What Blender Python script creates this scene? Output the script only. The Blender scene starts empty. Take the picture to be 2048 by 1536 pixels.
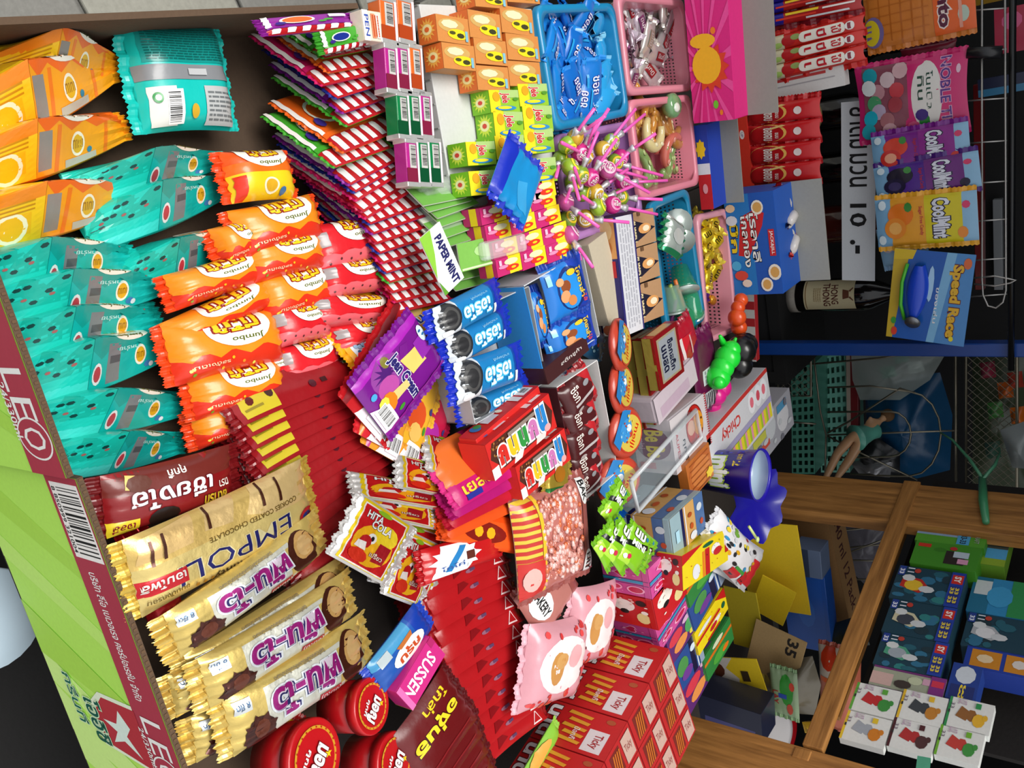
# A market snack stall photographed from above with the tablet held sideways.
import bpy, bmesh, math, random
from mathutils import Vector, Matrix, noise
random.seed(7)
SC = bpy.context.scene
COL = SC.collection
# ------------------------------------------------------------------ camera, sky, sun, exposure
FPX = 1773.0
PITCH, YAW, ROLL = math.radians(38), math.radians(21.4), math.radians(2.1)
CAM = Vector((0, 0, 1.5))
_h = Vector((math.sin(YAW), math.cos(YAW), 0)); _z = Vector((0, 0, 1))
FWD = _h * math.cos(PITCH) - _z * math.sin(PITCH)
_u = _h * math.sin(PITCH) + _z * math.cos(PITCH)
_r = FWD.cross(_u)
IX = _u * math.cos(ROLL) - _r * math.sin(ROLL)      # photo right = up in the place
IY = _r * math.cos(ROLL) + _u * math.sin(ROLL)      # photo down = right in the place
cam = bpy.data.cameras.new('camera'); camo = bpy.data.objects.new('camera', cam); COL.objects.link(camo)
camo.matrix_world = Matrix(((IX.x, -IY.x, -FWD.x, CAM.x), (IX.y, -IY.y, -FWD.y, CAM.y), (IX.z, -IY.z, -FWD.z, CAM.z), (0, 0, 0, 1)))
cam.sensor_width = 36; cam.sensor_fit = 'HORIZONTAL'; cam.lens = 36 * FPX / 2048; cam.clip_start = .02
SC.camera = camo
w = bpy.data.worlds.new('sky'); SC.world = w; w.use_nodes = True
nt = w.node_tree; nt.nodes.clear()
tc = nt.nodes.new('ShaderNodeTexCoord'); sx = nt.nodes.new('ShaderNodeSeparateXYZ'); cr = nt.nodes.new('ShaderNodeValToRGB')
bg = nt.nodes.new('ShaderNodeBackground'); wo = nt.nodes.new('ShaderNodeOutputWorld')
nt.links.new(tc.outputs['Generated'], sx.inputs[0]); nt.links.new(sx.outputs['Z'], cr.inputs[0])
cr.color_ramp.elements[0].color = (.42, .44, .47, 1); cr.color_ramp.elements[1].color = (1, 1, 1, 1)
nt.links.new(cr.outputs[0], bg.inputs[0]); bg.inputs[1].default_value = 1.2
nt.links.new(bg.outputs[0], wo.inputs[0])
sun = bpy.data.lights.new('sun', 'SUN'); sun.energy = 3.6; sun.angle = math.radians(34); sun.color = (1, .97, .92)
suno = bpy.data.objects.new('sun', sun); COL.objects.link(suno)
suno.rotation_euler = Vector((.30, .22, -1)).to_track_quat('-Z', 'Y').to_euler()
SC.view_settings.view_transform = 'Standard'; SC.view_settings.look = 'None'
SC.view_settings.exposure = -0.1; SC.view_settings.gamma = 1; SC.view_settings.use_curve_mapping = False

# ------------------------------------------------------------------ pixels to places
def ray(x, y): return FWD + IX * ((x - 1024) / FPX) + IY * ((y - 768) / FPX)
class Pl:
    def __init__(s, p, n): s.p = Vector(p); s.n = Vector(n).normalized()
def YP(y): return Pl((0, y, 0), (0, -1, 0))
def hit(S, x, y):
    if not isinstance(S, Pl): S = Pl((0, 0, S), (0, 0, 1))
    d = ray(x, y); return CAM + d * ((S.p - CAM).dot(S.n) / d.dot(S.n))
def frame(a, x, n, th=0):
    x = x.normalized(); n = (n - x * n.dot(x)).normalized(); y = n.cross(x)
    if th:
        t = math.radians(th); y, n = y * math.cos(t) - n * math.sin(t), n * math.cos(t) + y * math.sin(t)
    return Matrix(((x.x, y.x, n.x, a.x), (x.y, y.y, n.y, a.y), (x.z, y.z, n.z, a.z), (0, 0, 0, 1)))
def quad(S, A, B, W, th=0):
    """A-B is the lower edge of a face (read left to right), W its width in metres or a pixel on the upper edge."""
    if isinstance(S, tuple): a = hit(S[0], *A); b = hit(S[1], *B); n = Vector((0, 0, 1))
    else: a = hit(S, *A); b = hit(S, *B); n = S.n if isinstance(S, Pl) else Vector((0, 0, 1))
    M = frame(a, b - a, n, th); L = (b - a).length
    if isinstance(W, tuple):
        c = M.to_3x3().col[2].copy(); p = hit(Pl(a, c), *W); W = (p - a).dot(M.to_3x3().col[1])
    return M, L, W

# ------------------------------------------------------------------ materials (all node based)
def lin(h):
    h = h.lstrip('#'); v = [int(h[i:i + 2], 16) / 255 for i in (0, 2, 4)]
    return tuple(c / 12.92 if c <= .04045 else ((c + .055) / 1.055) ** 2.4 for c in v)
MATS = {}
KIND = {  # rough, metallic, coat, bump scale, bump strength, speckle
    'film': (.3, 0, .18, 60, .14, .06), 'foil': (.3, .55, .2, 90, .2, .08), 'card': (.55, 0, .05, 200, .03, .07), 'paper': (.75, 0, 0, 300, .03, .05),
    'plastic': (.3, 0, .2, 40, .02, .03), 'matte': (.85, 0, 0, 120, .15, .2), 'metal': (.35, .85, 0, 200, .03, .1), 'kraft': (.9, 0, 0, 220, .12, .12),
    'glass': (.05, 0, .5, 30, .02, 0)}
def mat(col, kind='film'):
    k = (col, kind)
    if k in MATS: return MATS[k]
    m = bpy.data.materials.new(kind + '_' + col.lstrip('#')); m.use_nodes = True; n = m.node_tree.nodes; l = m.node_tree.links
    b = n['Principled BSDF']; r, me, co, bs, bst, sp = KIND[kind]
    b.inputs['Roughness'].default_value = r; b.inputs['Metallic'].default_value = me; b.inputs['Coat Weight'].default_value = co; b.inputs['Coat Roughness'].default_value = .15
    tc = n.new('ShaderNodeTexCoord'); no = n.new('ShaderNodeTexNoise'); no.inputs['Scale'].default_value = bs; no.inputs['Detail'].default_value = 3
    l.new(tc.outputs['Object'], no.inputs['Vector'])
    bp = n.new('ShaderNodeBump'); bp.inputs['Strength'].default_value = bst; bp.inputs['Distance'].default_value = .004
    l.new(no.outputs['Fac'], bp.inputs['Height']); l.new(bp.outputs[0], b.inputs['Normal'])
    c = lin(col); mx = n.new('ShaderNodeMixRGB'); mx.blend_type = 'MIX'
    mx.inputs[1].default_value = (*[min(1, q * (1 + sp)) for q in c], 1); mx.inputs[2].default_value = (*[q * (1 - sp) for q in c], 1)
    l.new(no.outputs['Fac'], mx.inputs[0]); l.new(mx.outputs[0], b.inputs['Base Color'])
    MATS[k] = m; return m
def wood(c1='#8a5a26', c2='#5a3714', axis=2):
    k = ('wood', c1, c2, axis)
    if k in MATS: return MATS[k]
    m = bpy.data.materials.new('wood'); m.use_nodes = True; n = m.node_tree.nodes; l = m.node_tree.links; b = n['Principled BSDF']
    tc = n.new('ShaderNodeTexCoord'); mp = n.new('ShaderNodeMapping'); s = [38, 38, 38]; s[axis] = 2.5; mp.inputs['Scale'].default_value = s
    no = n.new('ShaderNodeTexNoise'); no.inputs['Scale'].default_value = 1.6; no.inputs['Detail'].default_value = 6; no.inputs['Roughness'].default_value = .65
    cr = n.new('ShaderNodeValToRGB'); cr.color_ramp.elements[0].position = .35; cr.color_ramp.elements[1].position = .65
    cr.color_ramp.elements[0].color = (*lin(c2), 1); cr.color_ramp.elements[1].color = (*lin(c1), 1)
    bp = n.new('ShaderNodeBump'); bp.inputs['Strength'].default_value = .25; bp.inputs['Distance'].default_value = .003
    l.new(tc.outputs['Object'], mp.inputs[0]); l.new(mp.outputs[0], no.inputs['Vector']); l.new(no.outputs['Fac'], cr.inputs[0]); l.new(cr.outputs[0], b.inputs['Base Color'])
    l.new(no.outputs['Fac'], bp.inputs['Height']); l.new(bp.outputs[0], b.inputs['Normal']); b.inputs['Roughness'].default_value = .6
    MATS[k] = m; return m
def clear(col='#dfe6e6', alpha=.25, rough=.15):
    k = ('clear', col, alpha)
    if k in MATS: return MATS[k]
    m = bpy.data.materials.new('clear_film'); m.use_nodes = True; n = m.node_tree.nodes; l = m.node_tree.links; b = n['Principled BSDF']
    b.inputs['Base Color'].default_value = (*lin(col), 1); b.inputs['Roughness'].default_value = rough; b.inputs['Alpha'].default_value = alpha
    b.inputs['Coat Weight'].default_value = .5
    no = n.new('ShaderNodeTexNoise'); no.inputs['Scale'].default_value = 45; bp = n.new('ShaderNodeBump'); bp.inputs['Strength'].default_value = .4; bp.inputs['Distance'].default_value = .005
    tc = n.new('ShaderNodeTexCoord'); l.new(tc.outputs['Object'], no.inputs['Vector']); l.new(no.outputs['Fac'], bp.inputs['Height']); l.new(bp.outputs[0], b.inputs['Normal'])
    MATS[k] = m; return m

# ------------------------------------------------------------------ mesh collecting
class MB:
    def __init__(s): s.v = []; s.f = []; s.m = []; s.ms = []; s.sm = []
    def mi(s, m):
        if m not in s.ms: s.ms.append(m)
        return s.ms.index(m)
    def add(s, vs, fs, m, smooth=False):
        o = len(s.v); s.v += [tuple(q) for q in vs]; i = s.mi(m)
        for f in fs: s.f.append(tuple(o + k for k in f)); s.m.append(i); s.sm.append(smooth)
        return s
    def box(s, x0, y0, z0, x1, y1, z1, m, bev=0):
        if bev:
            bm = bmesh.new(); bmesh.ops.create_cube(bm, size=1)
            for v in bm.verts: v.co = Vector((x0 + (v.co.x + .5) * (x1 - x0), y0 + (v.co.y + .5) * (y1 - y0), z0 + (v.co.z + .5) * (z1 - z0)))
            bmesh.ops.bevel(bm, geom=bm.edges[:], offset=bev, segments=2, affect='EDGES', profile=.5)
            bm.verts.index_update(); s.add([v.co for v in bm.verts], [[v.index for v in f.verts] for f in bm.faces], m); bm.free(); return s
        v = [(x, y, z) for x in (x0, x1) for y in (y0, y1) for z in (z0, z1)]
        return s.add(v, [(0, 1, 3, 2), (4, 6, 7, 5), (0, 4, 5, 1), (2, 3, 7, 6), (0, 2, 6, 4), (1, 5, 7, 3)], m)
    def tube(s, pts, r, m, n=8, cap=True):
        pts = [Vector(p) for p in pts]; rs = r if isinstance(r, list) else [r] * len(pts); vs = []; fs = []; up = None
        for i, p in enumerate(pts):
            t = (pts[min(i + 1, len(pts) - 1)] - pts[max(i - 1, 0)]).normalized()
            if up is None: up = Vector((0, 0, 1)) if abs(t.z) < .9 else Vector((1, 0, 0))
            a = t.cross(up).normalized(); b = a.cross(t); up = b
            for k in range(n):
                q = 2 * math.pi * k / n; vs.append(p + (a * math.cos(q) + b * math.sin(q)) * rs[i])
        for i in range(len(pts) - 1):
            for k in range(n): fs.append((i * n + k, i * n + (k + 1) % n, (i + 1) * n + (k + 1) % n, (i + 1) * n + k))
        if cap: fs += [tuple(range(n))[::-1], tuple((len(pts) - 1) * n + k for k in range(n))]
        return s.add(vs, fs, m, True)
    def lathe(s, prof, m, n=24, M=None):
        vs = []; fs = []
        for r, z in prof:
            for k in range(n):
                q = 2 * math.pi * k / n; vs.append(Vector((r * math.cos(q), r * math.sin(q), z)))
        if M: vs = [M @ v for v in vs]
        for i in range(len(prof) - 1):
            for k in range(n): fs.append((i * n + k, i * n + (k + 1) % n, (i + 1) * n + (k + 1) % n, (i + 1) * n + k))
        fs += [tuple(range(n))[::-1], tuple((len(prof) - 1) * n + k for k in range(n))]
        return s.add(vs, fs, m, True)
    def ball(s, c, r, m, nu=12, nv=8):
        c = Vector(c); r = r if isinstance(r, (tuple, list)) else (r, r, r); vs = []; fs = []
        for i in range(nv + 1):
            a = math.pi * i / nv
            for k in range(nu):
                q = 2 * math.pi * k / nu; vs.append(c + Vector((r[0] * math.sin(a) * math.cos(q), r[1] * math.sin(a) * math.sin(q), r[2] * math.cos(a))))
        for i in range(nv):
            for k in range(nu): fs.append((i * nu + k, (i + 1) * nu + k, (i + 1) * nu + (k + 1) % nu, i * nu + (k + 1) % nu))
        return s.add(vs, fs, m, True)
    def mesh(s, name):
        me = bpy.data.meshes.new(name); me.from_pydata(s.v, [], s.f)
        for m in s.ms: me.materials.append(m)
        me.polygons.foreach_set('material_index', s.m); me.polygons.foreach_set('use_smooth', s.sm); me.update(); return me
def obj(name, mb, M=None, parent=None, label=None, cat=None, group=None, kind=None):
    me = mb if isinstance(mb, bpy.types.Mesh) else (mb.mesh(name) if mb else None)
    o = bpy.data.objects.new(name, me); COL.objects.link(o)
    if parent: o.parent = parent
    if M is not None: o.matrix_local = M
    if label: o['label'] = label
    if cat: o['category'] = cat
    if group: o['group'] = group
    if kind: o['kind'] = kind
    return o
ORD = 'first second third fourth fifth sixth seventh eighth ninth tenth eleventh twelfth thirteenth fourteenth fifteenth sixteenth seventeenth eighteenth nineteenth twentieth'.split()

# ------------------------------------------------------------------ printed artwork: flat shapes laid on a package's surface
def R(u0, v0, u1, v1, c): return ('g', [(u0, v0), (u1, v0), (u1, v1), (u0, v1)], c)
def G(p, c): return ('g', p, c)
def E(cu, cv, ru, rv, c, n=20): return ('g', [(cu + ru * math.cos(2 * math.pi * k / n), cv + rv * math.sin(2 * math.pi * k / n)) for k in range(n)], c)
def T(t, cu, cv, w, h, c, rot=0, o=None, b=.012, ow=.04): return ('t', t, cu, cv, w, h, c, rot, o, b, ow)
def S(cu, cv, ru, rv, c, n=8, q=.5, a0=0): return ('g', [(cu + (ru if k % 2 == 0 else ru * q) * math.cos(a0 + math.pi * k / n), cv + (rv if k % 2 == 0 else rv * q) * math.sin(a0 + math.pi * k / n)) for k in range(2 * n)], c)
def BAR(u0, v0, u1, v1, n=14, vert=True, bgc='#f2f2f2', seed=1):
    rr = random.Random(seed); out = [R(u0, v0, u1, v1, bgc)]; a = .06; t = []
    while a < .92:
        wd = rr.choice((.012, .02, .035)); t.append((a, a + wd)); a += wd + rr.choice((.015, .025, .04))
    for p, q in t:
        out.append((R(u0 + (u1 - u0) * p, v0 + (v1 - v0) * .2, u0 + (u1 - u0) * q, v0 + (v1 - v0) * .94, '#1c1c1c') if vert else R(u0 + (u1 - u0) * .06, v0 + (v1 - v0) * p, u0 + (u1 - u0) * .8, v0 + (v1 - v0) * q, '#1c1c1c')) + ('flat',))
    return out
def DOTS(n, u0, v0, u1, v1, ru, rv, cols, seed=0):
    rr = random.Random(seed); return [E(rr.uniform(u0, u1), rr.uniform(v0, v1), ru * rr.uniform(.6, 1.3), rv * rr.uniform(.6, 1.3), rr.choice(cols), 8) for _ in range(n)]
def LINES(n, u0, v0, u1, v1, c, seed=0):     # rows of unreadable small print
    rr = random.Random(seed); h = (v1 - v0) / n; out = []
    for i in range(n):
        a = u0
        while a < u1 - .02:
            b = min(u1, a + rr.uniform(.03, .09)); out.append(R(a, v0 + h * i + h * .25, b, v0 + h * i + h * .7, c) + ('flat',)); a = b + .012
    return out
_TM = {}
def textmesh(t, off):
    k = (t, off)
    if k not in _TM:
        cu = bpy.data.curves.new('t', 'FONT'); cu.body = t; cu.offset = off; cu.resolution_u = 2
        o = bpy.data.objects.new('t', cu); COL.objects.link(o); dg = bpy.context.evaluated_depsgraph_get(); e = o.evaluated_get(dg); me = e.to_mesh()
        _TM[k] = ([(v.co.x, v.co.y) for v in me.vertices], [tuple(p.vertices) for p in me.polygons]); e.to_mesh_clear()
        bpy.data.objects.remove(o); bpy.data.curves.remove(cu)
    return _TM[k]
_AC = {}
def compile_art(art, L, W, cut):
    """-> list of (verts2d, faces, colour, layer) in metres on an L x W face"""
    key = (id(art), round(L, 3), round(W, 3), cut)
    if key in _AC: return _AC[key][1]
    out = []; li = -1; prev = None
    for p in art:
        tag = p[3] if p[0] == 'g' and len(p) > 3 else None
        if not (tag and tag == prev): li += 1
        prev = tag; items = []
        if p[0] == 'g': items.append(([(u * L, v * W) for u, v in p[1]], [tuple(range(len(p[1])))], p[2]))
        else:
            _, t, cu, cv, tw, th, c, rot, oc, b, ow = p
            v0, f0 = textmesh(t, b)
            if not v0: continue
            xs = [v[0] for v in v0]; ys = [v[1] for v in v0]; x0, x1, y0, y1 = min(xs), max(xs), min(ys), max(ys)
            swap = rot in (90, -90, 270); wl, hl = (tw * W, th * L) if swap else (tw * L, th * W)
            sx, sy = wl / max(1e-6, x1 - x0), hl / max(1e-6, y1 - y0); q = math.radians(rot); cq, sq = math.cos(q), math.sin(q)
            for off, col in ([(b + ow, oc)] if oc else []) + [(b, c)]:
                vv, ff = textmesh(t, off); pts = []
                for x, y in vv:
                    x = (x - (x0 + x1) / 2) * sx; y = (y - (y0 + y1) / 2) * sy
                    pts.append((cu * L + x * cq - y * sq, cv * W + x * sq + y * cq))
                items.append((pts, ff, col))
        for k, (pts, ff, col) in enumerate(items):
            bm = bmesh.new(); vs = [bm.verts.new((x, y, 0)) for x, y in pts]
            for f in ff:
                try: bm.faces.new([vs[i] for i in f])
                except ValueError: pass
            if p[0] == 'g' and len(pts) > 4: bm.normal_update(); bmesh.ops.triangulate(bm, faces=bm.faces[:])
            def cutat(co, no, clear=False):
                bmesh.ops.bisect_plane(bm, geom=bm.verts[:] + bm.edges[:] + bm.faces[:], plane_co=co, plane_no=no, clear_outer=clear)
            xs = [p_[0] for p_ in pts]; ys = [p_[1] for p_ in pts]
            if min(xs) < -1e-6: cutat((0, 0, 0), (-1, 0, 0), True)
            if max(xs) > L + 1e-6: cutat((L, 0, 0), (1, 0, 0), True)
            if min(ys) < -1e-6: cutat((0, 0, 0), (0, -1, 0), True)
            if max(ys) > W + 1e-6: cutat((0, W, 0), (0, 1, 0), True)
            if cut:
                for i in range(1, cut[0]):
                    if min(xs) < L * i / cut[0] < max(xs): cutat((L * i / cut[0], 0, 0), (1, 0, 0))
                for i in range(1, cut[1]):
                    if min(ys) < W * i / cut[1] < max(ys): cutat((0, W * i / cut[1], 0), (0, 1, 0))
            bm.normal_update(); bm.verts.index_update()
            fl = []
            for f in bm.faces:
                ix = [v.index for v in f.verts]; fl.append(ix if f.normal.z >= 0 else ix[::-1])
            out.append(([(v.co.x, v.co.y) for v in bm.verts], fl, col, li * 2 + k)); bm.free()
    _AC[key] = (art, out); return out
def lay(mb, art, L, W, surf, kind, cut=None, step=.00012, lift=.0003, smooth=False):
    ca = compile_art(art, L, W, cut); step = min(step, .0022 / max([c[3] for c in ca] + [1]))
    for vs, fs, col, li in ca:
        mb.add([surf(x, y, lift + step * li) for x, y in vs], fs, mat(col, kind), smooth)

def remap(art):
    f = lambda u: u * 4 / 3 if u < .3 else .4 + (u - .3) * 6 / 7
    return [('g', [(f(u), v) for u, v in p[1]]) + tuple(p[2:]) if p[0] == 'g' else (p[0], p[1], f(p[2])) + tuple(p[3:]) for p in art]
# ------------------------------------------------------------------ packages
def smooth01(x): x = max(0, min(1, x)); return x * x * (3 - 2 * x)
def bag_mesh(L, W, T, base, art, style='pillow', kind='film', wr=1.0, seed=1, nu=22, nv=14, back=None):
    """film bag: x 0..L, y 0..W, its top skin reaching z = 0"""
    def hz(u, v):
        if style == 'pillow':
            b = max(0, 1 - abs(2 * u - 1) ** 4) ** .6 * max(0, 1 - abs(2 * v - 1) ** 3) ** .5
        elif style == 'flat':
            b = max(0, 1 - abs(2 * u - 1) ** 8) ** .5 * max(0, 1 - abs(2 * v - 1) ** 8) ** .5
        else:   # wedge: block bottom at u = 0, pressed seal at u = 1, ridge along v = .66
            t = u / .4 * .85 + .12 if u < .4 else .97 - .85 * ((u - .4) / .6) ** 1.25
            b = t * (.12 + .88 * v / .66 if v < .66 else .1 + .9 * (1 - v) / .34)
        return b
    def shape(u, v):
        if style == 'wedge' and u > .4: s = 1 - .42 * ((u - .4) / .6) ** 1.6; v = .6 + (v - .6) * s
        elif style == 'pillow': v = .5 + (v - .5) * (1 - .05 * math.sin(math.pi * u))
        return u, v
    def wrk(u, v):
        e = abs(2 * u - 1) ** 5
        n1 = noise.noise(Vector((u * L * 38, v * W * 38, seed * 3.1))); n2 = noise.noise(Vector((u * L * 14, v * W * 14 + 7, seed * 1.7)))
        edge = min(1, 6 * min(v, 1 - v))
        return wr * (.0016 * n1 + .003 * n2 + e * .0025 * math.sin(v * 31 + seed)) * edge * min(1, T / .015)
    def top(x, y, lift=0):
        u, v = x / L, y / W; u2, v2 = shape(u, v)
        z = (-T + T * hz(u, v)) if style == 'wedge' else (-T / 2 + T / 2 * hz(u, v))
        return (u2 * L, v2 * W, z + wrk(u, v) + lift)
    def bot(x, y):
        u, v = x / L, y / W; u2, v2 = shape(u, v)
        return (u2 * L, v2 * W, -T * 1.02 if style == 'wedge' and 0 < u < 1 and 0 < v < 1 else (-T if style == 'wedge' else -T / 2 - T / 2 * hz(u, v)))
    mb = MB(); g = [[(L * i / nu, W * j / nv) for j in range(nv + 1)] for i in range(nu + 1)]
    vs = [top(*g[i][j]) for i in range(nu + 1) for j in range(nv + 1)]; fs = []
    for i in range(nu):
        for j in range(nv): a = i * (nv + 1) + j; fs.append((a, a + nv + 1, a + nv + 2, a + 1))
    mb.add(vs, fs, mat(base, kind), style != 'wedge')
    vb = [bot(*g[i][j]) for i in range(0, nu + 1) for j in range(nv + 1)]
    mb.add(vb, [f[::-1] for f in fs], mat(back or base, kind), False)
    rim = [(i, 0) for i in range(nu)] + [(nu, j) for j in range(nv)] + [(i, nv) for i in range(nu, 0, -1)] + [(0, j) for j in range(nv, 0, -1)]
    n = len(rim); rv = [top(*g[i][j]) for i, j in rim] + [bot(*g[i][j]) for i, j in rim]
    mb.add(rv, [(k, k + n, (k + 1) % n + n, (k + 1) % n) for k in range(n)], mat(base, kind), False)
    if art: lay(mb, art, L, W, top, kind, (nu, nv), lift=.002 if style == 'wedge' else .0008, smooth=style != 'wedge')
    return mb, top
def seal_mesh(L, W, T, end, wd, col, kind, top, zig=22, ribs=True):
    """crimped end strip with a zigzag edge"""
    mb = MB(); vs = []; fs = []; m = zig * 2
    for j in range(m + 1):
        y = W * j / m; p = top(end * L, y); s = 1 if end else -1
        zz = p[2] + .0008 * math.sin(j * 1.7)
        for k, q in enumerate((-.004, .35 * wd, .7 * wd, wd + (.0022 if j % 2 else 0))):
            vs.append((p[0] + s * q, p[1], zz - .3 * max(0, q) * (1 if T > .012 else 0) + (.0006 if k % 2 and ribs else 0)))
    for j in range(m):
        for k in range(3): a = j * 4 + k; fs.append((a, a + 1, a + 5, a + 4))
    mb.add(vs, fs, mat(col, kind)); return mb
MESHC = {}
def bag(name, lab, cat, Q, T, base, art, style='pillow', kind='film', seal=None, group=None, wr=1.0, seed=1, sealw=.009, key=None, ends=(0, 1), back=None, nu=22, nv=14, lift=0):
    if style == 'wedge': nu = 20
    M, L, W = Q; M = M @ Matrix.Translation((0, 0, lift)); L = round(L, 3); W = round(W, 3)
    k = (key or id(art), L, W, T, base, style, kind, seed, seal)
    if k not in MESHC:
        mb, top = bag_mesh(L, W, T, base, art, style, kind, wr, seed, nu, nv, back)
        gus = None
        if style == 'wedge': mb, gus = split_mb(mb, lambda c: c.x < .4 * L)
        MESHC[k] = (mb.mesh(name), ([('block_bottom', gus.mesh('block_bottom'))] if gus else []) + [('end_seal', seal_mesh(L, W, T, e, sealw, seal, kind, top).mesh('end_seal')) for e in (ends if seal else [])])
    me, sl = MESHC[k]; o = obj(name, me, M, None, lab, cat, group)
    for nm, s in sl: obj(nm, s, None, o)
    return o
def box_mesh(L, W, H, base, arts, kind='card', bev=.0012, cols=None):
    mb = MB(); mb.box(0, 0, -H, L, W, 0, mat(base, kind), bev)
    F = {'top': (lambda x, y, l: (x, y, l), L, W), 'y0': (lambda x, y, l: (x, -l, y - H), L, H), 'x0': (lambda x, y, l: (-l, W - x, y - H), W, H),
         'x1': (lambda x, y, l: (L + l, x, y - H), W, H), 'y1': (lambda x, y, l: (L - x, W + l, y - H), L, H)}
    for k, a in arts.items(): f, l_, w_ = F[k]; lay(mb, a, l_, w_, f, kind)
    return mb
def box(name, lab, cat, Q, H, base, arts, kind='card', group=None, key=None, bev=.0012):
    M, L, W = Q; L = round(L, 3); W = round(W, 3); k = ('b', key or tuple(id(a) for a in arts.values()), L, W, H, base)
    if k not in MESHC: MESHC[k] = box_mesh(L, W, H, base, arts, kind, bev).mesh(name)
    return obj(name, MESHC[k], M, None, lab, cat, group)
def split_mb(mb, test):
    a, b = MB(), MB()
    for part, want in ((a, False), (b, True)):
        ids = {}
        for f, mi, sm in zip(mb.f, mb.m, mb.sm):
            c = sum((Vector(mb.v[i]) for i in f), Vector()) / len(f)
            if test(c) == want:
                nf = []
                for i in f:
                    if i not in ids: ids[i] = len(part.v); part.v.append(mb.v[i])
                    nf.append(ids[i])
                part.f.append(tuple(nf)); part.m.append(part.mi(mb.ms[mi])); part.sm.append(sm)
    return a, b
def lerp(a, b, t): return (a[0] + (b[0] - a[0]) * t, a[1] + (b[1] - a[1]) * t)
# ------------------------------------------------------------------ setting
obj('floor', MB().box(-4, -3, -.05, 6, 6, 0, mat('#6b6a66', 'matte')), kind='structure')
mb = MB()
rr = random.Random(3)
for i in range(-6, 8):
    for j in range(-2, 8):
        mb.box(i * .31 - .16, j * .31, 0, i * .31 + .14, j * .31 + .3, .012, mat(rr.choice(('#8a8983', '#7d7c77', '#949389')), 'matte'), .004)
obj('paving', mb, Matrix.Rotation(.25, 4, 'Z'), kind='structure')
obj('shade_awning', MB().box(-2.2, 1.2, 2.55, 3.2, 4.2, 2.59, mat('#3c4a52', 'matte')), kind='structure')  # out-of-view awning added to shade the back of the stall
obj('wall_back', MB().box(-2.2, 3.3, 0, 3.4, 3.4, 2.55, mat('#141416', 'matte')), kind='structure')
obj('wall_right', MB().box(2.75, 1.75, 0, 2.85, 3.3, 2.55, mat('#1b1b1c', 'matte')), kind='structure')
# low table carrying the whole display
tb = obj('display_table', None, Matrix.Translation((.6, 1.1, 0)), None, 'low dark table under all the snacks', 'table')
tp = obj('tabletop', MB().box(-.765, -.765, .42, .95, .95, .47, mat('#231c18', 'matte'), .004), None, tb)
for x in (-.7, .88):
    for y in (-.70, .88): obj('leg', MB().box(x - .03, y - .03, 0, x + .03, y + .03, .42, mat('#2a2320', 'matte')), None, tb)
obj('riser_board', MB().box(-.16, .84, .47, .235, 1.95, .60, mat('#2b2420', 'kraft'), .003).box(.237, .62, .47, 1.5, 1.95, .60, mat('#2b2420', 'kraft'), .003), None, None,
    'dark riser board under the gum boxes and candy baskets', 'board')

# ------------------------------------------------------------------ beer cartons cut down into trays
def carton_side(mb, x0, x1, y, z0, z1, art=None):
    pass
RIM = .72; BASE = .47
def carton(name, lab, x0, x1, y0, y1, zf, front_art, floor_z, zb=RIM, zr=.62):
    t = .006; o = obj(name, None, Matrix.Translation((x0, y0, BASE)), None, lab, 'carton', 'cut-down drink cartons along the table edge')
    W, D, Hf, Hb = x1 - x0, y1 - y0, zf - BASE, zb - BASE; Hr = zr - BASE; kr = mat('#574332', 'kraft')
    def panel(nm, a, b, m=kr):
        q = obj(nm, MB().box(*a, *b, m), None, o); return q
    mb = MB().box(0, 0, 0, W, t, Hf, kr); lay(mb, front_art, W, Hf, lambda x, y, l: (x, -l, y), 'card')
    n = int(W / .006)      # open flutes of the corrugated board along the cut edge
    for k in range(n): mb.box(k * .006 + .001, .0012, Hf, k * .006 + .0035, t - .0012, Hf + .0012, mat('#5d4630', 'kraft'))
    f = obj('front_panel', mb, None, o)
    f['label'] = 'green and red printed front panel'
    panel('back_panel', (0, D - t, 0), (W, D, Hb)); panel('side_panel', (0, t, 0), (t, D - t, Hf if x0 < 0 else Hr)); panel('side_panel', (W - t, t, 0), (W, D - t, Hr))
    panel('bottom_panel', (t, t, .002), (W - t, D - t, floor_z - BASE), mat('#4a3a2c', 'kraft'))  # floor kraft darkened: shade between the bags put into its colour
    return o
WHT = '#f4f4f0'
def leo_art(seed, tail):
    a = [R(0, 0, 1, 1, '#b8ec62')]
    rr = random.Random(seed)
    for k in range(10):
        u = rr.uniform(-.1, 1); a.append(G([(u, 0), (u + rr.uniform(.05, .16), 0), (u + .25, .75), (u + .2, .75)], rr.choice(('#c4f076', '#aee054', '#d2f590', '#bcec66'))))
    a.append(R(0, .745, 1, 1, '#b03a4c'))
    return a + tail
SWOOSH = lambda u: [G([(u - .005, .75), (u + .0, .46), (u + .04, .35), (u + .10, .30), (u + .165, .34), (u + .175, .75)], '#e8f3d8'),
                    G([(u + .006, .76), (u + .012, .48), (u + .05, .39), (u + .10, .35), (u + .155, .38), (u + .168, .76)], '#b8323c'),
                    G([(u + .03, .6), (u + .07, .66), (u + .10, .6), (u + .15, .68), (u + .12, .56), (u + .14, .45), (u + .1, .52), (u + .08, .42), (u + .075, .54)], '#dff0e4')]
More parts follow.
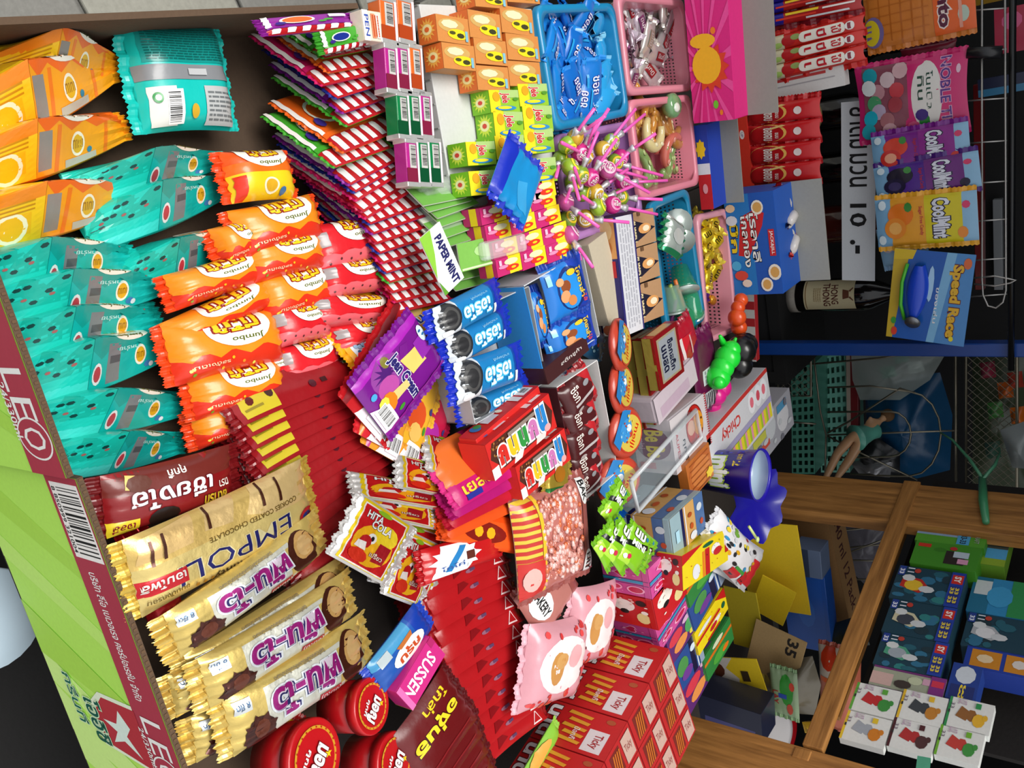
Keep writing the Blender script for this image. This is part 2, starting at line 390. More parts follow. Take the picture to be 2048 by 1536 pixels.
A_leo1 = leo_art(1, SWOOSH(.50)[:0] + [G([(.40, .76), (.42, .52), (.5, .38), (.58, .36), (.66, .5), (.665, .76)], '#e8f3d8'), G([(.0, .76), (.0, .3), (.3, .28), (.55, .4), (.62, .55), (.64, .76)], '#b03a4c'),
                       T('LE', .795, .875, .13, .16, WHT, b=.0), E(.905, .875, .055, .125, WHT, 32), E(.905, .875, .050, .115, '#b03a4c', 32), T('O', .905, .878, .058, .16, WHT, b=.0),
                       T('24/330ml.', .84, .765, .15, .05, WHT), T('LEO', .14, .875, .17, .16, WHT, b=.0), T('24/330ml.', .14, .775, .13, .045, WHT),
                       T('โออิชิ', .72, .42, .12, .15, '#0e5a48', o='#d8f0c8'), T('กรีนที', .72, .25, .10, .09, '#0e5a48', o='#d8f0c8')])
A_leo2 = leo_art(2, BAR(.015, .77, .185, .99, seed=4, bgc='#f6f2ee') + [T('8 850999 321004', .10, .79, .15, .03, '#222222'), T('บริษัท ลีโอ เบเวอเรจ คอร์ปอเรชั่น จำกัด', .37, .86, .31, .07, WHT)] + SWOOSH(.56) +
                 [T('LE', .62, .88, .10, .15, WHT, b=.0), E(.71, .88, .042, .11, WHT, 28), E(.71, .88, .038, .10, '#b03a4c', 28), T('O', .71, .882, .045, .14, WHT, b=.0), T('24/330ml.', .66, .775, .11, .04, WHT), T('โออิชิ', .655, .36, .13, .15, '#0e5a48', o='#d8f0c8', b=.02), T('กรีนที', .615, .2, .14, .09, '#1c6a55', o='#d8f0c8')])
carton('drink_carton', 'cut-down red and green drink carton holding teal and orange snack bags', -.152, .226, .312, .80, RIM, A_leo1, .585, .63, .60)
carton('drink_carton', 'cut-down green drink carton with barcode holding gold chocolate bars', .232, .70, .322, .60, RIM - .008, A_leo2, .60, .63, .63)
# near-black patch and pale tub on the ground below the table edge
obj('dark_ground_patch', MB().box(.12, -.9, .012, 2.2, 1.3, .02, mat('#060505', 'matte')), None, None, 'black mat on the ground below the carton with barcode', 'mat')
M, L, W = quad(.30, (-20, 1335), (36, 1335), (36, 1160))
obj('plastic_tub', MB().lathe([(.055, 0), (.062, .22), (.066, .235), (.064, .24), (.0, .225)], mat('#b7cbd8', 'plastic')), Matrix.Translation(hit(.30, -30, 1238) - Vector((0, 0, .225))), None, 'pale blue tub below the table edge', 'tub')
# ------------------------------------------------------------------ big snack bags in the cartons
def oval(u, v, ru, rv, fg='#7a1a12', name=True):
    a = [E(u, v, ru, rv, '#f3efe2', 28), T('ปีโป้', u, v + rv * .12, ru * 1.25, rv * .85, '#f0c21c', 180, o=fg, b=.03, ow=.05)]
    return a + [T('Jumbo', u + ru * .1, v - rv * .62, ru * 1.0, rv * .3, '#4d5a12', 180)]
def leaf(u, v, s, c): return E(u, v, s * .5, s, c, 6)
A_orange = [R(0, 0, .30, 1, '#f6c51c'), G([(0, .52), (.30, .5), (.30, .66), (0, .7)], '#f08a1c'), R(0, .1, .26, .36, '#f2b414'), G([(.0, .02), (.14, .02), (.14, .3), (0, .3)], '#c8202c'), E(.19, .2, .06, .2, '#f7e9c8', 14),
            E(.19, .2, .045, .15, '#f2b414', 14)] + [R(.02, .38 + .05 * k, .27, .4 + .05 * k, '#c98a10') for k in range(3)] + LINES(4, .01, .06, .13, .26, '#f4d8c8', 3) + \
           [R(.30, 0, 1, .62, '#f3a11a'), G([(.3, .62), (.36, .48), (.45, .6), (.55, .47), (.66, .6), (.76, .48), (.88, .58), (1, .5), (1, 1), (.3, 1)], '#ee6a1c'), R(.31, .06, .40, .5, '#8d8a86'),
            G([(.42, 0), (.44, .55), (.47, .55), (.45, 0)], '#ee7a1a'), G([(.8, 0), (.83, .55), (.86, .55), (.83, 0)], '#ee7a1a'), E(.6, .28, .055, .17, '#f4ecd6'), E(.6, .28, .042, .13, '#e2b021'), T('เนเน', .6, .28, .07, .12, '#a06a10', 180), E(.69, .15, .02, .05, '#3f7f9c', 8), R(.5, .0, .74, .1, '#b9b4a8'),
            E(.6, .78, .17, .2, '#f2eee0', 24), T('Jumbo', .6, .68, .18, .1, '#4d5a12', 180)] + [leaf(u, .72, .025, '#4f8f2a') for u in (.34, .42, .5, .8)] + [leaf(u, .85, .02, '#b9d23a') for u in (.1, .2)]
TEAL = '#16bcb2'
A_teal = [R(0, 0, .3, 1, '#1cc4b4'), G([(0, .0), (.3, .0), (.3, .16), (0, .2)], '#3fd0c6'), G([(0, .3), (.05, .72), (.1, .5), (.16, .78), (.22, .55), (.3, .74), (.3, .3)], '#12ac9a')] + \
         [leaf(.03 + .05 * k % .27, .36 + .11 * (k % 3), .03, '#0d3f3c') for k in range(9)] + [leaf(.06 + .09 * k, .42, .022, '#a05a58') for k in range(3)] + \
         [R(.3, .0, 1, .5, '#0fb0a8'), G([(.3, .5), (.37, .38), (.45, .52), (.55, .4), (.66, .54), (.77, .42), (.88, .52), (1, .44), (1, .8), (.3, .8)], '#0f9c92'), R(.42, .04, .52, .56, '#7d7f82'), R(.44, .3, .52, .4, '#55585c'),
          E(.69, .32, .05, .17, '#f1ead6'), E(.69, .32, .038, .13, '#dca725'), T('เนเน', .69, .32, .06, .1, '#8a5a10', 180), E(.75, .12, .03, .06, '#3d78b0', 8), E(.78, .09, .02, .05, '#e0e6ea', 8), E(.35, .2, .035, .14, '#e9e2e2', 12), E(.35, .2, .025, .1, '#c23c48', 12),
          T('สาหร่าย', .6, .46, .16, .07, '#bfe9e2', 180), E(.6, .80, .19, .22, '#f1eddd', 26), T('ปีโป้', .58, .82, .2, .14, '#f0c21c', 180, o='#7a1a12', b=.03), T('Jumbo', .6, .67, .19, .1, '#4d5a12', 180)] + [leaf(.85, .7, .02, '#0d3f3c'), leaf(.9, .62, .02, '#a05a58'), leaf(.36, .7, .02, '#a05a58')]
A_orange = remap(A_orange); A_teal = remap(A_teal)
A_tealback = [R(.05, .62, .95, .98, '#118f88'), R(.0, .46, 1, .60, '#83868a'), R(.05, .04, .3, .4, '#d9d9d4'), R(.60, .03, .97, .40, '#b9bcbc')] + LINES(13, .08, .64, .92, .96, '#0a5f5a', 2) + \
             LINES(7, .63, .06, .95, .36, '#6f7476', 3) + BAR(.2, .05, .36, .37, vert=False) + [E(.12, .3, .045, .05, '#2f8f4a'), E(.12, .3, .025, .028, '#f2f2f2'), E(.47, .16, .04, .07, '#caa22c'), R(.45, .5, .65, .56, '#b9bbbd')]
A_ored = [R(0, .0, 1, .42, '#d8321a'), R(0, .4, 1, 1, '#ee8a1c'), G([(0, .4), (.1, .3), (.2, .44), (.32, .3), (.45, .42), (.6, .28), (.75, .42), (.9, .3), (1, .4), (1, .5), (0, .5)], '#ee8a1c')] + \
         [leaf(random.uniform(.05, .95), random.uniform(.08, .3), .03, c) for c in ('#f0b024', '#e8dc5a', '#f08a2a', '#f0b024', '#f6cf4a', '#7f9a2a', '#f0b024')] + [E(.55, .82, .3, .38, '#f4f0e2', 30), T('ปีโป้', .53, .86, .42, .3, '#f2c81e', 180, o='#8a1a10', b=.035, ow=.06), T('Jumbo', .6, .58, .3, .12, '#55601a', 180), T('รสดั้งเดิม', .25, .2, .3, .07, '#f7c9a0', 180)]
A_yel = [R(0, 0, 1, .5, '#efc51f'), R(0, .5, 1, .7, '#ee6a1c'), E(.5, .22, .12, .16, '#e8dfc0'), E(.5, .22, .09, .12, '#d3a125'), E(.52, .95, .4, .36, '#f2eee0', 26), T('ปีโป้', .5, .92, .45, .25, '#f2c81e', 180, o='#8a1a10', b=.035, ow=.06), T('Jumbo', .55, .68, .36, .1, '#55601a', 180), R(.02, .0, .14, .45, '#d8321a'), E(.68, .1, .05, .08, '#3f6fa0', 8)]
A_red = [R(0, 0, 1, .34, '#e0626a'), G([(0, .3), (.12, .36), (.24, .28), (.36, .37), (.5, .29), (.64, .37), (.78, .28), (.9, .36), (1, .3), (1, 1), (0, 1)], '#cf1f28')] + [leaf(.1 + .13 * k, .15 + .05 * (k % 2), .03, '#5a2a2c') for k in range(7)] + \
        [E(.56, .84, .3, .36, '#f4f0e2', 30), T('ปีโป้', .56, .88, .4, .28, '#f0c21c', 180, o='#8a1a10', b=.035, ow=.06), T('Jumbo', .6, .62, .28, .11, '#55601a', 180), R(.02, .5, .14, .8, '#9a9292')]
JB = 'jumbo snack bags in the carton'
def jumbo(lab, A, B, D, z, T_, base, art, th=18, style='wedge', seal=None, seed=1, grp=JB):
    Q = quad(z, A, B, D, th)
    if style == 'wedge': Q = (Q[0], Q[1], Q[2] * 1.28); T_ *= 1.4
    else: Q = (Q[0], Q[1], Q[2] * 1.1); T_ *= 1.15
    return bag('snack_bag', lab, 'snack bag', Q, T_, base, art, style, 'film', seal or base, grp, wr=1.3, seed=seed, ends=(1,) if style == 'wedge' else (0, 1))
Z0 = .70
for i, (A, B, D) in enumerate([((35, 118), (305, 108), (60, 42)), ((-25, 262), (302, 140), (60, 96)), ((-40, 352), (322, 255), (80, 218)), ((-40, 470), (345, 392), (100, 345))]):
    jumbo('orange snack bag, ' + ORD[i] + ' counting from the paving side of the carton', A, B, D, Z0, .05, '#f2a51c', A_orange, seed=i + 1, th=14)
for i, (A, B, D) in enumerate([((200, 362), (508, 302), (300, 285)), ((235, 460), (522, 368), (330, 345)), ((290, 565), (530, 478), (350, 465))]):
    jumbo('teal snack bag in the inner row, ' + ('beside the orange bags', 'below a gray-backed teal bag', 'touching the orange and red bags')[i], A, B, D, Z0 - .005 * i, .045, TEAL, A_teal, seed=11 + i)
for i, (A, B, D) in enumerate([((-20, 570), (330, 518), (100, 458)), ((10, 634), (386, 575), (150, 522)), ((25, 716), (383, 645), (200, 588)), ((68, 796), (420, 700), (230, 652)), ((104, 854), (437, 822), (255, 762)), ((154, 936), (427, 900), (260, 850))]):
    jumbo('teal snack bag against the carton front, ' + ORD[i] + ' below the orange bags', A, B, D, Z0, .048, TEAL, A_teal, seed=21 + i)
bag('snack_bag', 'teal snack bag showing its back with barcode and gray stripe', 'snack bag', quad((.67, .67), (314, 262), (492, 256), (312, 34), 0), .05, TEAL, A_tealback, 'pillow', 'film', TEAL, JB, seed=31)
for i, (A, B, D, z, art) in enumerate([((488, 398), (612, 388), (520, 300), .70, A_yel), ((510, 512), (670, 470), (560, 405), .70, A_ored), ((530, 560), (672, 532), (585, 472), .70, A_ored), ((470, 530), (556, 498), (500, 438), .69, A_ored),
      ((560, 645), (695, 602), (600, 540), .695, A_ored), ((375, 615), (556, 556), (430, 525), .69, A_ored), ((372, 705), (572, 602), (440, 600), .69, A_ored), ((375, 768), (592, 718), (455, 640), .70, A_ored), ((415, 838), (592, 792), (465, 738), .695, A_ored), ((420, 898), (560, 852), (455, 812), .685, A_ored)]):
    jumbo('orange-red snack bag with white oval, ' + ('yellow side showing beside the brown carton floor' if i == 0 else ORD[i - 1] + ' in its heap'), A, B, D, z, .04, '#e4561c', art, th=8, style='pillow', seed=40 + i, seal='#e0481a', grp='orange-red snack bags')
for i, (A, B, D, z) in enumerate([((660, 545), (797, 508), (682, 445), .70), ((665, 596), (793, 575), (700, 522), .70), ((640, 652), (806, 645), (690, 590), .70), ((690, 708), (816, 680), (722, 645), .70), ((570, 695), (682, 668), (592, 612), .695), ((580, 772), (702, 738), (605, 690), .69), ((510, 775), (610, 745), (540, 715), .68)]):
    jumbo('red and pink snack bag with white oval, ' + ORD[i] + ' in its heap', A, B, D, z, .036, '#cf1f28', A_red, th=8, style='pillow', seed=60 + i, seal='#d9555e', grp='red and pink snack bags')

# ------------------------------------------------------------------ striped candy packs leaning like fallen dominoes
PC = {'green': '#3f9a2c', 'orange': '#e0601c', 'magenta': '#c4195c', 'blue': '#1b2f86', 'purple': '#80208c', 'crimson': '#a3183a'}
def stripe_art(c, seed):
    rr = random.Random(seed); a = [R(0, 0, 1, .24, '#b31c24')]
    for k in range(6): u = .03 + k * .165; a.append(G([(u, .02), (u + .085, .02), (u + .11, .2), (u + .095, .235), (u + .03, .235), (u + .01, .2)], '#e8e6e6'))
    a += [R(0, .24, 1, .3, c), R(-.0, .3, .05, 1, '#e8e2dc'), E(.35, .6, .2, .2, '#e8f0e0', 16), E(.35, .6, .17, .16, rr.choice(list(PC.values())), 16), E(.7, .5, .06, .06, '#3f9a2c', 8), E(.62, .42, .05, .05, '#3f9a2c', 8), E(.15, .45, .06, .08, '#3a2a80', 8), R(.72, .62, .93, .8, '#d8cfe0')]
    return a
ART_ST = {k: stripe_art(v, i) for i, (k, v) in enumerate(PC.items())}
sp = [('green', (650, 113), (770, 90)), ('orange', (662, 142), (770, 122)), ('magenta', (648, 168), (777, 138)), ('blue', (676, 194), (786, 160)), ('purple', (690, 223), (786, 190)), ('green', (697, 249), (801, 208)), ('orange', (690, 302), (800, 258)),
      ('green', (672, 332), (790, 290)), ('purple', (702, 367), (806, 312)), ('blue', (712, 382), (810, 325)), ('magenta', (717, 398), (816, 336)), ('crimson', (728, 421), (822, 362)), ('magenta', (735, 434), (824, 380))]
lo = ['blue', 'purple', 'crimson', 'blue', 'magenta', 'blue', 'green', 'crimson', 'magenta', 'crimson']
sp += [(c, lerp((742, 446), (800, 622), k / 9), lerp((838, 412), (878, 604), k / 9)) for k, c in enumerate(lo)]
for i, (c, A, B) in enumerate(sp):
    M, L, W = quad(.715, A, B, .085 if i < 2 else .12, 52)
    bag('candy_pack', c + ' candy pack with red and white striped edge, ' + ((ORD[i] if i < 20 else 'twenty-' + ORD[i - 20]) + ' down the leaning row'), 'candy pack', (M, .098, W), .006, PC[c], ART_ST[c], 'flat', 'film', PC[c], 'candy packs with striped edges', key='st' + c, seed=3, ends=(0, 1), sealw=.004)
bag('candy_pack', 'purple candy pack lying across the start of the striped row', 'candy pack', quad(.735, (540, 68), (712, 52), (600, 28), 25), .008, '#8a2490', ART_ST['purple'], 'flat', 'film', '#8a2490', 'candy packs with striped edges', seed=5)
bag('candy_pack', 'green candy pack lying on top of the striped row', 'candy pack', quad(.735, (655, 108), (745, 88), (640, 62), 0), .008, PC['green'], ART_ST['green'], 'flat', 'film', PC['green'], 'candy packs with striped edges', seed=6)
# yellow and green fruit chew packs at the end of that row
A_chew = [R(0, 0, 1, 1, '#e8a414'), T('มันฝรั่ง', .55, .3, .6, .2, '#1f3a8a', o='#e8eefa'), R(.04, .1, .2, .34, '#dce9f2')] + DOTS(10, .05, .12, .19, .32, .02, .03, ['#27588a', '#8fb6d4'], 3) + [E(.8, .5, .12, .2, '#f3cf7c')]
for i, (A, B, c) in enumerate([((728, 742), (893, 655), '#e8a414'), ((745, 768), (897, 672), '#4aa52a'), ((690, 775), (800, 735), '#e0a018')]):
    bag('chew_pack', ('yellow chew pack leaning below the striped row', 'green chew pack tucked under the yellow one', 'yellow chew pack with its corner beside the red bags')[i], 'chew pack', quad(.715 - .01 * i, A, B, .1, 35), .008, c, A_chew if i != 1 else None, 'flat', 'film', c, 'chew packs', seed=70 + i)
# slim gum sleeves standing in rows
def sleeve(c, d): return ([BAR(.12, .5, .88, .94, vert=False, seed=2, bgc='#c9c9c4'), ] and BAR(.1, .28, .62, .8, vert=True, seed=2, bgc='#c4c2be') + [R(.62, 0, .93, 1, d), R(.04, .84, .93, 1, '#f0d8e0')])
SL = {'orange': ('#d9682a', '#a8401a'), 'magenta': ('#b02a86', '#7c1f3c'), 'green': ('#137a44', '#0b4a2a')}
SA = {k: sleeve(*v) for k, v in SL.items()}
n = 0
for row, (y0, y1, xs, cs) in enumerate([(-8, 82, (758, 793), ('orange', 'orange')), (88, 182, (768, 793, 818), ('magenta', 'magenta', 'orange')), (184, 274, (792, 815, 838), ('green', 'green', 'magenta')), (278, 370, (810, 833, 856), ('magenta', 'green', 'green'))]):
    for k, (x, c) in enumerate(zip(xs, cs)):
        Qs = quad(.748, (x, y0), (x + 6, y1), (x + (32 if row == 0 else 24), y0 - 3))
        sl_ = box('gum_sleeve', f'{c} gum sleeve with barcode, {ORD[k]} in the {ORD[row]} row beside the striped packs', 'gum sleeve', Qs, .02, SL[c][0], {'top': SA[c]}, 'film', 'gum sleeves in rows', key='sl' + c)
        for xe in (-.002, round(Qs[1], 3) - .004): obj('foil_end', MB().box(xe, -.0008, -.0205, xe + .006, round(Qs[2], 3) + .0008, .0009, mat('#dcdcda', 'foil'), .0008), None, sl_)
A_ben = [R(0, 0, 1, .3, '#e9e3dc'), T('PEN', .5, .2, .7, .2, '#2a4aa8'), R(.1, .42, .9, .62, '#e08a64'), R(.1, .66, .9, .84, '#e8e0da')] + LINES(3, .15, .45, .85, .82, '#c2502a', 3)
box('gum_sleeve', 'pale gum sleeve lettered in blue and orange beside the first row', 'gum sleeve', quad(.748, (722, 18), (730, 80), (760, 14)), .02, '#e6d8c4', {'top': A_ben}, 'film', 'gum sleeves in rows')
M, L, W = quad(.72, (790, 0), (850, 366), (838, -10))
obj('counter_display', MB().box(0, 0, -.12, L, W, 0, mat('#2a2622', 'card'), .001), M, None, 'dark narrow riser under the gum sleeves', 'display stand')
# ------------------------------------------------------------------ small gum boxes on a white counter display
A_gumO = [R(0, 0, 1, 1, '#cc8644'), E(.35, .45, .26, .4, '#c9a25c'), E(.3, .4, .16, .26, '#e3d9b0', 8), E(.66, .62, .2, .32, '#f0d21c', 12), E(.7, .7, .1, .12, '#3a3a1c', 8), E(.62, .45, .07, .1, '#4a4a1c', 8), R(.5, .84, .9, .92, '#7fb6c8')]
A_gumG = [R(0, 0, 1, 1, '#8fbf2c'), R(0, 0, 1, .35, '#f0d820'), R(0, .35, .35, 1, '#a9c878'), T('Jele', .36, .5, .46, .34, '#c21f24', o='#f2efe6', b=.03), E(.3, .22, .22, .12, '#e0a018', 10), E(.82, .5, .11, .36, '#2a86c0', 14), E(.80, .46, .07, .24, '#f0d820', 14), E(.42, .86, .08, .1, '#4f8f2a', 8)]
A_gumP = [R(0, 0, 1, 1, '#c0246a'), R(0, .5, 1, 1, '#f0d21c'), E(.3, .6, .18, .28, '#e6dcae', 12), E(.66, .62, .17, .27, '#d9301c', 12), E(.66, .66, .07, .1, '#f0c81c', 8), E(.5, .25, .1, .2, '#e88ab0', 8), R(.1, .1, .4, .2, '#f0b8d0')]
A_pO = [R(0, 0, 1, 1, '#e2702a'), S(.5, .5, .45, .45, '#f4b04a', 14, .6), E(.5, .5, .2, .26, '#f9e7a0'), E(.5, .5, .1, .13, '#e86a2a', 8)]
A_pG = [R(0, 0, 1, 1, '#7cc01e'), S(.5, .5, .45, .45, '#d9ec4a', 14, .6), E(.5, .5, .2, .26, '#f8f7b8'), E(.5, .5, .1, .13, '#e04a3a', 8)]
A_pP = [R(0, 0, 1, 1, '#c0246a'), R(0, .4, 1, .8, '#f0d21c')]
ZG = .765
rows = [('orange', 945, -30, 12, 2), ('orange', 870, 27, 82, 3), ('orange', 882, 84, 136, 3), ('orange', 950, 130, 180, 2), ('green', 976, 180, 225, 2), ('green', 985, 222, 276, 2), ('green', 930, 284, 332, 3), ('green', 936, 343, 392, 3),
        ('pink', 1008, 383, 418, 2), ('pink', 958, 417, 452, 3), ('pink', 968, 452, 486, 3), ('pink', 982, 486, 521, 3), ('pink', 990, 521, 556, 3)]
GA = {'orange': (A_gumO, A_pO, '#cc8644', -9), 'green': (A_gumG, A_pG, '#8fbf2c', -12), 'pink': (A_gumP, A_pP, '#c0246a', -14)}
for r, (c, x, y0, y1, nb) in enumerate(rows):
    art, pan, base, dy = GA[c]; wd = 64 if c == 'orange' else (58 if c == 'green' else 50)
    for k in range(nb):
        box('gum_box', f'{c} fruit gum box, {ORD[k]} from the paper-mint side in {c} row {("one", "two", "three", "four", "five")[sum(1 for q in rows[:r] if q[0] == c)]}', 'gum box',
            quad(ZG, (x + wd * k, y0 + dy * k), (x + 6 + wd * k, y1 + dy * k), (x + wd * (k + 1) - 1, y0 + dy * (k + 1))), .03, base, {'top': art, 'y0': pan}, 'card', 'fruit gum boxes on the white display', key='gum' + c)
M, L, W = quad(.732, (838, 8), (905, 395), (1082, -20))
ds = obj('counter_display', MB().box(0, 0, -.132, L, W - .03, 0, mat('#c9cbc9', 'card'), .001), M, None, 'white card counter display under the fruit gum boxes', 'display stand')
for k in range(8): obj('divider', MB().box(L * k / 8, -.002, -.10, L * k / 8 + .0016, .001, -.002, mat('#8a8c88', 'card')), None, ds)
M, L, W = quad(.732, (945, 402), (985, 560), (1090, 380))
obj('counter_display', MB().box(0, 0, -.132, L, W, 0, mat('#b4b6b2', 'card'), .001), M, None, 'white card counter display under the pink gum boxes', 'display stand')
# crumpled blue pack propped on the gum boxes
A_bl = [R(0, 0, 1, 1, '#1c86c4'), G([(0, .8), (1, .7), (1, 1), (0, 1)], '#1b2fae'), G([(.1, .1), (.6, .3), (.5, .5), (.1, .4)], '#3a9bd2')]
bag('candy_pack', 'single blue pack propped on the green and pink gum boxes', 'candy pack', quad((.80, .80), (1056, 450), (1090, 348), (1000, 330), 0), .012, '#1c86c4', A_bl, 'flat', 'film', '#1b2fae', wr=2, seed=8)
# ------------------------------------------------------------------ mint cards in clear blisters
A_card = [R(0, 0, 1, 1, '#dfe6d6'), R(0, 0, 1, .35, '#6fae4a'), E(.2, .7, .2, .22, '#8ec25a', 14)]
cards = [((846, 412), (945, 392)), ((858, 424), (955, 398)), ((875, 437), (963, 405)), ((884, 453), (968, 424)), ((880, 480), (975, 446)), ((882, 498), (980, 468)), ((905, 565), (1000, 540)), ((912, 582), (985, 562))]
for i, (A, B) in enumerate(cards):
    M, L, W = quad(.74 if i < 6 else .72, A, B, .09, 45)
    o = obj('mint_card', box_mesh(.085, .09, .0015, '#cfd8c6', {'top': A_card}), M, None, ORD[i] + ' green mint card in the leaning row beside the pink gum boxes', 'mint card', 'mint cards in blisters')
    obj('blister', MB().box(.012, .02, .0, .073, .075, .012, clear('#dfe8e0', .3), .004), None, o)
M, L, W = quad(.76, (922, 545), (1062, 508), (960, 478))
o = obj('mint_card', box_mesh(L, W, .0015, '#cfe0c0', {'top': [R(0, 0, 1, 1, '#7ab54e'), R(.02, .03, .98, .1, '#cfe4b4'), E(.5, .6, .3, .3, '#a8cf86', 16)]}), M, None, 'green mint card lying flat on top of the leaning row', 'mint card', 'mint cards in blisters')
obj('blister', MB().box(L * .25, W * .2, 0, L * .85, W * .9, .014, clear('#eef2ee', .35), .005), None, o)
A_pm = [R(0, 0, 1, 1, '#f2f3f2'), T('PAPER MINT', .56, .68, .82, .32, '#1d1d5c', b=.05), G([(0, 0), (.7, 0), (.35, .3), (0, .5)], '#8ac43c'), G([(.75, 0), (1, 0), (1, .18)], '#5c9a2a')]
box('mint_card', 'white mint card with dark lettering standing at the row end', 'mint card', quad((.765, .765), (838, 478), (890, 592), (868, 418)), .0015, '#f2f3f2', {'top': A_pm}, 'card', 'mint cards in blisters')
# ------------------------------------------------------------------ baskets of loose candy
def perf(mb, p00, p10, p11, p01, nx, ny, m, fr=.28):
    """perforated sheet: every cell is a frame around a square hole"""
    P = [Vector(p) for p in (p00, p10, p11, p01)]
    f = lambda u, v: P[0] * (1 - u) * (1 - v) + P[1] * u * (1 - v) + P[2] * u * v + P[3] * (1 - u) * v
    for i in range(nx):
        for j in range(ny):
            o = [f((i + a) / nx, (j + b) / ny) for a, b in ((0, 0), (1, 0), (1, 1), (0, 1))]; q = [f((i + a) / nx, (j + b) / ny) for a, b in ((fr, fr), (1 - fr, fr), (1 - fr, 1 - fr), (fr, 1 - fr))]
            mb.add(o + q, [(k, (k + 1) % 4, 4 + (k + 1) % 4, 4 + k) for k in range(4)], m)
def rrect(L, W, r, n=5):
    o = []
    for cx, cy, a in ((L - r, W - r, 0), (r, W - r, 90), (r, r, 180), (L - r, r, 270)):
        for k in range(n + 1): q = math.radians(a + 90 * k / n); o.append((cx + r * math.cos(q), cy + r * math.sin(q)))
    return o
def basket(lab, Q, d, col, group='plastic candy baskets', hole=.006):
    M, L, W = Q; m = mat(col, 'plastic'); t = .012; r = .018
    mb = MB(); top = rrect(L, W, r); ins = rrect(L - 2 * t, W - 2 * t, r); 
    c = [(t, t), (L - t, t), (L - t, W - t), (t, W - t)]; b = [(2 * t, 2 * t), (L - 2 * t, 2 * t), (L - 2 * t, W - 2 * t), (2 * t, W - 2 * t)]
    for k in range(4):
        a0, a1, b0, b1 = c[k], c[(k + 1) % 4], b[k], b[(k + 1) % 4]; n = max(3, int(math.dist(a0, a1) / hole))
        z1, z2 = -d * .28, -d * .85
        mid = lambda p, q, f: (p[0] + (q[0] - p[0]) * f, p[1] + (q[1] - p[1]) * f)
        p1, q1, p2, q2 = mid(a0, b0, .28), mid(a1, b1, .28), mid(a0, b0, .85), mid(a1, b1, .85)
        mb.add([(*a0, 0), (*a1, 0), (*q1, z1), (*p1, z1)], [(0, 1, 2, 3)], m); mb.add([(*p2, z2), (*q2, z2), (*b1, -d), (*b0, -d)], [(0, 1, 2, 3)], m)
        perf(mb, (*p1, z1), (*q1, z1), (*q2, z2), (*p2, z2), n, max(3, int(d * .57 / hole)), m)
    o = obj('candy_basket', mb, M, None, lab, 'basket', group)
    n = len(top); rb = MB(); ring = [(x, y, 0.0) for x, y in top]; inn = [(x + t, y + t, .0) for x, y in ins]
    vs = ring + inn + [(x, y, -.006) for x, y in top] + [(x * .985 + L * .0075, y * .985 + W * .0075, .004) for x, y in top] + [(x + t, y + t, .004) for x, y in ins]
    fs = []
    for k in range(n):
        k2 = (k + 1) % n
        fs += [(3 * n + k, 3 * n + k2, 4 * n + k2, 4 * n + k), (2 * n + k, 2 * n + k2, k2, k), (k, k2, 3 * n + k2, 3 * n + k), (4 * n + k, 4 * n + k2, n + k2, n + k)]
    rb.add(vs, fs, m, True); obj('rim', rb, None, o)
    obj('basket_floor', MB().box(2 * t, 2 * t, -d - .002, L - 2 * t, W - 2 * t, -d, m), None, o)
    return o
ZB = .745
basket('blue mesh basket full of blue wrapped candies', quad(ZB, (1066, 10), (1108, 264), (1238, 100)), .075, '#1f86b8')
basket('pink mesh basket holding silver wrapped candies', quad(ZB, (1230, -14), (1254, 192), (1374, 90)), .07, '#d98a9a')
basket('pink mesh basket holding amber and green jelly sweets', quad(ZB, (1254, 200), (1278, 402), (1386, 270)), .07, '#dd8496')
basket('lilac mesh basket heaped with lollipops', quad(ZB - .01, (1108, 270), (1142, 486), (1266, 300)), .06, '#a878b4')
basket('blue mesh basket holding clear green-capped candies', quad(ZB, (1294, 408), (1336, 690), (1390, 500)), .07, '#1c7fa8', hole=.007)
basket('pink mesh basket holding yellow wrapped candies', quad(ZB - .01, (1390, 430), (1412, 690), (1462, 530)), .08, '#e09aa8', hole=.008)
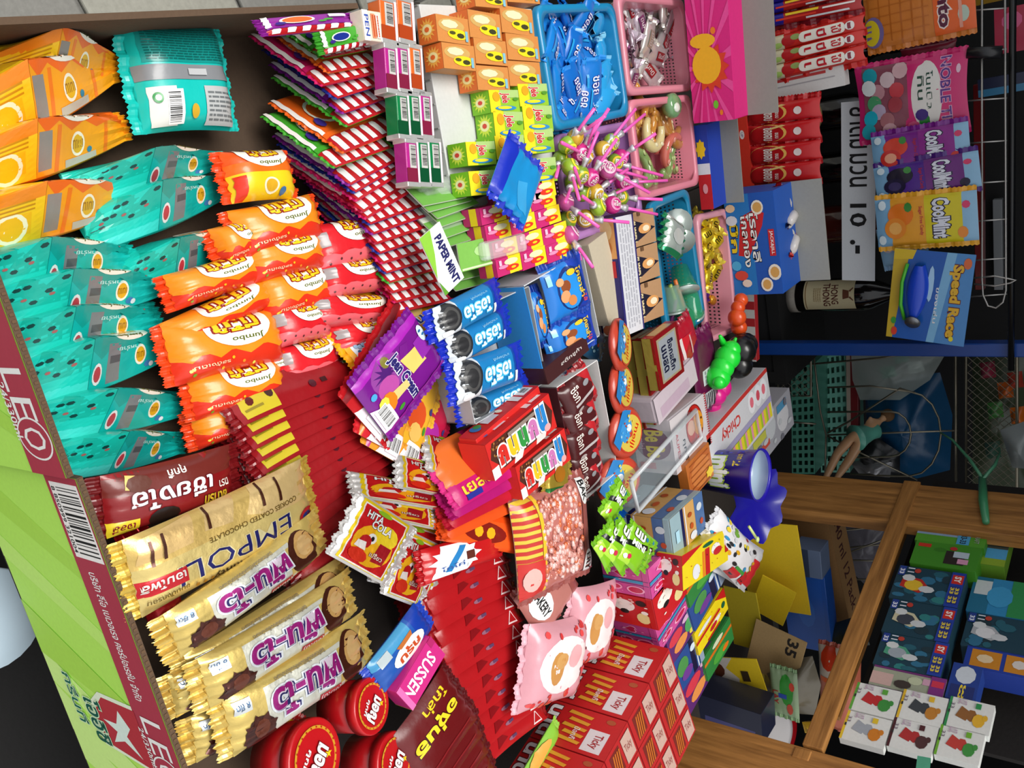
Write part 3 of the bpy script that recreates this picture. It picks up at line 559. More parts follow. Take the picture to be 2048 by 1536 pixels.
def wrap_mesh(L, W, T, c1, c2, art=None, seed=0, kind='foil', flat=False):
    """twist-wrapped candy lying along x, centre at the origin"""
    rr = random.Random(seed); mb = MB(); n = 14; sec = []
    prof = [(-.5, .5, .25), (-.42, .42, .3), (-.3, .14, .5), (-.26, .3, .8), (-.18, .46, .98), (0, .5, 1), (.18, .46, .98), (.26, .3, .8), (.3, .14, .5), (.42, .42, .3), (.5, .52, .25)]
    if flat: prof = [(-.5, .5, .1), (-.46, .48, .16), (-.42, .5, .12), (-.37, .47, .4), (-.24, .47, .85), (0, .48, 1), (.24, .47, .85), (.37, .47, .4), (.42, .5, .12), (.46, .48, .16), (.5, .5, .1)]
    vs = []; fs = []; col = []
    for i, (x, ry, rz) in enumerate(prof):
        for k in range(n):
            q = 2 * math.pi * k / n; e = abs(x) > (.4 if flat else .28)
            y = ry * W * math.cos(q); z = T / 2 * math.sin(q) * (rz if not e else .22)
            if e: z += .12 * T * math.sin(5 * q + seed) * 2; y *= 1 + .15 * math.sin(3 * q + seed)
            vs.append((x * L + rr.uniform(-.01, .01) * L, y + rr.uniform(-.02, .02) * W, z + rr.uniform(-.03, .03) * T))
    for i in range(len(prof) - 1):
        f = [(i * n + k, i * n + (k + 1) % n, (i + 1) * n + (k + 1) % n, (i + 1) * n + k) for k in range(n)]
        e = i < 2 or i > 7
        mb.add([], [], mat(c1, kind)); 
        fs.append((f, e))
    o = len(mb.v); mb.v += vs
    for f, e in fs:
        i = mb.mi(mat(c2 if e else c1, kind))
        for q in f: mb.f.append(tuple(o + k for k in q)); mb.m.append(i); mb.sm.append(not e)
    if art: lay(mb, art, L * .5, W * .8, lambda x, y, l: (x - L * .25, y - W * .4, T / 2 * math.sqrt(max(.05, 1 - ((y - W * .4) / (W * .52)) ** 2 * .9 - ((x - L * .25) / (L * .3)) ** 4)) + l + .0006), kind, (6, 5))
    return mb.mesh('wrapped_candy')
A_bc = [T('ชอย', .5, .55, .7, .35, '#e8ecf6', o='#3a2f9a'), R(.05, .1, .95, .2, '#2a9ad8')]
BC = [wrap_mesh(.056, .034, .015, c, c2, A_bc if k < 3 else None, k, 'film', True) for k, (c, c2) in enumerate((('#1a7ed0', '#1c8ae0'), ('#1568c0', '#1a86dc'), ('#1c74c8', '#2a94e4'), ('#2a9ad8', '#7cc0e0')))]
SCn = [wrap_mesh(.06, .03, .012, c, c2, [R(.1, .2, .9, .75, c3), T('มินท์', .5, .5, .6, .3, '#f2eef0')], 20 + k, 'foil', k != 1) for k, (c, c2, c3) in enumerate((('#c9c4c4', '#d8d4d2', '#a02a30'), ('#b8a8b4', '#d0c0cc', '#8a4a78'), ('#d6d2cc', '#c8c4bc', '#b8b09c')))]
YC = [wrap_mesh(.05, .03, .014, '#e0c01c', '#ecd24a', [T('นม', .5, .5, .6, .4, '#4a3a10')], 30)]
def scatter(meshes, pts, z, lab, grp, name='wrapped_candy', cat='candy', seed=0, tilt=.5, s=1.0):
    rr = random.Random(seed)
    for i, p in enumerate(pts):
        M = Matrix.Translation(hit(z + rr.uniform(-.008, .012), *p)) @ Matrix.Rotation(rr.uniform(0, 6.28) if len(p) < 3 else 0, 4, 'Z') @ Matrix.Rotation(rr.uniform(-tilt, tilt), 4, 'X') @ Matrix.Rotation(rr.uniform(-tilt, tilt), 4, 'Y') @ Matrix.Scale(s * rr.uniform(.9, 1.12), 4)
        obj(name, meshes[i % len(meshes)], M, None, lab, cat, grp)
pts = [(1095, 40), (1130, 35), (1165, 40), (1195, 50), (1090, 70), (1120, 75), (1155, 72), (1190, 85), (1100, 100), (1140, 105), (1172, 110), (1200, 118), (1095, 132), (1125, 140), (1160, 140), (1195, 150), (1112, 165), (1145, 170), (1180, 168), (1205, 180), (1110, 195), (1138, 200), (1165, 198), (1195, 205), (1118, 225), (1150, 228), (1180, 222), (1125, 245)]
scatter(BC, pts, .725, 'blue wrapped candy in the blue mesh basket', 'blue wrapped candies', seed=1, s=1.3)
scatter(BC, [(x + 14, y + 12) for x, y in pts[::2]], .70, 'blue wrapped candy in the blue mesh basket', 'blue wrapped candies', seed=2, s=1.3)
scatter(SCn, [(1255, 20), (1290, 12), (1325, 15), (1250, 50), (1280, 48), (1312, 40), (1340, 55), (1262, 80), (1295, 78), (1325, 85), (1255, 108), (1285, 110), (1315, 112), (1345, 100), (1265, 135), (1295, 140), (1262, 160), (1330, 70), (1300, 60)], .715, 'silver wrapped candy in the pink mesh basket', 'silver wrapped candies', seed=3, s=1.2)
scatter(YC, [(1405, 438), (1425, 450), (1412, 470), (1432, 480), (1415, 500), (1435, 512), (1410, 530), (1428, 545), (1415, 555)], .725, 'yellow wrapped candy in the pink mesh basket', 'yellow wrapped candies', seed=4, s=1.15)
JM = []
for k, (c, c2) in enumerate((('#c88a3a', '#d8a85a'), ('#b0783a', '#c08a4a'), ('#7f9a5a', '#a8b878'), ('#c86a5a', '#d08a7a'), ('#d8c890', '#e4dcb4'))):
    mb = MB(); vs = []; L_, R_ = .05, .009
    for s in range(15):
        a = math.pi * (s / 14 - .5) * 1.3; vs.append((.028 * math.sin(a), .028 * math.cos(a) - .02, 0))
    mb.tube(vs, [R_ * (.55 + .45 * math.sin(math.pi * (s + 1) / 16)) for s in range(15)], mat(c, 'glass'), 10)
    for s in range(3): mb.ball((.02 * (s - 1), .004 - .006 * (s != 1), .008), (.006, .004, .002), mat(c2, 'glass'), 8, 4)
    JM.append(mb.mesh('jelly_sweet'))
for k, (idx, ps, cname) in enumerate(((0, [(1275, 225), (1300, 222), (1290, 250), (1315, 258)], 'amber'), (1, [(1270, 260), (1330, 248), (1350, 280)], 'brown'), (2, [(1290, 330), (1335, 335), (1345, 315), (1300, 350)], 'green'), (3, [(1315, 290), (1335, 300)], 'red'), (4, [(1360, 240), (1322, 232), (1305, 285)], 'cream'))):
    scatter([JM[idx]], ps, .715, cname + ' curved jelly sweet in the pink basket', cname + ' jelly sweets', 'jelly_sweet', 'sweet', 40 + k, .3)
mb = MB(); mb.lathe([(.0, -.012), (.016, -.01), (.022, 0), (.021, .008), (.015, .013), (0, .014)], mat('#6f9a6a', 'glass'), 20).ball((.004, -.004, .013), (.009, .012, .003), mat('#dfe8da', 'glass'), 8, 5)
obj('jelly_cup', mb, Matrix.Translation(hit(.745, 1342, 212)), None, 'round green jelly cup on top of the amber sweets', 'jelly cup')
# lollipops
LP = [('#8fb02a', '#f0e23a'), ('#c01f7a', '#e88ab8'), ('#7a9a2a', '#e8c62a'), ('#b84a8a', '#e8c0d0'), ('#c8a02a', '#e8e0c8')]
HM = []
for k, (a, b) in enumerate(LP):
    mb = MB().ball((0, 0, 0), (.0145, .0145, .012), mat(a, 'film'), 16, 10)
    lay(mb, [E(.5, .5, .46, .46, b, 20), E(.5, .5, .34, .34, a, 18), T('โจ๊ก', .5, .5, .55, .4, '#f2f2ea', o='#8a1a4a')], .022, .022, lambda x, y, l: (x - .011, y - .011, .012 * math.sqrt(max(.02, 1 - ((x - .011) ** 2 + (y - .011) ** 2) / .0145 ** 2)) + l + .0004), 'film', (6, 6))
    HM.append(mb.mesh('lollipop'))
SK = MB().tube([(0, 0, 0), (.030, 0, .002), (.075, 0, .004)], .0026, mat('#f060b8', 'plastic'), 8).mesh('stick')
WS = MB().lathe([(.0045, .012), (.0035, .017), (.005, .022), (.006, .028), (.0, .028)], mat('#d6d4d8', 'foil'), 10, Matrix.Rotation(math.radians(90), 4, 'Y')).mesh('wrapper_tail')
rr = random.Random(5)
lp = [((1135, 290), (1165, 245)), ((1160, 305), (1200, 240)), ((1120, 320), (1110, 345)), ((1165, 318), (1182, 262)), ((1205, 300), (1252, 238)), ((1222, 285), (1270, 242)), ((1240, 315), (1280, 286)), ((1230, 325), (1300, 345)), ((1200, 330), (1270, 350)), ((1170, 310), (1125, 290)),
      ((1140, 335), (1150, 385)), ((1180, 355), (1215, 300)), ((1165, 385), (1148, 345)), ((1215, 340), (1275, 375)), ((1190, 385), (1235, 350)), ((1200, 400), (1245, 380)), ((1245, 365), (1310, 362)), ((1240, 395), (1290, 398)), ((1130, 405), (1160, 430)), ((1170, 437), (1230, 442)), ((1195, 415), (1160, 395)), ((1225, 410), (1290, 425)), ((1135, 440), (1150, 495)), ((1140, 470), (1158, 500)), ((1150, 275), (1180, 250)), ((1145, 365), (1130, 395)), ((1200, 365), (1230, 330)), ((1160, 350), (1175, 310))]
for i, (h, e) in enumerate(lp):
    z = .752 + rr.uniform(-.012, .015); a = hit(z, *h); b = hit(z + rr.uniform(.015, .035), *e); d = b - a
    M = frame(a, d, Vector((0, 0, 1)), rr.uniform(-20, 20)); k = i % 5
    o = obj('lollipop', HM[k], M, None, ('green and yellow', 'magenta', 'olive', 'mauve', 'gold')[k] + ' wrapped lollipop with pink stick in the lilac basket', 'lollipop', ('green and yellow', 'magenta', 'olive', 'mauve', 'gold')[k] + ' lollipops')
    st = obj('stick', SK, Matrix.Translation((.012, 0, 0)) @ Matrix.Scale(max(.75, min(1.2, d.length / .065)), 4, Vector((1, 0, 0))), o); st['label'] = 'pink stick'
    obj('wrapper_tail', WS, None, o)
# clear tub-shaped candies in the blue basket
for i, (x, y, c) in enumerate(((1350, 445, '#3fae72'), (1355, 470, '#b8c8b8'), (1365, 560, '#2fa070'), (1345, 600, '#8fb8a0'), (1380, 610, '#3fae72'), (1368, 640, '#2f9a68'))):
    mb = MB().lathe([(.0, -.02), (.012, -.02), (.018, .012), (.02, .014), (.0, .016)], clear(c, .55), 16)
    o = obj('jelly_cup', mb, Matrix.Translation(hit(.735, x, y)) @ Matrix.Rotation(.9, 4, 'X') @ Matrix.Rotation(.5 * i, 4, 'Y') @ Matrix.Scale(1.3, 4), None, ORD[i] + ' clear jelly cup down the blue basket', 'jelly cup', 'clear jelly cups in the blue basket')
    obj('lid', MB().lathe([(.021, .016), (.021, .018), (0, .0185)], mat('#c8d4ce', 'foil'), 16), None, o)
for i, (a, b, c) in enumerate((((1350, 560), (1375, 640), '#d8702a'), ((1340, 570), (1360, 630), '#9ab04a'), ((1352, 600), (1340, 660), '#a04a9a'))):
    obj('candy_stick', MB().tube([hit(.74, *a), hit(.735, *b)], .004, mat(c, 'plastic')), None, None, ('orange', 'green', 'purple')[i] + ' candy stick in the blue basket with jelly cups', 'candy stick')
bag('candy_pack', 'silver and green pouch standing in the blue basket', 'candy pack', quad((.77, .77), (1335, 500), (1365, 520), (1345, 425), 0), .02, '#c8d4cc', [R(0, 0, 1, .12, '#2f9a68'), R(0, .88, 1, 1, '#d8dcd8'), E(.5, .5, .3, .22, '#eef2ee', 14)], 'pillow', 'foil', '#2f9a68', wr=2, seed=9)
for i, (x, y, c) in enumerate(((1412, 585, '#6a2f9a'), (1425, 600, '#e0a02a'), (1402, 615, '#8a3aa0'))):
    obj('wrapped_candy', wrap_mesh(.04, .02, .012, c, c, None, 60 + i), Matrix.Translation(hit(.70, x, y)) @ Matrix.Rotation(i, 4, 'Z'), None, ('dark purple', 'orange', 'violet')[i] + ' small candy low in the pink basket', 'candy')

# ------------------------------------------------------------------ cartons standing behind the baskets
def vbox(name, lab, Y, A, B, W, H, base, art, grp=None, flap=None, flapcol='#8f9088', kind='card', depth_extra=0):
    """upright display box: printed front at depth Y, taller plain back board"""
    M, L, Wd = quad(YP(Y), A, B, W); L = round(L, 3)
    o = obj(name, box_mesh(L, Wd, H, base, {'top': art}, kind), M, None, lab, 'display box', grp)
    if flap: obj('lid_flap', MB().box(0, 0, -H, L, Wd + flap, -H + .003, mat(flapcol, 'card')), None, o)
    return o
A_sun = [R(0, 0, 1, 1, '#d81f7a')] + [G([(.62, .35), (.62 + .8 * math.cos(a), .35 + .9 * math.sin(a)), (.62 + .8 * math.cos(a + .12), .35 + .9 * math.sin(a + .12))], '#e84a96') for a in [k * .42 for k in range(15)]] + \
        [S(.62, .5, .18, .45, '#d83a1a', 12, .72), E(.6, .42, .13, .34, '#f0b01c', 22), E(.43, .36, .05, .3, '#f0b01c', 14), E(.88, .58, .03, .06, '#6fbf2a', 10), E(.37, .62, .025, .06, '#e87a1c', 10), E(.94, .7, .02, .04, '#e87a1c', 10), T('ล', .06, .6, .04, .2, '#e8e8ea')]
vbox('display_box', 'magenta display box with orange sunburst behind the pink baskets', 1.52, (1366, -40), (1388, 247), (1462, 100), .06, '#d81f7a', A_sun, 'upright display boxes', .055)
A_by = [R(0, 0, 1, 1, '#1c3fae'), R(.58, 0, 1, 1, '#c8202a'), R(.45, 0, .58, 1, '#dfe4ee'), S(.28, .4, .12, .4, '#f0c81c', 8, .75), E(.75, .5, .06, .2, '#e89aa4', 12)]
vbox('display_box', 'blue and red display box below the magenta one', 1.56, (1387, 252), (1403, 420), (1420, 330), .06, '#1c3fae', A_by, 'upright display boxes', .035)
A_bk = [R(0, 0, 1, 1, '#d8331f'), E(.32, .5, .06, .2, '#e8dcd8', 12), T('UP', .32, .5, .06, .18, '#8a7a9a')]
bx = vbox('display_box', 'red display box holding four upright biscuit packs', 1.80, (1466, 222), (1484, 374), (1500, 300), .05, '#c8281c', A_bk, 'upright display boxes', .03, '#a8281c')
A_bis = [R(0, 0, 1, 1, '#c21a1f'), E(.5, .30, .46, .27, '#e6b45a', 24), E(.52, .28, .45, .25, '#b0161b', 24), T('ขอขอบ', .52, .3, .66, .13, '#f1e6dc', b=.03, o='#8a0f14'), T('ขนม', .62, .43, .3, .05, '#f1e6dc'), E(.5, .72, .2, .055, '#e8d8d4', 14), G([(.1, .5), (.2, .36), (.32, .32), (.2, .5), (.16, .56)], '#e6c27a')]
for i, (y0, y1) in enumerate(((212, 250), (252, 290), (294, 330), (332, 370))):
    bag('biscuit_pack', 'red biscuit pack standing in the red display box, ' + ORD[i] + ' down', 'biscuit pack', quad(YP(1.795), (1490, y0 + 2), (1493, y1 + 2), (1640, y0)), .02, '#c21a1f', A_bis, 'pillow', 'film', '#b3151a', 'red biscuit packs in the display box', key='bis', seed=4)
# sticks in red wrappers, jelly sticks
A_stk = [R(0, 0, 1, 1, '#a81c1c'), R(0, 0, 1, .28, '#241a8a'), R(.1, .3, .3, .62, '#e8c81c'), R(.45, .2, .62, .6, '#d83a2a'), R(.7, .5, .85, .9, '#d8dce0'), R(.2, .66, .34, .95, '#e8e0dc')]
for i, (y0, y1) in enumerate(((-30, 8), (10, 30), (32, 55))):
    bag('biscuit_pack', 'red and blue snack stick pack beside the orange squid snack, ' + ORD[i], 'biscuit pack', quad(YP(1.83), (1506, y0 + 6), (1508, y1 + 6), (1725, y0 - 20)), .02, '#a81c1c', A_stk, 'pillow', 'film', '#7a1220', 'red and blue stick packs', key='stk', seed=5)
A_js = [R(0, 0, 1, 1, '#c8281f'), R(0, 0, 1, .27, '#d8cfae'), E(.3, .1, .2, .06, '#e2d85a', 10), E(.7, .2, .2, .05, '#a8c86a', 10), E(.5, .31, .36, .07, '#b01c20', 14), E(.35, .38, .2, .05, '#8fa05a', 10), R(.15, .46, .85, .80, '#eee8dc'), E(.5, .46, .35, .05, '#eee8dc', 14), E(.5, .80, .35, .05, '#eee8dc', 14),
        T('เ', .5, .5, .3, .07, '#c21a2a'), T('ปี', .5, .63, .5, .09, '#c21a2a', b=.03), T('โป้', .5, .77, .5, .09, '#c21a2a', b=.03), E(.5, .89, .28, .045, '#e8e4e0', 12), R(.3, .87, .7, .9, '#8a2a3a')]
for i, (y0, y1) in enumerate(((75, 104), (104, 131), (131, 160))):
    bag('jelly_stick_pack', 'red and white jelly stick pack, ' + ORD[i] + ' down beside the squid snack', 'jelly pack', quad(YP(1.83), (1510, y0 + 8), (1514, y1 + 8), (1730, y0 - 18)), .022, '#c8281f', A_js, 'pillow', 'film', '#c8201a', 'jelly stick packs', key='js', seed=6)
vbox('display_box', 'white display box under the jelly stick packs', 1.84, (1516, 160), (1522, 205), (1690, 165), .03, '#d4d2d0', [R(0, 0, 1, 1, '#d4d2d0'), R(.2, 0, .32, .8, '#b83a3a'), R(.5, .1, .55, .9, '#a8a4a8')], 'upright display boxes')
# ------------------------------------------------------------------ white board display of blue candy
A_jj = [R(0, 0, 1, 1, '#1a56b4'), R(0, .0, 1, .5, '#1f78c4'), G([(.2, .78), (.32, .72), (.62, .40), (.6, .18), (.22, .3), (.16, .6)], '#c8202a'), T('โรลาลี', .42, .56, .5, .17, '#f2f2f2', o='#14141c', b=.02), T('โกลกอง', .46, .38, .52, .16, '#f2f2f2', o='#14141c', b=.02), T('บิ๊ก', .42, .14, .3, .17, '#f0d01c', o='#1a2a6a', b=.03), R(.36, .82, .62, .94, '#c8202a'), T('JACK&JILL', .49, .88, .23, .075, '#f4f4f4'),
        E(.14, .66, .07, .12, '#efe8da', 14), E(.14, .66, .05, .09, '#d8a45a', 12), E(.78, .88, .08, .13, '#efe8da', 14), E(.78, .88, .055, .09, '#d8a45a', 12), E(.9, .7, .07, .12, '#efe8da', 14), E(.9, .7, .05, .085, '#d8a45a', 12), E(.13, .12, .04, .1, '#e8c8a0', 10), E(.25, .12, .05, .12, '#d8dce8', 10), E(.8, .2, .05, .14, '#d84a3a', 10), E(.88, .3, .04, .1, '#e8d8c8', 10), E(.7, .12, .05, .1, '#4fb0e0', 10)]
vbox('display_box', 'blue display box with cookie pictures and white lettering', 1.66, (1446, 392), (1470, 590), (1556, 480), .10, '#1a56b4', A_jj, 'upright display boxes', .06, '#9d9d96')
A_wc = [R(0, 0, 1, 1, '#dcd6d2'), E(.5, .5, .3, .3, '#e8b04a', 12)]
CW = [wrap_mesh(.075, .036, .022, '#d8d2ce', c, None, 80 + k, 'film') for k, c in enumerate(('#d8281f', '#2a2460', '#c8201c'))]
for i, (x, y, r_) in enumerate(((1566, 410, .3), (1580, 440, 1.9), (1572, 470, .8), (1585, 490, 2.2), (1570, 510, .2), (1560, 385, 1.2))):
    obj('wrapped_candy', CW[i % 3], Matrix.Translation(hit(YP(1.74), x, y)) @ Matrix.Rotation(r_, 4, 'Z') @ Matrix.Rotation(.8, 4, 'X'), None, ORD[i] + ' white and red wrapped candy down the blue display box', 'candy', 'white and red wrapped candies')
# ------------------------------------------------------------------ middle of the table: wafers, cookies, chocolate
A_sf = [R(0, 0, 1, 1, '#2a2468'), R(0, 0, .34, 1, '#d89a5a'), E(.1, .5, .1, .4, '#e8c48a', 14), E(.25, .5, .08, .35, '#c87a3a', 12), R(.36, .75, .5, .92, '#b8202a'), T('SUSSEN', .68, .36, .46, .5, '#f2efe4', b=.02), R(.9, .1, 1, .9, '#efe8e0'), E(.95, .4, .05, .3, '#a85a3a', 10)]
A_st = [R(0, 0, 1, 1, '#2a2468'), R(.0, .1, 1, .92, '#cfd0d6')] + LINES(5, .06, .18, .95, .84, '#a6a7b0', 5)
box('wafer_box', 'purple and white wafer box lying on its edge beside the blue packs', 'wafer box', quad(.765, (1226, 436), (1252, 672), (1266, 440)), .045, '#2a2468', {'top': A_st, 'y0': A_sf})
A_sb = [R(0, 0, 1, 1, '#b28a64'), G([(.1, 0), (.55, 1), (1, 0)], '#17142a'), G([(0, .3), (.2, .0), (0, 0)], '#17142a'), T('SUSSEN', .55, .2, .62, .26, '#d9c89a', b=.03), E(.52, .62, .15, .22, '#d89a5a', 14), E(.52, .66, .09, .12, '#f0e0c0', 10), R(.0, .4, .12, .5, '#6a4a30')]
for i, (y0, y1) in enumerate(((418, 488), (490, 560), (562, 640))):
    box('wafer_box', 'brown and black wafer box, ' + ORD[i] + ' down beside the white-topped wafer box', 'wafer box', quad(.76, (1248 + 8 * i, y0 + 12), (1256 + 8 * i, y1 + 12), (1306 + 8 * i, y0)), .05, '#2a2028', {'top': A_sb}, 'card', 'brown and black wafer boxes')
box('display_box', 'plain cream box side behind the blue packs', 'display box', quad(.755, (1176, 490), (1218, 652), (1208, 450)), .05, '#b9ae98', {'top': [R(0, 0, 1, 1, '#b9ae98')]})
# open white tray of blue biscuit packs
def tray(name, lab, Q, d, col, outer=None, cat='tray'):
    M, L, W = Q; m = mat(col, 'card'); mo = mat(outer, 'card') if outer else m
    o = obj(name, MB().box(.002, .002, -d, L - .002, W - .002, -d + .002, m), M, None, lab, cat)
    for a, b in (((0, 0, -d), (L, .0015, 0)), ((0, W - .0015, -d), (L, W, 0)), ((0, 0, -d), (.0015, W, 0)), ((L - .0015, 0, -d), (L, W, 0))):
        obj('side_panel', MB().box(*a, *b, mo if a == (0, 0, -d) and b[0] == L else m), None, o)
    return o
t = tray('open_tray', 'open white and blue tray holding blue biscuit packs', quad(.765, (1046, 572), (1088, 752), (1166, 506)), .07, '#c8ccd0', '#2a8ad0')
A_kb = [R(0, 0, 1, 1, '#1c3fa8'), R(0, .0, 1, .6, '#1f74c8'), E(.5, .55, .42, .34, '#16306e', 20), E(.52, .52, .36, .26, '#2a8ad8', 20), E(.42, .42, .12, .12, '#8a4a2a', 12), E(.6, .36, .12, .12, '#d89a6a', 12), E(.72, .5, .1, .1, '#c8804a', 12), E(.3, .3, .08, .09, '#d8a070', 12), T('โคอาล่า', .45, .78, .6, .12, '#f0c83a', b=.02), T('ไส้', .78, .8, .15, .1, '#e04a3a'), R(.1, .05, .3, .14, '#8fd0e8'), E(.2, .6, .06, .1, '#f0c02a', 10)]
for i, (A, B, D, z) in enumerate((((1085, 548), (1110, 650), (1168, 505), .765), ((1096, 660), (1112, 728), (1188, 605), .755), ((1058, 590), (1076, 690), (1088, 575), .745), ((1096, 690), (1108, 742), (1142, 668), .75))):
    bag('biscuit_pack', 'blue biscuit pack in the white tray, ' + ('largest at the far end', 'beside the largest', 'along the blue tray side', 'lying low in the corner')[i], 'biscuit pack', quad(z, A, B, D, -12), .02, '#1c58b4', A_kb, 'pillow', 'film', '#173fa0', 'blue biscuit packs in the white tray', seed=20 + i)
# sandwich cookie packs
t = tray('open_tray', 'open gray tray holding the cookie packs', quad(.75, (905, 640), (950, 850), (1058, 570)), .06, '#aeb2b6', cat='tray')
A_or = [R(0, 0, 1, 1, '#17469a'), R(0, 0, .16, 1, '#1a2fb0'), G([(.2, 0), (.2, 1), (.72, 1), (.78, 0)], '#1f7ab8'), R(.74, 0, 1, 1, '#cfd6dc'), E(.85, .42, .13, .44, '#2a2c30', 24), E(.85, .42, .1, .34, '#4a4a4a', 20), E(.85, .42, .07, .24, '#2c2c2e', 16), E(.9, .86, .07, .1, '#e6e8ea', 10),
        T('โอริโอ', .47, .52, .44, .48, '#eef2f4', o='#3fb4e0', b=.03, ow=.06), T('แซนวิชคุกกี้', .4, .14, .26, .08, '#8fc8e8'), R(.17, .6, .21, .9, '#dfe6ee')]
for i, (A, B, D, z) in enumerate((((1003, 556), (880, 618), (918, 672), .775), ((1024, 612), (905, 672), (928, 730), .765), ((1050, 684), (922, 728), (948, 806), .77), ((1066, 748), (942, 806), (962, 846), .745))):
    bag('cookie_pack', 'blue cookie pack with black sandwich cookie, ' + ORD[i] + ' down in the gray tray', 'cookie pack', quad(z, A, B, D, 4), .028, '#17469a', A_or, 'pillow', 'film', '#1a2fb8', 'blue cookie packs', seed=30 + i, sealw=.012)
# chocolate bar boxes with bubble letters
LT = 'ฟันนี่'
A_fn = [R(0, 0, 1, 1, '#c8201c'), G([(.02, .55), (.16, .12), (.92, .12), (.99, .5), (.9, .92), (.08, .92)], '#4a2014'), R(.0, .0, .1, .3, '#e8e0dc'), G([(.3, .0), (.42, 0), (.5, .25), (.36, .3)], '#e6d8d4'), G([(.65, 0), (.8, 0), (.85, .2), (.7, .28)], '#e6d0cc')] + DOTS(26, .05, .55, .3, .88, .012, .03, ['#8a5a2a', '#a06a34', '#6a3a1c'], 3) + \
       [R(.3, .78, .75, .88, '#8a7a70')] + [T(c, .18 + .155 * k, .48 + (.07 if k == 4 else 0), .13, .5 + (.2 if k == 4 else 0), col, o='#e6dede', b=.09, ow=.07) for k, (c, col) in enumerate(zip('กนนกน', ('#c8261c', '#d8b81c', '#2a8a3a', '#c070a8', '#1f7ac0')))] + [E(.85, .22, .05, .1, '#e8a0a0', 12)]
A_ft = [R(0, 0, 1, 1, '#c8201c'), R(.04, .2, .2, .8, '#e8e4e0')] + BAR(.06, .28, .18, .72, vert=False) + [R(.24, .1, .32, .9, '#e8dcd8'), E(.52, .5, .03, .2, '#f0e0c8', 10), R(.58, .25, .75, .75, '#d8d0d8'), E(.86, .45, .05, .3, '#2a6ab0', 10), E(.82, .4, .04, .2, '#3a8a4a', 10)]
for i, (A, B, D, z, L) in enumerate((((990, 962), (1114, 853), (982, 880), .785, .15), ((1046, 1000), (1142, 918), (1030, 935), .775, .13))):
    box('chocolate_box', 'red chocolate box with bubble letters, ' + ('with long white barcode strip' if i == 0 else 'half hidden by the orange packs'), 'chocolate box', quad(z, A, B, D), .045, '#c8201c', {'top': A_fn, 'y1': A_ft, 'x0': [R(0, 0, 1, 1, '#d0241e')]}, 'card', 'red chocolate boxes')
box('chocolate_box', 'red chocolate box standing behind the one with the barcode strip', 'chocolate box', quad(.77, (960, 905), (1084, 796), (945, 885)), .03, '#c8201c', {'y1': A_ft}, 'card', 'red chocolate boxes')
# brown display box with chocolate packs
t = tray('open_tray', 'brown display tray with white inside holding chocolate packs', quad((.77, .77), (1112, 775), (1160, 1010), (1196, 725)), .08, '#d6d6d4', '#46141c')
t.children[0].data.materials[0] = mat('#43161c', 'card')
A_dk = [R(0, 0, 1, 1, '#4a1a1c'), G([(0, .6), (.5, .9), (1, .7), (1, 1), (0, 1)], '#b0242a'), R(.62, .2, .70, .9, '#b0a8a8'), T('ช็อก', .35, .35, .4, .25, '#e4dcd4'), E(.3, .7, .08, .1, '#8a8a8e', 12), E(.82, .3, .06, .1, '#a89a98', 10)]
for i, (A, B, D) in enumerate((((1122, 790), (1150, 848), (1190, 752)), ((1130, 835), (1148, 895), (1195, 800)), ((1136, 880), (1156, 940), (1200, 850)), ((1142, 925), (1160, 985), (1206, 900)), ((1150, 970), (1168, 1012), (1210, 950)))):
    bag('chocolate_pack', 'dark brown and red chocolate pack, ' + ORD[i] + ' down in the brown tray', 'chocolate pack', quad(.762 - .004 * (i % 2), A, B, D, -10), .022, '#4a1a1c', A_dk, 'pillow', 'film', '#8a1c22', 'chocolate packs in the brown tray', seed=50 + i)
box('display_box', 'dark brown display box lid with white lettering', 'display box', quad(.768, (1096, 770), (1178, 700), (1080, 745)), .05, '#3a1416', {'top': [R(0, 0, 1, 1, '#3a1416'), T('สติ๊กชูก้า', .6, .5, .5, .3, '#cfc8c4')]})
A_lf = [R(0, 0, 1, 1, '#45151d'), E(.9, .5, .05, .3, '#d86a7a', 10), E(.9, .5, .025, .15, '#f2dada', 8)]
obj('lid_flap', box_mesh(.115, .035, .002, '#45151d', {'top': A_lf}), quad(.774, (1128, 850), (1106, 770), .03)[0], t)
# gold-foil sachet at the foot of the tray
bag('candy_pack', 'gold foil sachet with green square below the bubble-letter boxes', 'candy pack', quad((.775, .775), (1098, 1012), (1140, 1000), (1112, 925), 0), .012, '#b49a3a', [R(0, 0, 1, .4, '#2a7a3a'), R(.3, .1, .6, .35, '#b8202a'), T('E', .45, .22, .16, .18, '#f2f2f2', -90), E(.5, .7, .25, .2, '#d88a2a', 12)], 'flat', 'foil', '#c8b04a')
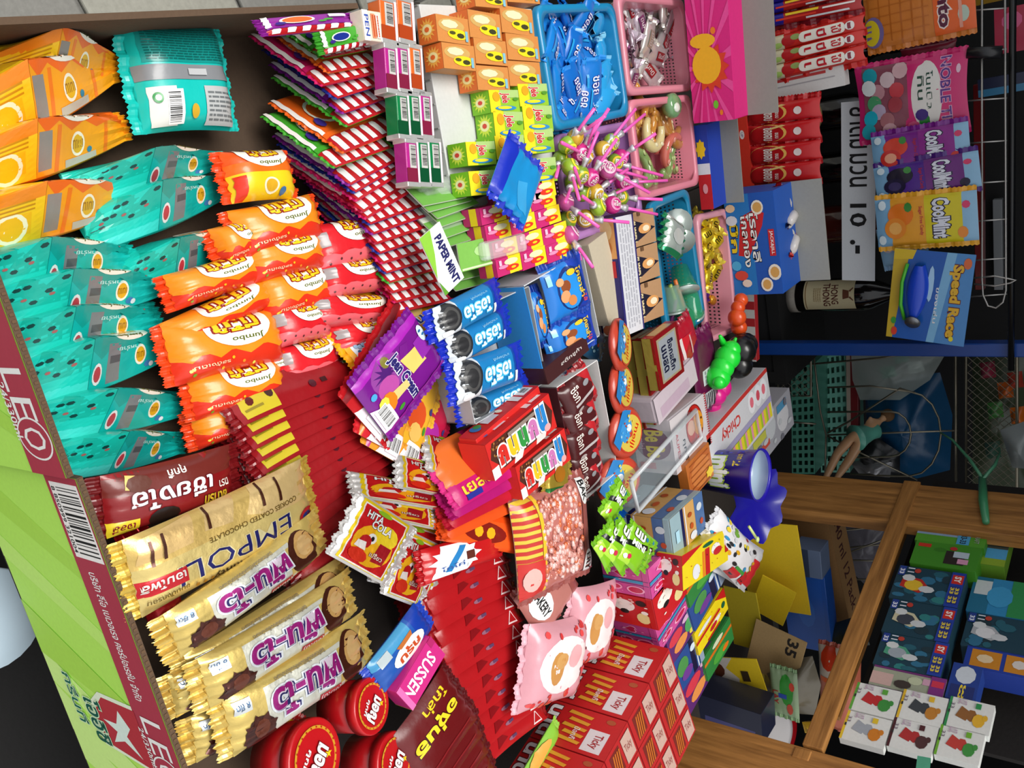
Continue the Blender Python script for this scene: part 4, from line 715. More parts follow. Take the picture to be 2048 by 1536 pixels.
# wrapped round candies on sticks, four of them in a row
A_sm = [E(.5, .5, .48, .48, '#b83a2a', 24), E(.5, .5, .44, .44, '#c8b04a', 24), G([(.0, .3), (1, .3), (.9, .0), (.1, 0)], '#2a78b8'), E(.5, .32, .3, .2, '#3a8ac8', 14), E(.4, .4, .09, .09, '#e8eef0', 10), T('meiji', .5, .66, .6, .2, '#b8281c', o='#f0c83a', b=.02)] + DOTS(16, .15, .1, .85, .5, .03, .03, ['#5aa8d8', '#b8402a', '#d8c04a', '#8fc0d8'], 6)
for i, (x, y, th, z) in enumerate(((1238, 690, 14, .78), (1240, 775, 10, .775), (1250, 865, -6, .775), (1236, 962, -24, .765))):
    M = Matrix.Translation(hit(z, x, y)) @ Matrix.Rotation(math.radians(-th), 4, 'X') @ Matrix.Rotation(math.radians(-40), 4, 'Z')
    rd = .042; mb = MB().lathe([(.0, -.008), (.03, -.008), (rd, -.002), (rd, .003), (.034, .009), (.0, .0105)], mat('#b8402c', 'film'), 28)
    lay(mb, A_sm, .068, .068, lambda x_, y_, l: (x_ - .034, y_ - .034, .0098 + l), 'film')
    o = obj('round_candy', mb, M, None, 'round blue and gold wrapped candy, ' + ORD[i] + ' down beside the brown tray', 'candy', 'round wrapped candies')
    f = MB(); n = 20; vs = [(.035, .02, 0)] + [(.035 + .026 * math.cos(-.3 + 1.6 * k / n), .02 + .026 * math.sin(-.3 + 1.6 * k / n), .004 * (-1) ** k) for k in range(n + 1)]
    f.add(vs, [(0, k + 1, k + 2) for k in range(n)], mat('#2f94d8', 'foil')); fr = obj('wrapper_frill', f, None, o); fr['label'] = 'blue ruffled wrapper frill'
bag('candy_pack', 'dark blue speckled pack behind the round candies', 'candy pack', quad(.745, (1165, 705), (1205, 730), (1200, 655)), .02, '#24567a', DOTS(20, .05, .05, .95, .95, .04, .05, ['#3a8ab8', '#b8402a', '#8fb8c8'], 8), 'pillow', 'film', '#2a6a94')
# ------------------------------------------------------------------ chocolate bars in the green carton
A_cb = [R(0, 0, 1, 1, '#7d1418'), G([(0, 0), (.2, 0), (.55, .42), (1, .3), (1, 0)], '#8a1a1e'), R(.0, .0, 1, .36, '#6a2620'), T('เซียงไฮ', .54, .5, .62, .34, '#e6e2e6', o='#5a0c14', b=.02), R(.80, .76, 1, 1, '#d8c02a'), T('เจลลี่', .9, .88, .14, .14, '#7a1226', b=.02), T('สตาร์ท', .2, .8, .2, .22, '#c9a42a', o='#1a120c', b=.03), E(.62, .84, .12, .16, '#1c0f0e', 12),
        G([(.72, .1), (.86, .04), (.88, .26), (.75, .32)], '#e0c06a'), E(.78, .2, .09, .14, '#5a2a1c', 8), T('คุกกี้', .5, .14, .14, .18, '#e6ddd6', b=.02), T('ตรา', .13, .55, .09, .12, '#e6ddd6'), T('JACKNJILL', .15, .93, .16, .06, '#d8c8a8')]
bag('chocolate_bar', 'dark red chocolate biscuit bar beside the teal bags', 'chocolate bar', quad(.715, (474, 893), (216, 958), (250, 1078), 5), .03, '#7d1418', A_cb, 'pillow', 'film', '#6a1014', sealw=.012)
A_em = [R(0, 0, 1, 1, '#d9c27a'), R(0, 0, 1, .4, '#d2b266'), G([(.0, .0), (.35, 0), (.42, .3), (.25, .46), (0, .5)], '#e0c184'), G([(.45, 0), (.62, 0), (.65, .26), (.5, .3)], '#dcbc80'), G([(.68, 0), (.95, .05), (.98, .35), (.72, .32)], '#dbb878'), T('EMPOLI', .50, .68, .64, .26, '#23246a', o='#e8dca8', b=.0, ow=.03), T('COOKIES COATED CHOCOLATE', .38, .4, .52, .07, '#6a5420'), T('Aunty', .55, .9, .2, .1, '#3a2a1c'),
        R(.78, .56, 1, .76, '#c2202a'), T('เอมโพลิ', .89, .66, .2, .13, '#f4f0ea', b=.02), T('ขนมปังกรอบ', .88, .84, .2, .07, '#6a5420'), E(.06, .75, .06, .14, '#b8242a', 14), E(.06, .75, .04, .08, '#2a3a8a', 12), S(.66, .9, .014, .035, '#a8782a', 5, .45), S(.7, .89, .014, .035, '#a8782a', 5, .45), S(.74, .88, .014, .035, '#a8782a', 5, .45)] + \
       [G([(u, v), (u + .012, v), (u + .03, v + .3), (u + .014, v + .3)], '#4a2416') for u, v in ((.3, -.02), (.2, .02), (.6, -.05), (.9, .1), (.84, .06))]
bag('chocolate_bar', 'pale gold cookie bar with large dark blue capital lettering', 'chocolate bar', quad(.735, (620, 922), (262, 1088), (332, 1228), 3), .035, '#d9c27a', A_em, 'pillow', 'foil', '#cfae4a', sealw=.012)
A_wf = [R(0, 0, 1, 1, '#d2b868'), R(.22, .12, .78, .95, '#d6d6c8'), R(.2, .2, .26, .85, '#d2b868'), E(.15, .5, .11, .46, '#4a2216', 22), E(.13, .38, .075, .3, '#d6a866', 20), E(.13, .38, .055, .22, '#e0b87c', 16), E(.84, .82, .10, .3, '#3a1a14', 12), S(.84, .84, .12, .38, '#4a2016', 9, .7), E(.83, .74, .05, .16, '#6a3422', 10),
        T('พัน-โว', .5, .5, .5, .56, '#2a2a66', o='#e6eaf0', b=.10, ow=.06), T('พัน-โว', .5, .5, .5, .56, '#e8d8e8', b=.06), T('พัน-โว', .5, .5, .5, .56, '#9c1f78', b=.03), T('(จัมโบ้)', .34, .9, .15, .12, '#f4eeee'), R(.87, .12, .97, .34, '#d5dadc'), T('8 ขีด', .92, .23, .08, .14, '#5a7aa0'), T('บิสกิตสอดไส้ครีมเคลือบช็อกโกแลต', .52, .09, .36, .07, '#8a8070')]
A_wf.insert(9, R(.26, .83, .42, .97, '#c8343a'))
for i, (A, B, D, z) in enumerate((((632, 1036), (345, 1236), (402, 1308), .745), ((690, 1122), (385, 1318), (430, 1380), .725), ((702, 1150), (412, 1326), (478, 1402), .742), ((620, 1205), (350, 1358), (396, 1430), .715), ((660, 1302), (398, 1442), (446, 1515), .715), ((733, 1236), (462, 1404), (530, 1494), .742))):
    bag('chocolate_bar', 'gold wafer bar with purple lettering, ' + ORD[i] + ' below the cookie bar with dark blue capitals', 'chocolate bar', quad(z, A, B, D, 2), .032, '#d2b868', A_wf, 'pillow', 'foil', '#d3b663', 'gold wafer bars', sealw=.014, seed=90 + i, wr=1.4)
# crumpled red and gold wrapper ends peeking out by the carton wall
for i, (x, y) in enumerate(((276, 1140), (300, 1206), (378, 1300), (424, 1410))):
    c = ('#b81c22', '#c8202a', '#d3b663', '#d3b663')[i]
    bag('candy_pack', ('red wrapper against the carton wall beside the gold cookie bar', 'red and gold wrapper against the carton wall', 'gold wrapper against the carton wall below the red ones', 'gold wrapper against the carton wall, farthest down')[i], 'candy pack', quad(.70, (x - 18, y - 45), (x + 20, y + 50), (x + 55, y - 55), 10), .03, c, [E(.4, .5, .2, .3, '#e0c84a' if i < 2 else '#4a2418', 10)], 'pillow', 'foil', c, wr=3, seed=95 + i)
# stack of red packs with yellow ends
A_r2 = [R(0, 0, 1, 1, '#8e1219'), R(0, .34, .4, .5, '#a8161f'), R(.7, .1, .75, .16, '#3a0a10'), E(.62, .12, .03, .05, '#4a1420', 8)]
A_rp = [R(0, 0, 1, 1, '#8e1219'), R(.04, .03, .32, .30, '#c2b02a'), E(.28, .22, .03, .07, '#3a1a14', 10), E(.12, .2, .03, .05, '#5a1a18', 8), R(.06, .1, .2, .13, '#8a7a1c'), R(0, .34, .4, .5, '#a8161f'), R(.7, .1, .75, .16, '#3a0a10'), E(.62, .12, .03, .05, '#4a1420', 8)]
for i in range(15):
    t = i / 14; A, B = lerp((492, 842), (630, 1190), t), lerp((688, 766), (752, 1066), t)
    M, L, W = quad(.71, A, B, .105, 46)
    bag('biscuit_pack', ('dark red pack with yellow end, ' if i < 6 else 'plain dark red pack, ') + ORD[i] + ' down the leaning stack', 'biscuit pack', (M, .165, W), .016, '#8e1219', A_rp if i < 6 else A_r2, 'pillow', 'film', '#7c0f16', 'dark red packs leaning in a stack', key='rp' if i < 6 else 'r2', seed=7)
# ------------------------------------------------------------------ chew packs under the purple ice-cream pack
A_ic = [R(0, 0, 1, 1, '#6f1580'), R(0, 0, .12, 1, '#a020a8'), E(.3, .38, .27, .22, '#8a3f92', 16), S(.28, .36, .2, .17, '#4a1a6a', 12, .4), E(.46, .3, .16, .14, '#b04a9a', 14), E(.14, .42, .09, .05, '#7a7430', 10)] + [G([(.15, .64), (.45, .48), (.5, .58), (.2, .74)], '#701a80')] + \
       [G([(.32, .56), (.64, .60), (.66, .82), (.36, .78)], '#e0c66a'), R(.30, .78, .62, .94, '#8a2aa0'), T('Jeen Cream', .55, .5, .8, .16, '#2a2466', o='#e8e6f2', b=.05, ow=.05), G([(.55, .28), (.7, .24), (.72, .5), (.6, .5)], '#dcc27a'), E(.62, .22, .14, .1, '#e07a1c', 10), E(.84, .3, .03, .05, '#3f8a2a', 8), E(.56, .16, .08, .07, '#d8d04a', 8),
        G([(.5, .0), (1, 0), (1, .2), (.62, .2)], '#ecd8ea'), E(.3, .93, .14, .045, '#cfe0ec', 12), E(.36, .11, .05, .04, '#4aa0d0', 10)] + BAR(.55, .02, .9, .17, seed=9) + [R(.93, 0, 1, 1, '#8a1a90'), E(.25, .92, .02, .02, '#2a6a9a', 8), E(.33, .94, .02, .02, '#2a6a9a', 8)]
def chew(c, c2): return [R(0, 0, 1, 1, c), R(0, 0, .1, 1, c2), G([(.3, .0), (1, 0), (1, .24), (.5, .24)], '#eee0e6'), E(.5, .5, .3, .16, c2, 14), E(.6, .34, .2, .1, '#d8b05a', 10), E(.85, .4, .04, .05, '#3f8a2a', 8), E(.9, .62, .06, .04, '#3a3a7a', 8)] + BAR(.5, .03, .9, .2, seed=9)
ch = [('#6f1580', None, (706, 778), (778, 874), (880, 704), .745), ('#b3191f', '#7a1a20', (690, 800), (765, 884), (885, 715), .735), ('#c2202a', '#d87a2a', (722, 868), (772, 895), (900, 770), .73), ('#d8902a', '#b02a7a', (736, 890), (798, 925), (940, 800), .725), ('#d8a42a', '#c84a1c', (775, 905), (832, 945), (950, 818), .72), ('#b31a40', '#a02a90', (812, 930), (858, 968), (945, 848), .715)]
for i, (c, c2, A, B, D, z) in enumerate(ch):
    bag('candy_pack', ('purple ice-cream candy pack lying on top of its fan', 'red candy pack just under the purple one', 'red and orange candy pack with barcode, third in the fan', 'orange candy pack with barcode, fourth in the fan', 'yellow candy pack with barcode, fifth in the fan', 'crimson candy pack with barcode, lowest in the fan')[i], 'candy pack', quad(z, A, B, D, -2 if i == 0 else 8), .010, c, A_ic if i == 0 else chew(c, c2), 'flat', 'film', c, 'fanned candy packs with barcodes', seed=100 + i)
# ------------------------------------------------------------------ cola sachets
A_co = [R(0, 0, 1, 1, '#c9c5c2'), R(.06, .04, .90, .97, '#e8c81c'), R(.1, .05, .86, .93, '#f0e8e2'), R(.12, .07, .84, .91, '#c61a1e'), E(.48, .4, .34, .3, '#f0b01c', 18), E(.62, .62, .2, .16, '#f0d02a', 14), T('HITA', .33, .80, .28, .11, '#f2f0ee', o='#1a1210', b=.03), T('COLA', .5, .70, .36, .12, '#f2f0ee', o='#1a1210', b=.03), E(.45, .9, .13, .035, '#8fbf2a', 12),
        G([(.55, .2), (.75, .22), (.78, .5), (.58, .5)], '#a81a24'), E(.42, .5, .08, .08, '#f0ece8', 10), E(.43, .5, .03, .04, '#241a1a', 8), E(.34, .42, .1, .1, '#b81c22', 10), G([(.2, .3), (.4, .3), (.36, .42), (.22, .4)], '#efe6e0'), E(.32, .2, .16, .1, '#d8321c', 10), T('เปรี้ยว', .6, .3, .22, .08, '#f0e0d0', o='#7a1014')] + [R(.865, .1 + .1 * k, .90, .15 + .1 * k, '#f2f0ee') for k in range(8)]
co = [((862, 940), (945, 972), (905, 880), .735, 30), ((800, 975), (925, 1000), (832, 915), .735, 20), ((716, 992), (905, 1022), (728, 945), .735, 30), ((722, 1025), (880, 1060), (740, 965), .735, 20), ((770, 1190), (838, 1216), (842, 1070), .725, 0), ((745, 1165), (870, 1195), (820, 1040), .715, 0), ((662, 1112), (774, 1174), (736, 992), .75, -6)]
for i, (A, B, D, z, th) in enumerate(co):
    bag('cola_sachet', 'silver and red cola candy sachet, ' + ('flat on top with its whole face showing' if i == 6 else ORD[i] + ' down the fan'), 'candy sachet', quad(z, A, B, D, th), .008, '#cbc8c6', A_co, 'flat', 'foil', '#d2d0ce', 'cola candy sachets', seed=110 + i, wr=2.2, sealw=.006)
# pink and orange packs beyond the sachets
A_pk = [R(0, 0, 1, 1, '#b8186a'), R(.0, .3, .5, 1, '#d86a2a'), E(.55, .3, .2, .22, '#e8882a', 14), E(.55, .3, .2, .22, '#e89a4a', 10), R(.7, .4, 1, .8, '#c81f80'), T('เยลลี่', .3, .2, .4, .2, '#f0c83a', b=.02), R(.1, .02, .3, .1, '#2a2f8a')]
for i in range(4):
    t = i / 3; M, L, W = quad(.77 - .005 * i, lerp((925, 1012), (905, 1075), t), lerp((1080, 918), (1066, 1004), t), .09, 38)
    bag('candy_pack', ('pink', 'magenta', 'crimson', 'orange')[i] + ' fruit candy pack leaning below the bubble-letter boxes', 'candy pack', (M, .15, W), .012, ('#c01f70', '#a8186a', '#b0182e', '#d8501c')[i], A_pk if i == 0 else None, 'flat', 'film', ('#c8307c', '#98145c', '#a01428', '#c8481a')[i], 'pink and orange candy packs', seed=120 + i)
A_og = [R(0, 0, 1, 1, '#e8561c'), E(.5, .42, .3, .28, '#7a1a14', 18), E(.42, .42, .06, .16, '#f0a81c', 8), E(.58, .42, .06, .16, '#f0a81c', 8), E(.6, .85, .3, .1, '#d8480f', 12), T('ไฟ', .5, .84, .2, .1, '#f2d04a')]
bag('candy_pack', 'orange candy pack with flame picture under the pink packs', 'candy pack', quad(.745, (888, 1082), (1035, 1108), (925, 1010), 5), .012, '#e8561c', A_og, 'flat', 'film', '#e24c14', seed=125)
# ------------------------------------------------------------------ glossy red packs with white triangles
A_gl = [R(0, 0, 1, 1, '#a3141a'), G([(.80, .02), (.93, .02), (.865, .16)], '#e8d0d0'), G([(.815, .035), (.915, .035), (.865, .135)], '#a3141a'), E(.5, .06, .05, .02, '#8a5a6e', 10), G([(.3, .05), (.45, .1), (.35, .2)], '#7a0e14'), R(.5, .05, .56, .08, '#5a3a5a'), E(.2, .5, .1, .2, '#b81c22', 12)]
A_g0 = [R(0, 0, 1, 1, '#b8181c'), G([(.05, .1), (.5, .05), (.62, .5), (.5, .9), (.2, .95)], '#dfe6ea'), S(.35, .5, .33, .45, '#e6eaee', 10, .7), G([(.2, .2), (.28, .16), (.5, .8), (.42, .84)], '#2a7ab8'), R(.48, .35, .58, .6, '#5a2a20'), T('โคโค่', .3, .3, .3, .14, '#3a5a9a', 0)]
for i in range(12):
    t = i / 11; M, L, W = quad(.73, lerp((868, 1190), (965, 1545), t), lerp((1034, 1112), (1064, 1462), t), .13, 42)
    bag('cookie_pack', 'glossy red pack with small white triangle, ' + ORD[i] + ' down its stack', 'cookie pack', (M, .165, W), .024, '#a3141a', A_gl, 'pillow', 'film', '#8f1016', 'glossy red packs', key='gl%d' % (i % 3), seed=8 + i % 3, wr=1.6)
bag('cookie_pack', 'red and white pack with blue stroke at the head of the glossy red stack', 'cookie pack', quad(.75, (862, 1172), (1010, 1115), (880, 1090), 8), .022, '#b8181c', A_g0, 'pillow', 'film', '#a8141a', 'glossy red packs', seed=131)
# dark red packs, wafer box and blue pack near the round lids
A_dr = [R(0, 0, 1, 1, '#5e0f12'), T('องุ่นอิ', .5, .42, .75, .26, '#e0c82a', o='#3a0a0c', b=.04), T('โกล่า', .35, .16, .4, .14, '#d8c01c', b=.02), R(.1, .8, .9, .83, '#7a1a1e')]
for i in range(6):
    M, L, W = quad(.735 - .004 * i, (892 + 14 * i, 1335 + 34 * i), (810 + 14 * i, 1452 + 34 * i), .105, -6)
    bag('biscuit_pack', 'maroon pack with yellow lettering, ' + ORD[i] + ' down below the pink wafer box', 'biscuit pack', (M, .115, W), .018, '#5e0f12', A_dr, 'pillow', 'film', '#4e0b0f', 'maroon packs with yellow lettering', key='dr', seed=9)
A_su = [R(0, 0, 1, 1, '#c01f78'), T('SUSSEN', .55, .5, .78, .5, '#f4eef2', b=.02), R(.9, 0, 1, 1, '#d868a8'), R(0, .0, .12, .3, '#a8185e')]
box('wafer_box', 'pink wafer box with white capitals between blue and maroon packs', 'wafer box', quad(.745, (860, 1272), (792, 1385), (892, 1306)), .03, '#c01f78', {'top': A_su, 'y1': [R(0, 0, 1, 1, '#8f8f2a')]})
A_bp = [R(0, 0, 1, 1, '#1a4fa0'), R(0, 0, .25, 1, '#16389a'), R(.3, .0, 1, .3, '#3a8ab8'), E(.45, .62, .3, .25, '#e4e0d8', 18), T('กรุบ', .45, .62, .4, .26, '#b84a24', b=.04), G([(.3, .25), (.6, .3), (.55, .42), (.32, .38)], '#b0642a'), R(.7, .1, .9, .35, '#a8b4b8')]
bag('cookie_pack', 'blue pack with white oval wedged beside the gold wafer bars', 'cookie pack', quad(.735, (838, 1208), (742, 1335), (872, 1262), -4), .02, '#1a4fa0', A_bp, 'pillow', 'film', '#1c3fb0', seed=135)
bag('cookie_pack', 'red pack lettered in white at the lower end of the gold bars', 'cookie pack', quad(.70, (590, 1440), (530, 1560), (640, 1500), 0), .03, '#b0181c', [T('โกโก้', .3, .6, .4, .3, '#e8e4e0', o='#1a1412'), R(0, 0, 1, .2, '#c8a81c')], 'pillow', 'film', '#b0181c', seed=136)
A_lid = [E(.5, .5, .42, .42, '#c8902a', 40), E(.5, .5, .38, .38, '#b3151b', 36)] + [E(.5 + .4 * math.cos(k * .2618), .5 + .4 * math.sin(k * .2618), .014, .014, '#b3151b', 6) for k in range(24)] + [S(.36, .68, .07, .07, '#f0c81c', 5, .42, 1.2), T('มอญ', .55, .52, .5, .28, '#e0dede', o='#6a1014', b=.05), T('คุกกี้', .62, .32, .3, .12, '#e0dede', b=.03)]
for i, (x, y, rd, tz) in enumerate(((745, 1412, .033, 62), (632, 1516, .043, 20), (792, 1524, .036, 75))):
    M = Matrix.Translation(hit(.735, x, y)) @ Matrix.Rotation(math.radians(-60), 4, 'Z') @ Matrix.Rotation(math.radians(-16), 4, 'Y')
    mb = MB().lathe([(.0, -.06), (rd * .92, -.06), (rd * .92, -.012)], mat('#a01016', 'plastic'), 32)
    o = obj('cookie_tub', mb, M, None, 'red round tub with gold-ringed lid, ' + ('touching the pink wafer box', 'largest, below the gold bars', 'in front of the maroon packs')[i], 'tub', 'red round tubs')
    lm = MB().lathe([(.0, -.014), (rd, -.014), (rd, -.002), (rd * .96, .0), (rd * .9, -.001), (0, -.001)], mat('#b3151b', 'plastic'), 40)
    lay(lm, A_lid, rd * 1.9, rd * 1.9, lambda x_, y_, l, rd=rd: (x_ - rd * .95, y_ - rd * .95, l), 'film'); obj('lid', lm, None, o)
A_gr = [R(0, 0, 1, 1, '#7fb83a'), R(0, .3, 1, .75, '#1c6a3a'), T('ขาไก่', .45, .52, .6, .3, '#eef2ee', b=.03), E(.12, .62, .07, .1, '#d86a6a', 12), E(.5, .12, .3, .12, '#d8a04a', 12)]
bag('candy_pack', 'green pack with white lettering beside the stick boxes', 'candy pack', quad(.74, (1112, 1444), (1035, 1575), (1150, 1500), 0), .014, '#7fb83a', A_gr, 'flat', 'film', '#8fc04a', seed=139)
# ------------------------------------------------------------------ pink bags, pellet bags
A_pb = [R(0, 0, 1, 1, '#cf949f'), E(.5, .52, .4, .34, '#e6dede', 22), E(.36, .5, .12, .2, '#c08a4a', 14), E(.42, .58, .1, .1, '#c8985a', 12), E(.66, .6, .12, .14, '#e0a8ac', 12)] + DOTS(12, .05, .05, .95, .2, .03, .035, ['#c83a3a', '#d84a4a', '#cf5a50'], 5) + DOTS(8, .05, .82, .95, .95, .03, .035, ['#c83a3a', '#d84a4a'], 6) + DOTS(6, .82, .3, .95, .8, .03, .035, ['#d05a6a', '#c83a3a'], 7)
bag('snack_bag', 'puffy pink bag with white oval and red dots beside the stick boxes', 'snack bag', quad(.765, (1060, 1442), (1172, 1402), (1042, 1268), -5), .05, '#cf949f', A_pb, 'pillow', 'film', '#d8a4b0', 'puffy pink dotted bags', seed=140)
bag('snack_bag', 'puffy pink bag with red dots tucked below the heart tins', 'snack bag', quad(.76, (1148, 1352), (1232, 1322), (1138, 1190), -5), .045, '#cf949f', A_pb, 'pillow', 'film', '#d8a4b0', 'puffy pink dotted bags', seed=141)
A_bb = [R(0, 0, 1, 1, '#b06a62')] + [R(k / 13, 0, k / 13 + 1 / 26, .24, '#d8b83a') for k in range(13)] + [R(k / 13 + 1 / 26, 0, (k + 1) / 13, .24, '#b8281e') for k in range(13)] + [R(0, .24, 1, .28, '#d8b02a'), R(.62, .0, .98, .26, '#c02a24'), E(.8, .12, .12, .1, '#d8a8a0', 14), R(0, .84, 1, 1, '#8f4a44'), E(.12, .9, .14, .07, '#dcdcdc', 14), E(.88, .9, .14, .07, '#dcdcdc', 14), T('BAK', .12, .9, .2, .08, '#1c1c1c', b=.02), T('ERY', .88, .9, .2, .08, '#1c1c1c', b=.02)]
pb = bag('candy_bag', 'clear bag of small pink pellets with red and yellow striped foot', 'candy bag', quad(.775, (1036, 1012), (1056, 1212), (1192, 1030), -8), .04, '#b4766c', A_bb, 'pillow', 'film', '#8f4a44', seed=142)
mb = MB(); rr = random.Random(11); Lb, Wb = pb.dimensions.x, pb.dimensions.y
for k in range(300):
    u, v = rr.uniform(.05, .93), rr.uniform(.29, .82); h = -.02 + .02 * max(0, 1 - abs(2 * u - 1) ** 4) ** .6 * max(0, 1 - abs(2 * v - 1) ** 3) ** .5
    mb.ball((u * Lb * .96, v * Wb * .96, h + rr.uniform(0, .003)), (rr.uniform(.004, .007), rr.uniform(.003, .005), .003), mat(rr.choice(('#c88a80', '#d8a8a0', '#b86a5a', '#c07a6a', '#e0c0ba', '#c8643a')), 'glass'), 6, 4)
ps = obj('candy_pellets', mb, None, pb); ps['kind'] = 'stuff'; ps['label'] = 'small pink candy pellets'
A_b2 = [R(0, 0, 1, 1, '#b07068'), E(.4, .25, .3, .2, '#dcdcdc', 14), T('BAKERY', .4, .25, .5, .14, '#1c1c1c', b=.02), R(0, .8, 1, 1, '#8f4a44')]
bag('candy_bag', 'pink bag with white lettered oval under the striped pellet bag', 'candy bag', quad(.75, (1042, 1205), (1090, 1290), (1160, 1150), -5), .03, '#b07068', A_b2, 'pillow', 'film', '#8f4a44', seed=143)
# ------------------------------------------------------------------ beside the brown tray: gold boxes, pouches, toys
A_gt = [R(0, 0, 1, 1, '#b01c20'), R(.08, .12, .92, .9, '#d8c8a0'), R(.12, .18, .88, .84, '#ccd2d8'), T('ช็อกสติ๊ก', .5, .62, .6, .22, '#24264a', b=.03), T('นมสด', .5, .34, .5, .2, '#24264a', b=.03)]
A_ge = [R(0, 0, 1, 1, '#c02a26'), R(.15, .1, .85, .9, '#d8c090')]
A_gf = [R(0, 0, 1, 1, '#cdb754'), R(0, .82, .5, 1, '#c02a26'), R(.62, .8, 1, 1, '#c02a26')]
for i, (A, B, D, z) in enumerate((((1268, 684), (1284, 796), (1320, 664), .75), ((1286, 682), (1303, 794), (1338, 660), .772), ((1304, 678), (1322, 782), (1354, 652), .794))):
    box('stick_box', 'gold and red stick box, ' + ('lowest', 'middle', 'topmost with the white lettered panel')[i] + ' of its three', 'stick box', quad(z, A, B, D), .02, '#b01c20', {'top': A_gt, 'y0': A_gf, 'x0': A_ge}, 'foil', 'gold and red stick boxes', bev=.002)
for i, (A, B, D, z) in enumerate((((1282, 812), (1292, 858), (1385, 765), .745), ((1300, 798), (1312, 850), (1392, 755), .765))):
    box('stick_box', 'gold and red stick box in the lower pair, ' + ('underneath', 'on top') [i], 'stick box', quad(z, A, B, D), .018, '#b01c20', {'top': A_ge, 'y0': A_gf, 'x0': A_ge}, 'foil', 'gold and red stick boxes', bev=.002)
bag('candy_pack', 'crimson triangular pouch beside the gold stick boxes', 'candy pack', quad(.775, (1352, 672), (1372, 745), (1408, 700), 0), .02, '#a8162a', [G([(.2, .15), (.6, .2), (.3, .7)], '#c8202e'), R(.2, .1, .8, .2, '#d8ccc8'), R(.3, .5, .8, .56, '#d8a8a8')], 'pillow', 'film', '#98122a', seed=150)
bag('candy_pack', 'dark crimson pouch under the triangular one', 'candy pack', quad(.76, (1335, 742), (1352, 795), (1398, 745), 0), .02, '#a0141c', None, 'pillow', 'film', '#98121a', seed=151)
A_pp = [R(0, 0, 1, 1, '#5e1040'), R(.46, .25, .66, .85, '#c9ccd0'), R(.76, .25, 1, .85, '#bcbcc0')] + LINES(4, .48, .3, .64, .8, '#8a8a92', 4) + [R(.78, .3 + .07 * k, .98, .33 + .07 * k, '#2a2a2e') for k in range(7)]
bag('candy_pack', 'dark plum pouch with two white panels under the green rubber toy', 'candy pack', quad((.775, .775), (1384, 682), (1404, 832), (1432, 690), 0), .014, '#5e1040', A_pp, 'flat', 'film', '#6a1448', seed=152)
def toy(name, lab, pts, col, kind='plastic', ears=()):
    mb = MB()
    for x, y, z, r in pts: mb.ball(hit(z, x, y), r, mat(col, kind), 16, 10)
    for a, b, r in ears: mb.tube([hit(.79, *a), hit(.80, *b)], [r, r * .4], mat(col, kind), 8)
    return obj(name, mb, None, None, lab, 'toy')
toy('rubber_toy', 'neon green lumpy rubber toy', [(1436, 755, .79, .023), (1445, 735, .795, .022), (1455, 715, .80, .024), (1462, 700, .805, .018), (1438, 765, .80, .012)], '#1fd83a', ears=(((1448, 690), (1440, 672), .008), ((1465, 690), (1472, 676), .006)))
toy('rubber_toy', 'black rounded rubber toy beside the green one', [(1482, 700, .78, .03), (1478, 730, .775, .027), (1490, 690, .78, .025)], '#101011')
toy('rubber_toy', 'pink smooth rubber toy under the green one', [(1430, 790, .765, .022), (1440, 775, .77, .022), (1424, 810, .755, .018)], '#d81f86')
toy('rubber_toy', 'orange rubber toy between pink basket and dark shelf', [(1476, 615, .77, .014), (1474, 635, .77, .018), (1478, 655, .765, .016), (1482, 600, .77, .014), (1480, 606, .77, .012)], '#e2501c')
vbox('display_box', 'red and white edged board behind the rubber toys', 1.84, (1470, 588), (1476, 720), (1508, 590), .02, '#b8242a', [R(0, 0, 1, 1, '#d8d4d0')] + [R(.1 + .25 * k, 0, .22 + .25 * k, 1, '#b8242a') for k in range(4)], 'upright display boxes')
# pink and white cookie pouches
A_bt = [R(0, 0, 1, 1, '#c9c2c4'), E(.42, .62, .38, .24, '#7a1a14', 24), E(.42, .62, .36, .22, '#b8241c', 24), E(.42, .72, .22, .14, '#d8902a', 16), E(.42, .52, .14, .1, '#d8a890', 12), T('คุกกี้', .7, .3, .4, .12, '#2a2a34', o='#dcdce0', b=.02), T('JAUPESS', .55, .12, .6, .08, '#b83a4a')] + DOTS(6, .25, .66, .6, .82, .02, .02, ['#3a1410', '#4a1a12'], 2) + [R(.0 + .045 * k, .955, .022 + .045 * k, 1, '#b8303a') for k in range(22)]
A_bf = [R(0, 0, 1, 1, '#c4bec2'), E(.45, .5, .3, .46, '#6a1a4a', 22), T('Be', .3, .55, .22, .5, '#e0cc2a', b=.03), T('Be', .6, .55, .22, .5, '#e0cc2a', b=.03), T('mini', .45, .2, .2, .16, '#c8a0b8'), R(.8, .1, .92, .5, '#c8606a'), E(.08, .5, .05, .2, '#a8b0a8', 8)]
box('cookie_pouch', 'pink and white cookie pouch with plum circle and red picture', 'cookie pouch', quad((.79, .79), (1338, 842), (1354, 950), (1412, 812)), .075, '#c4bec2', {'top': A_bt, 'y0': A_bf}, 'film', bev=.006)
box('cookie_pouch', 'pink and white cookie pouch behind the one with the plum circle', 'cookie pouch', quad((.782, .782), (1306, 800), (1318, 850), (1398, 770)), .06, '#c2b4bc', {'top': [R(0, 0, 1, 1, '#c2b4bc'), R(.5, .1, .9, .8, '#b8a0b0')]}, 'film', bev=.006)
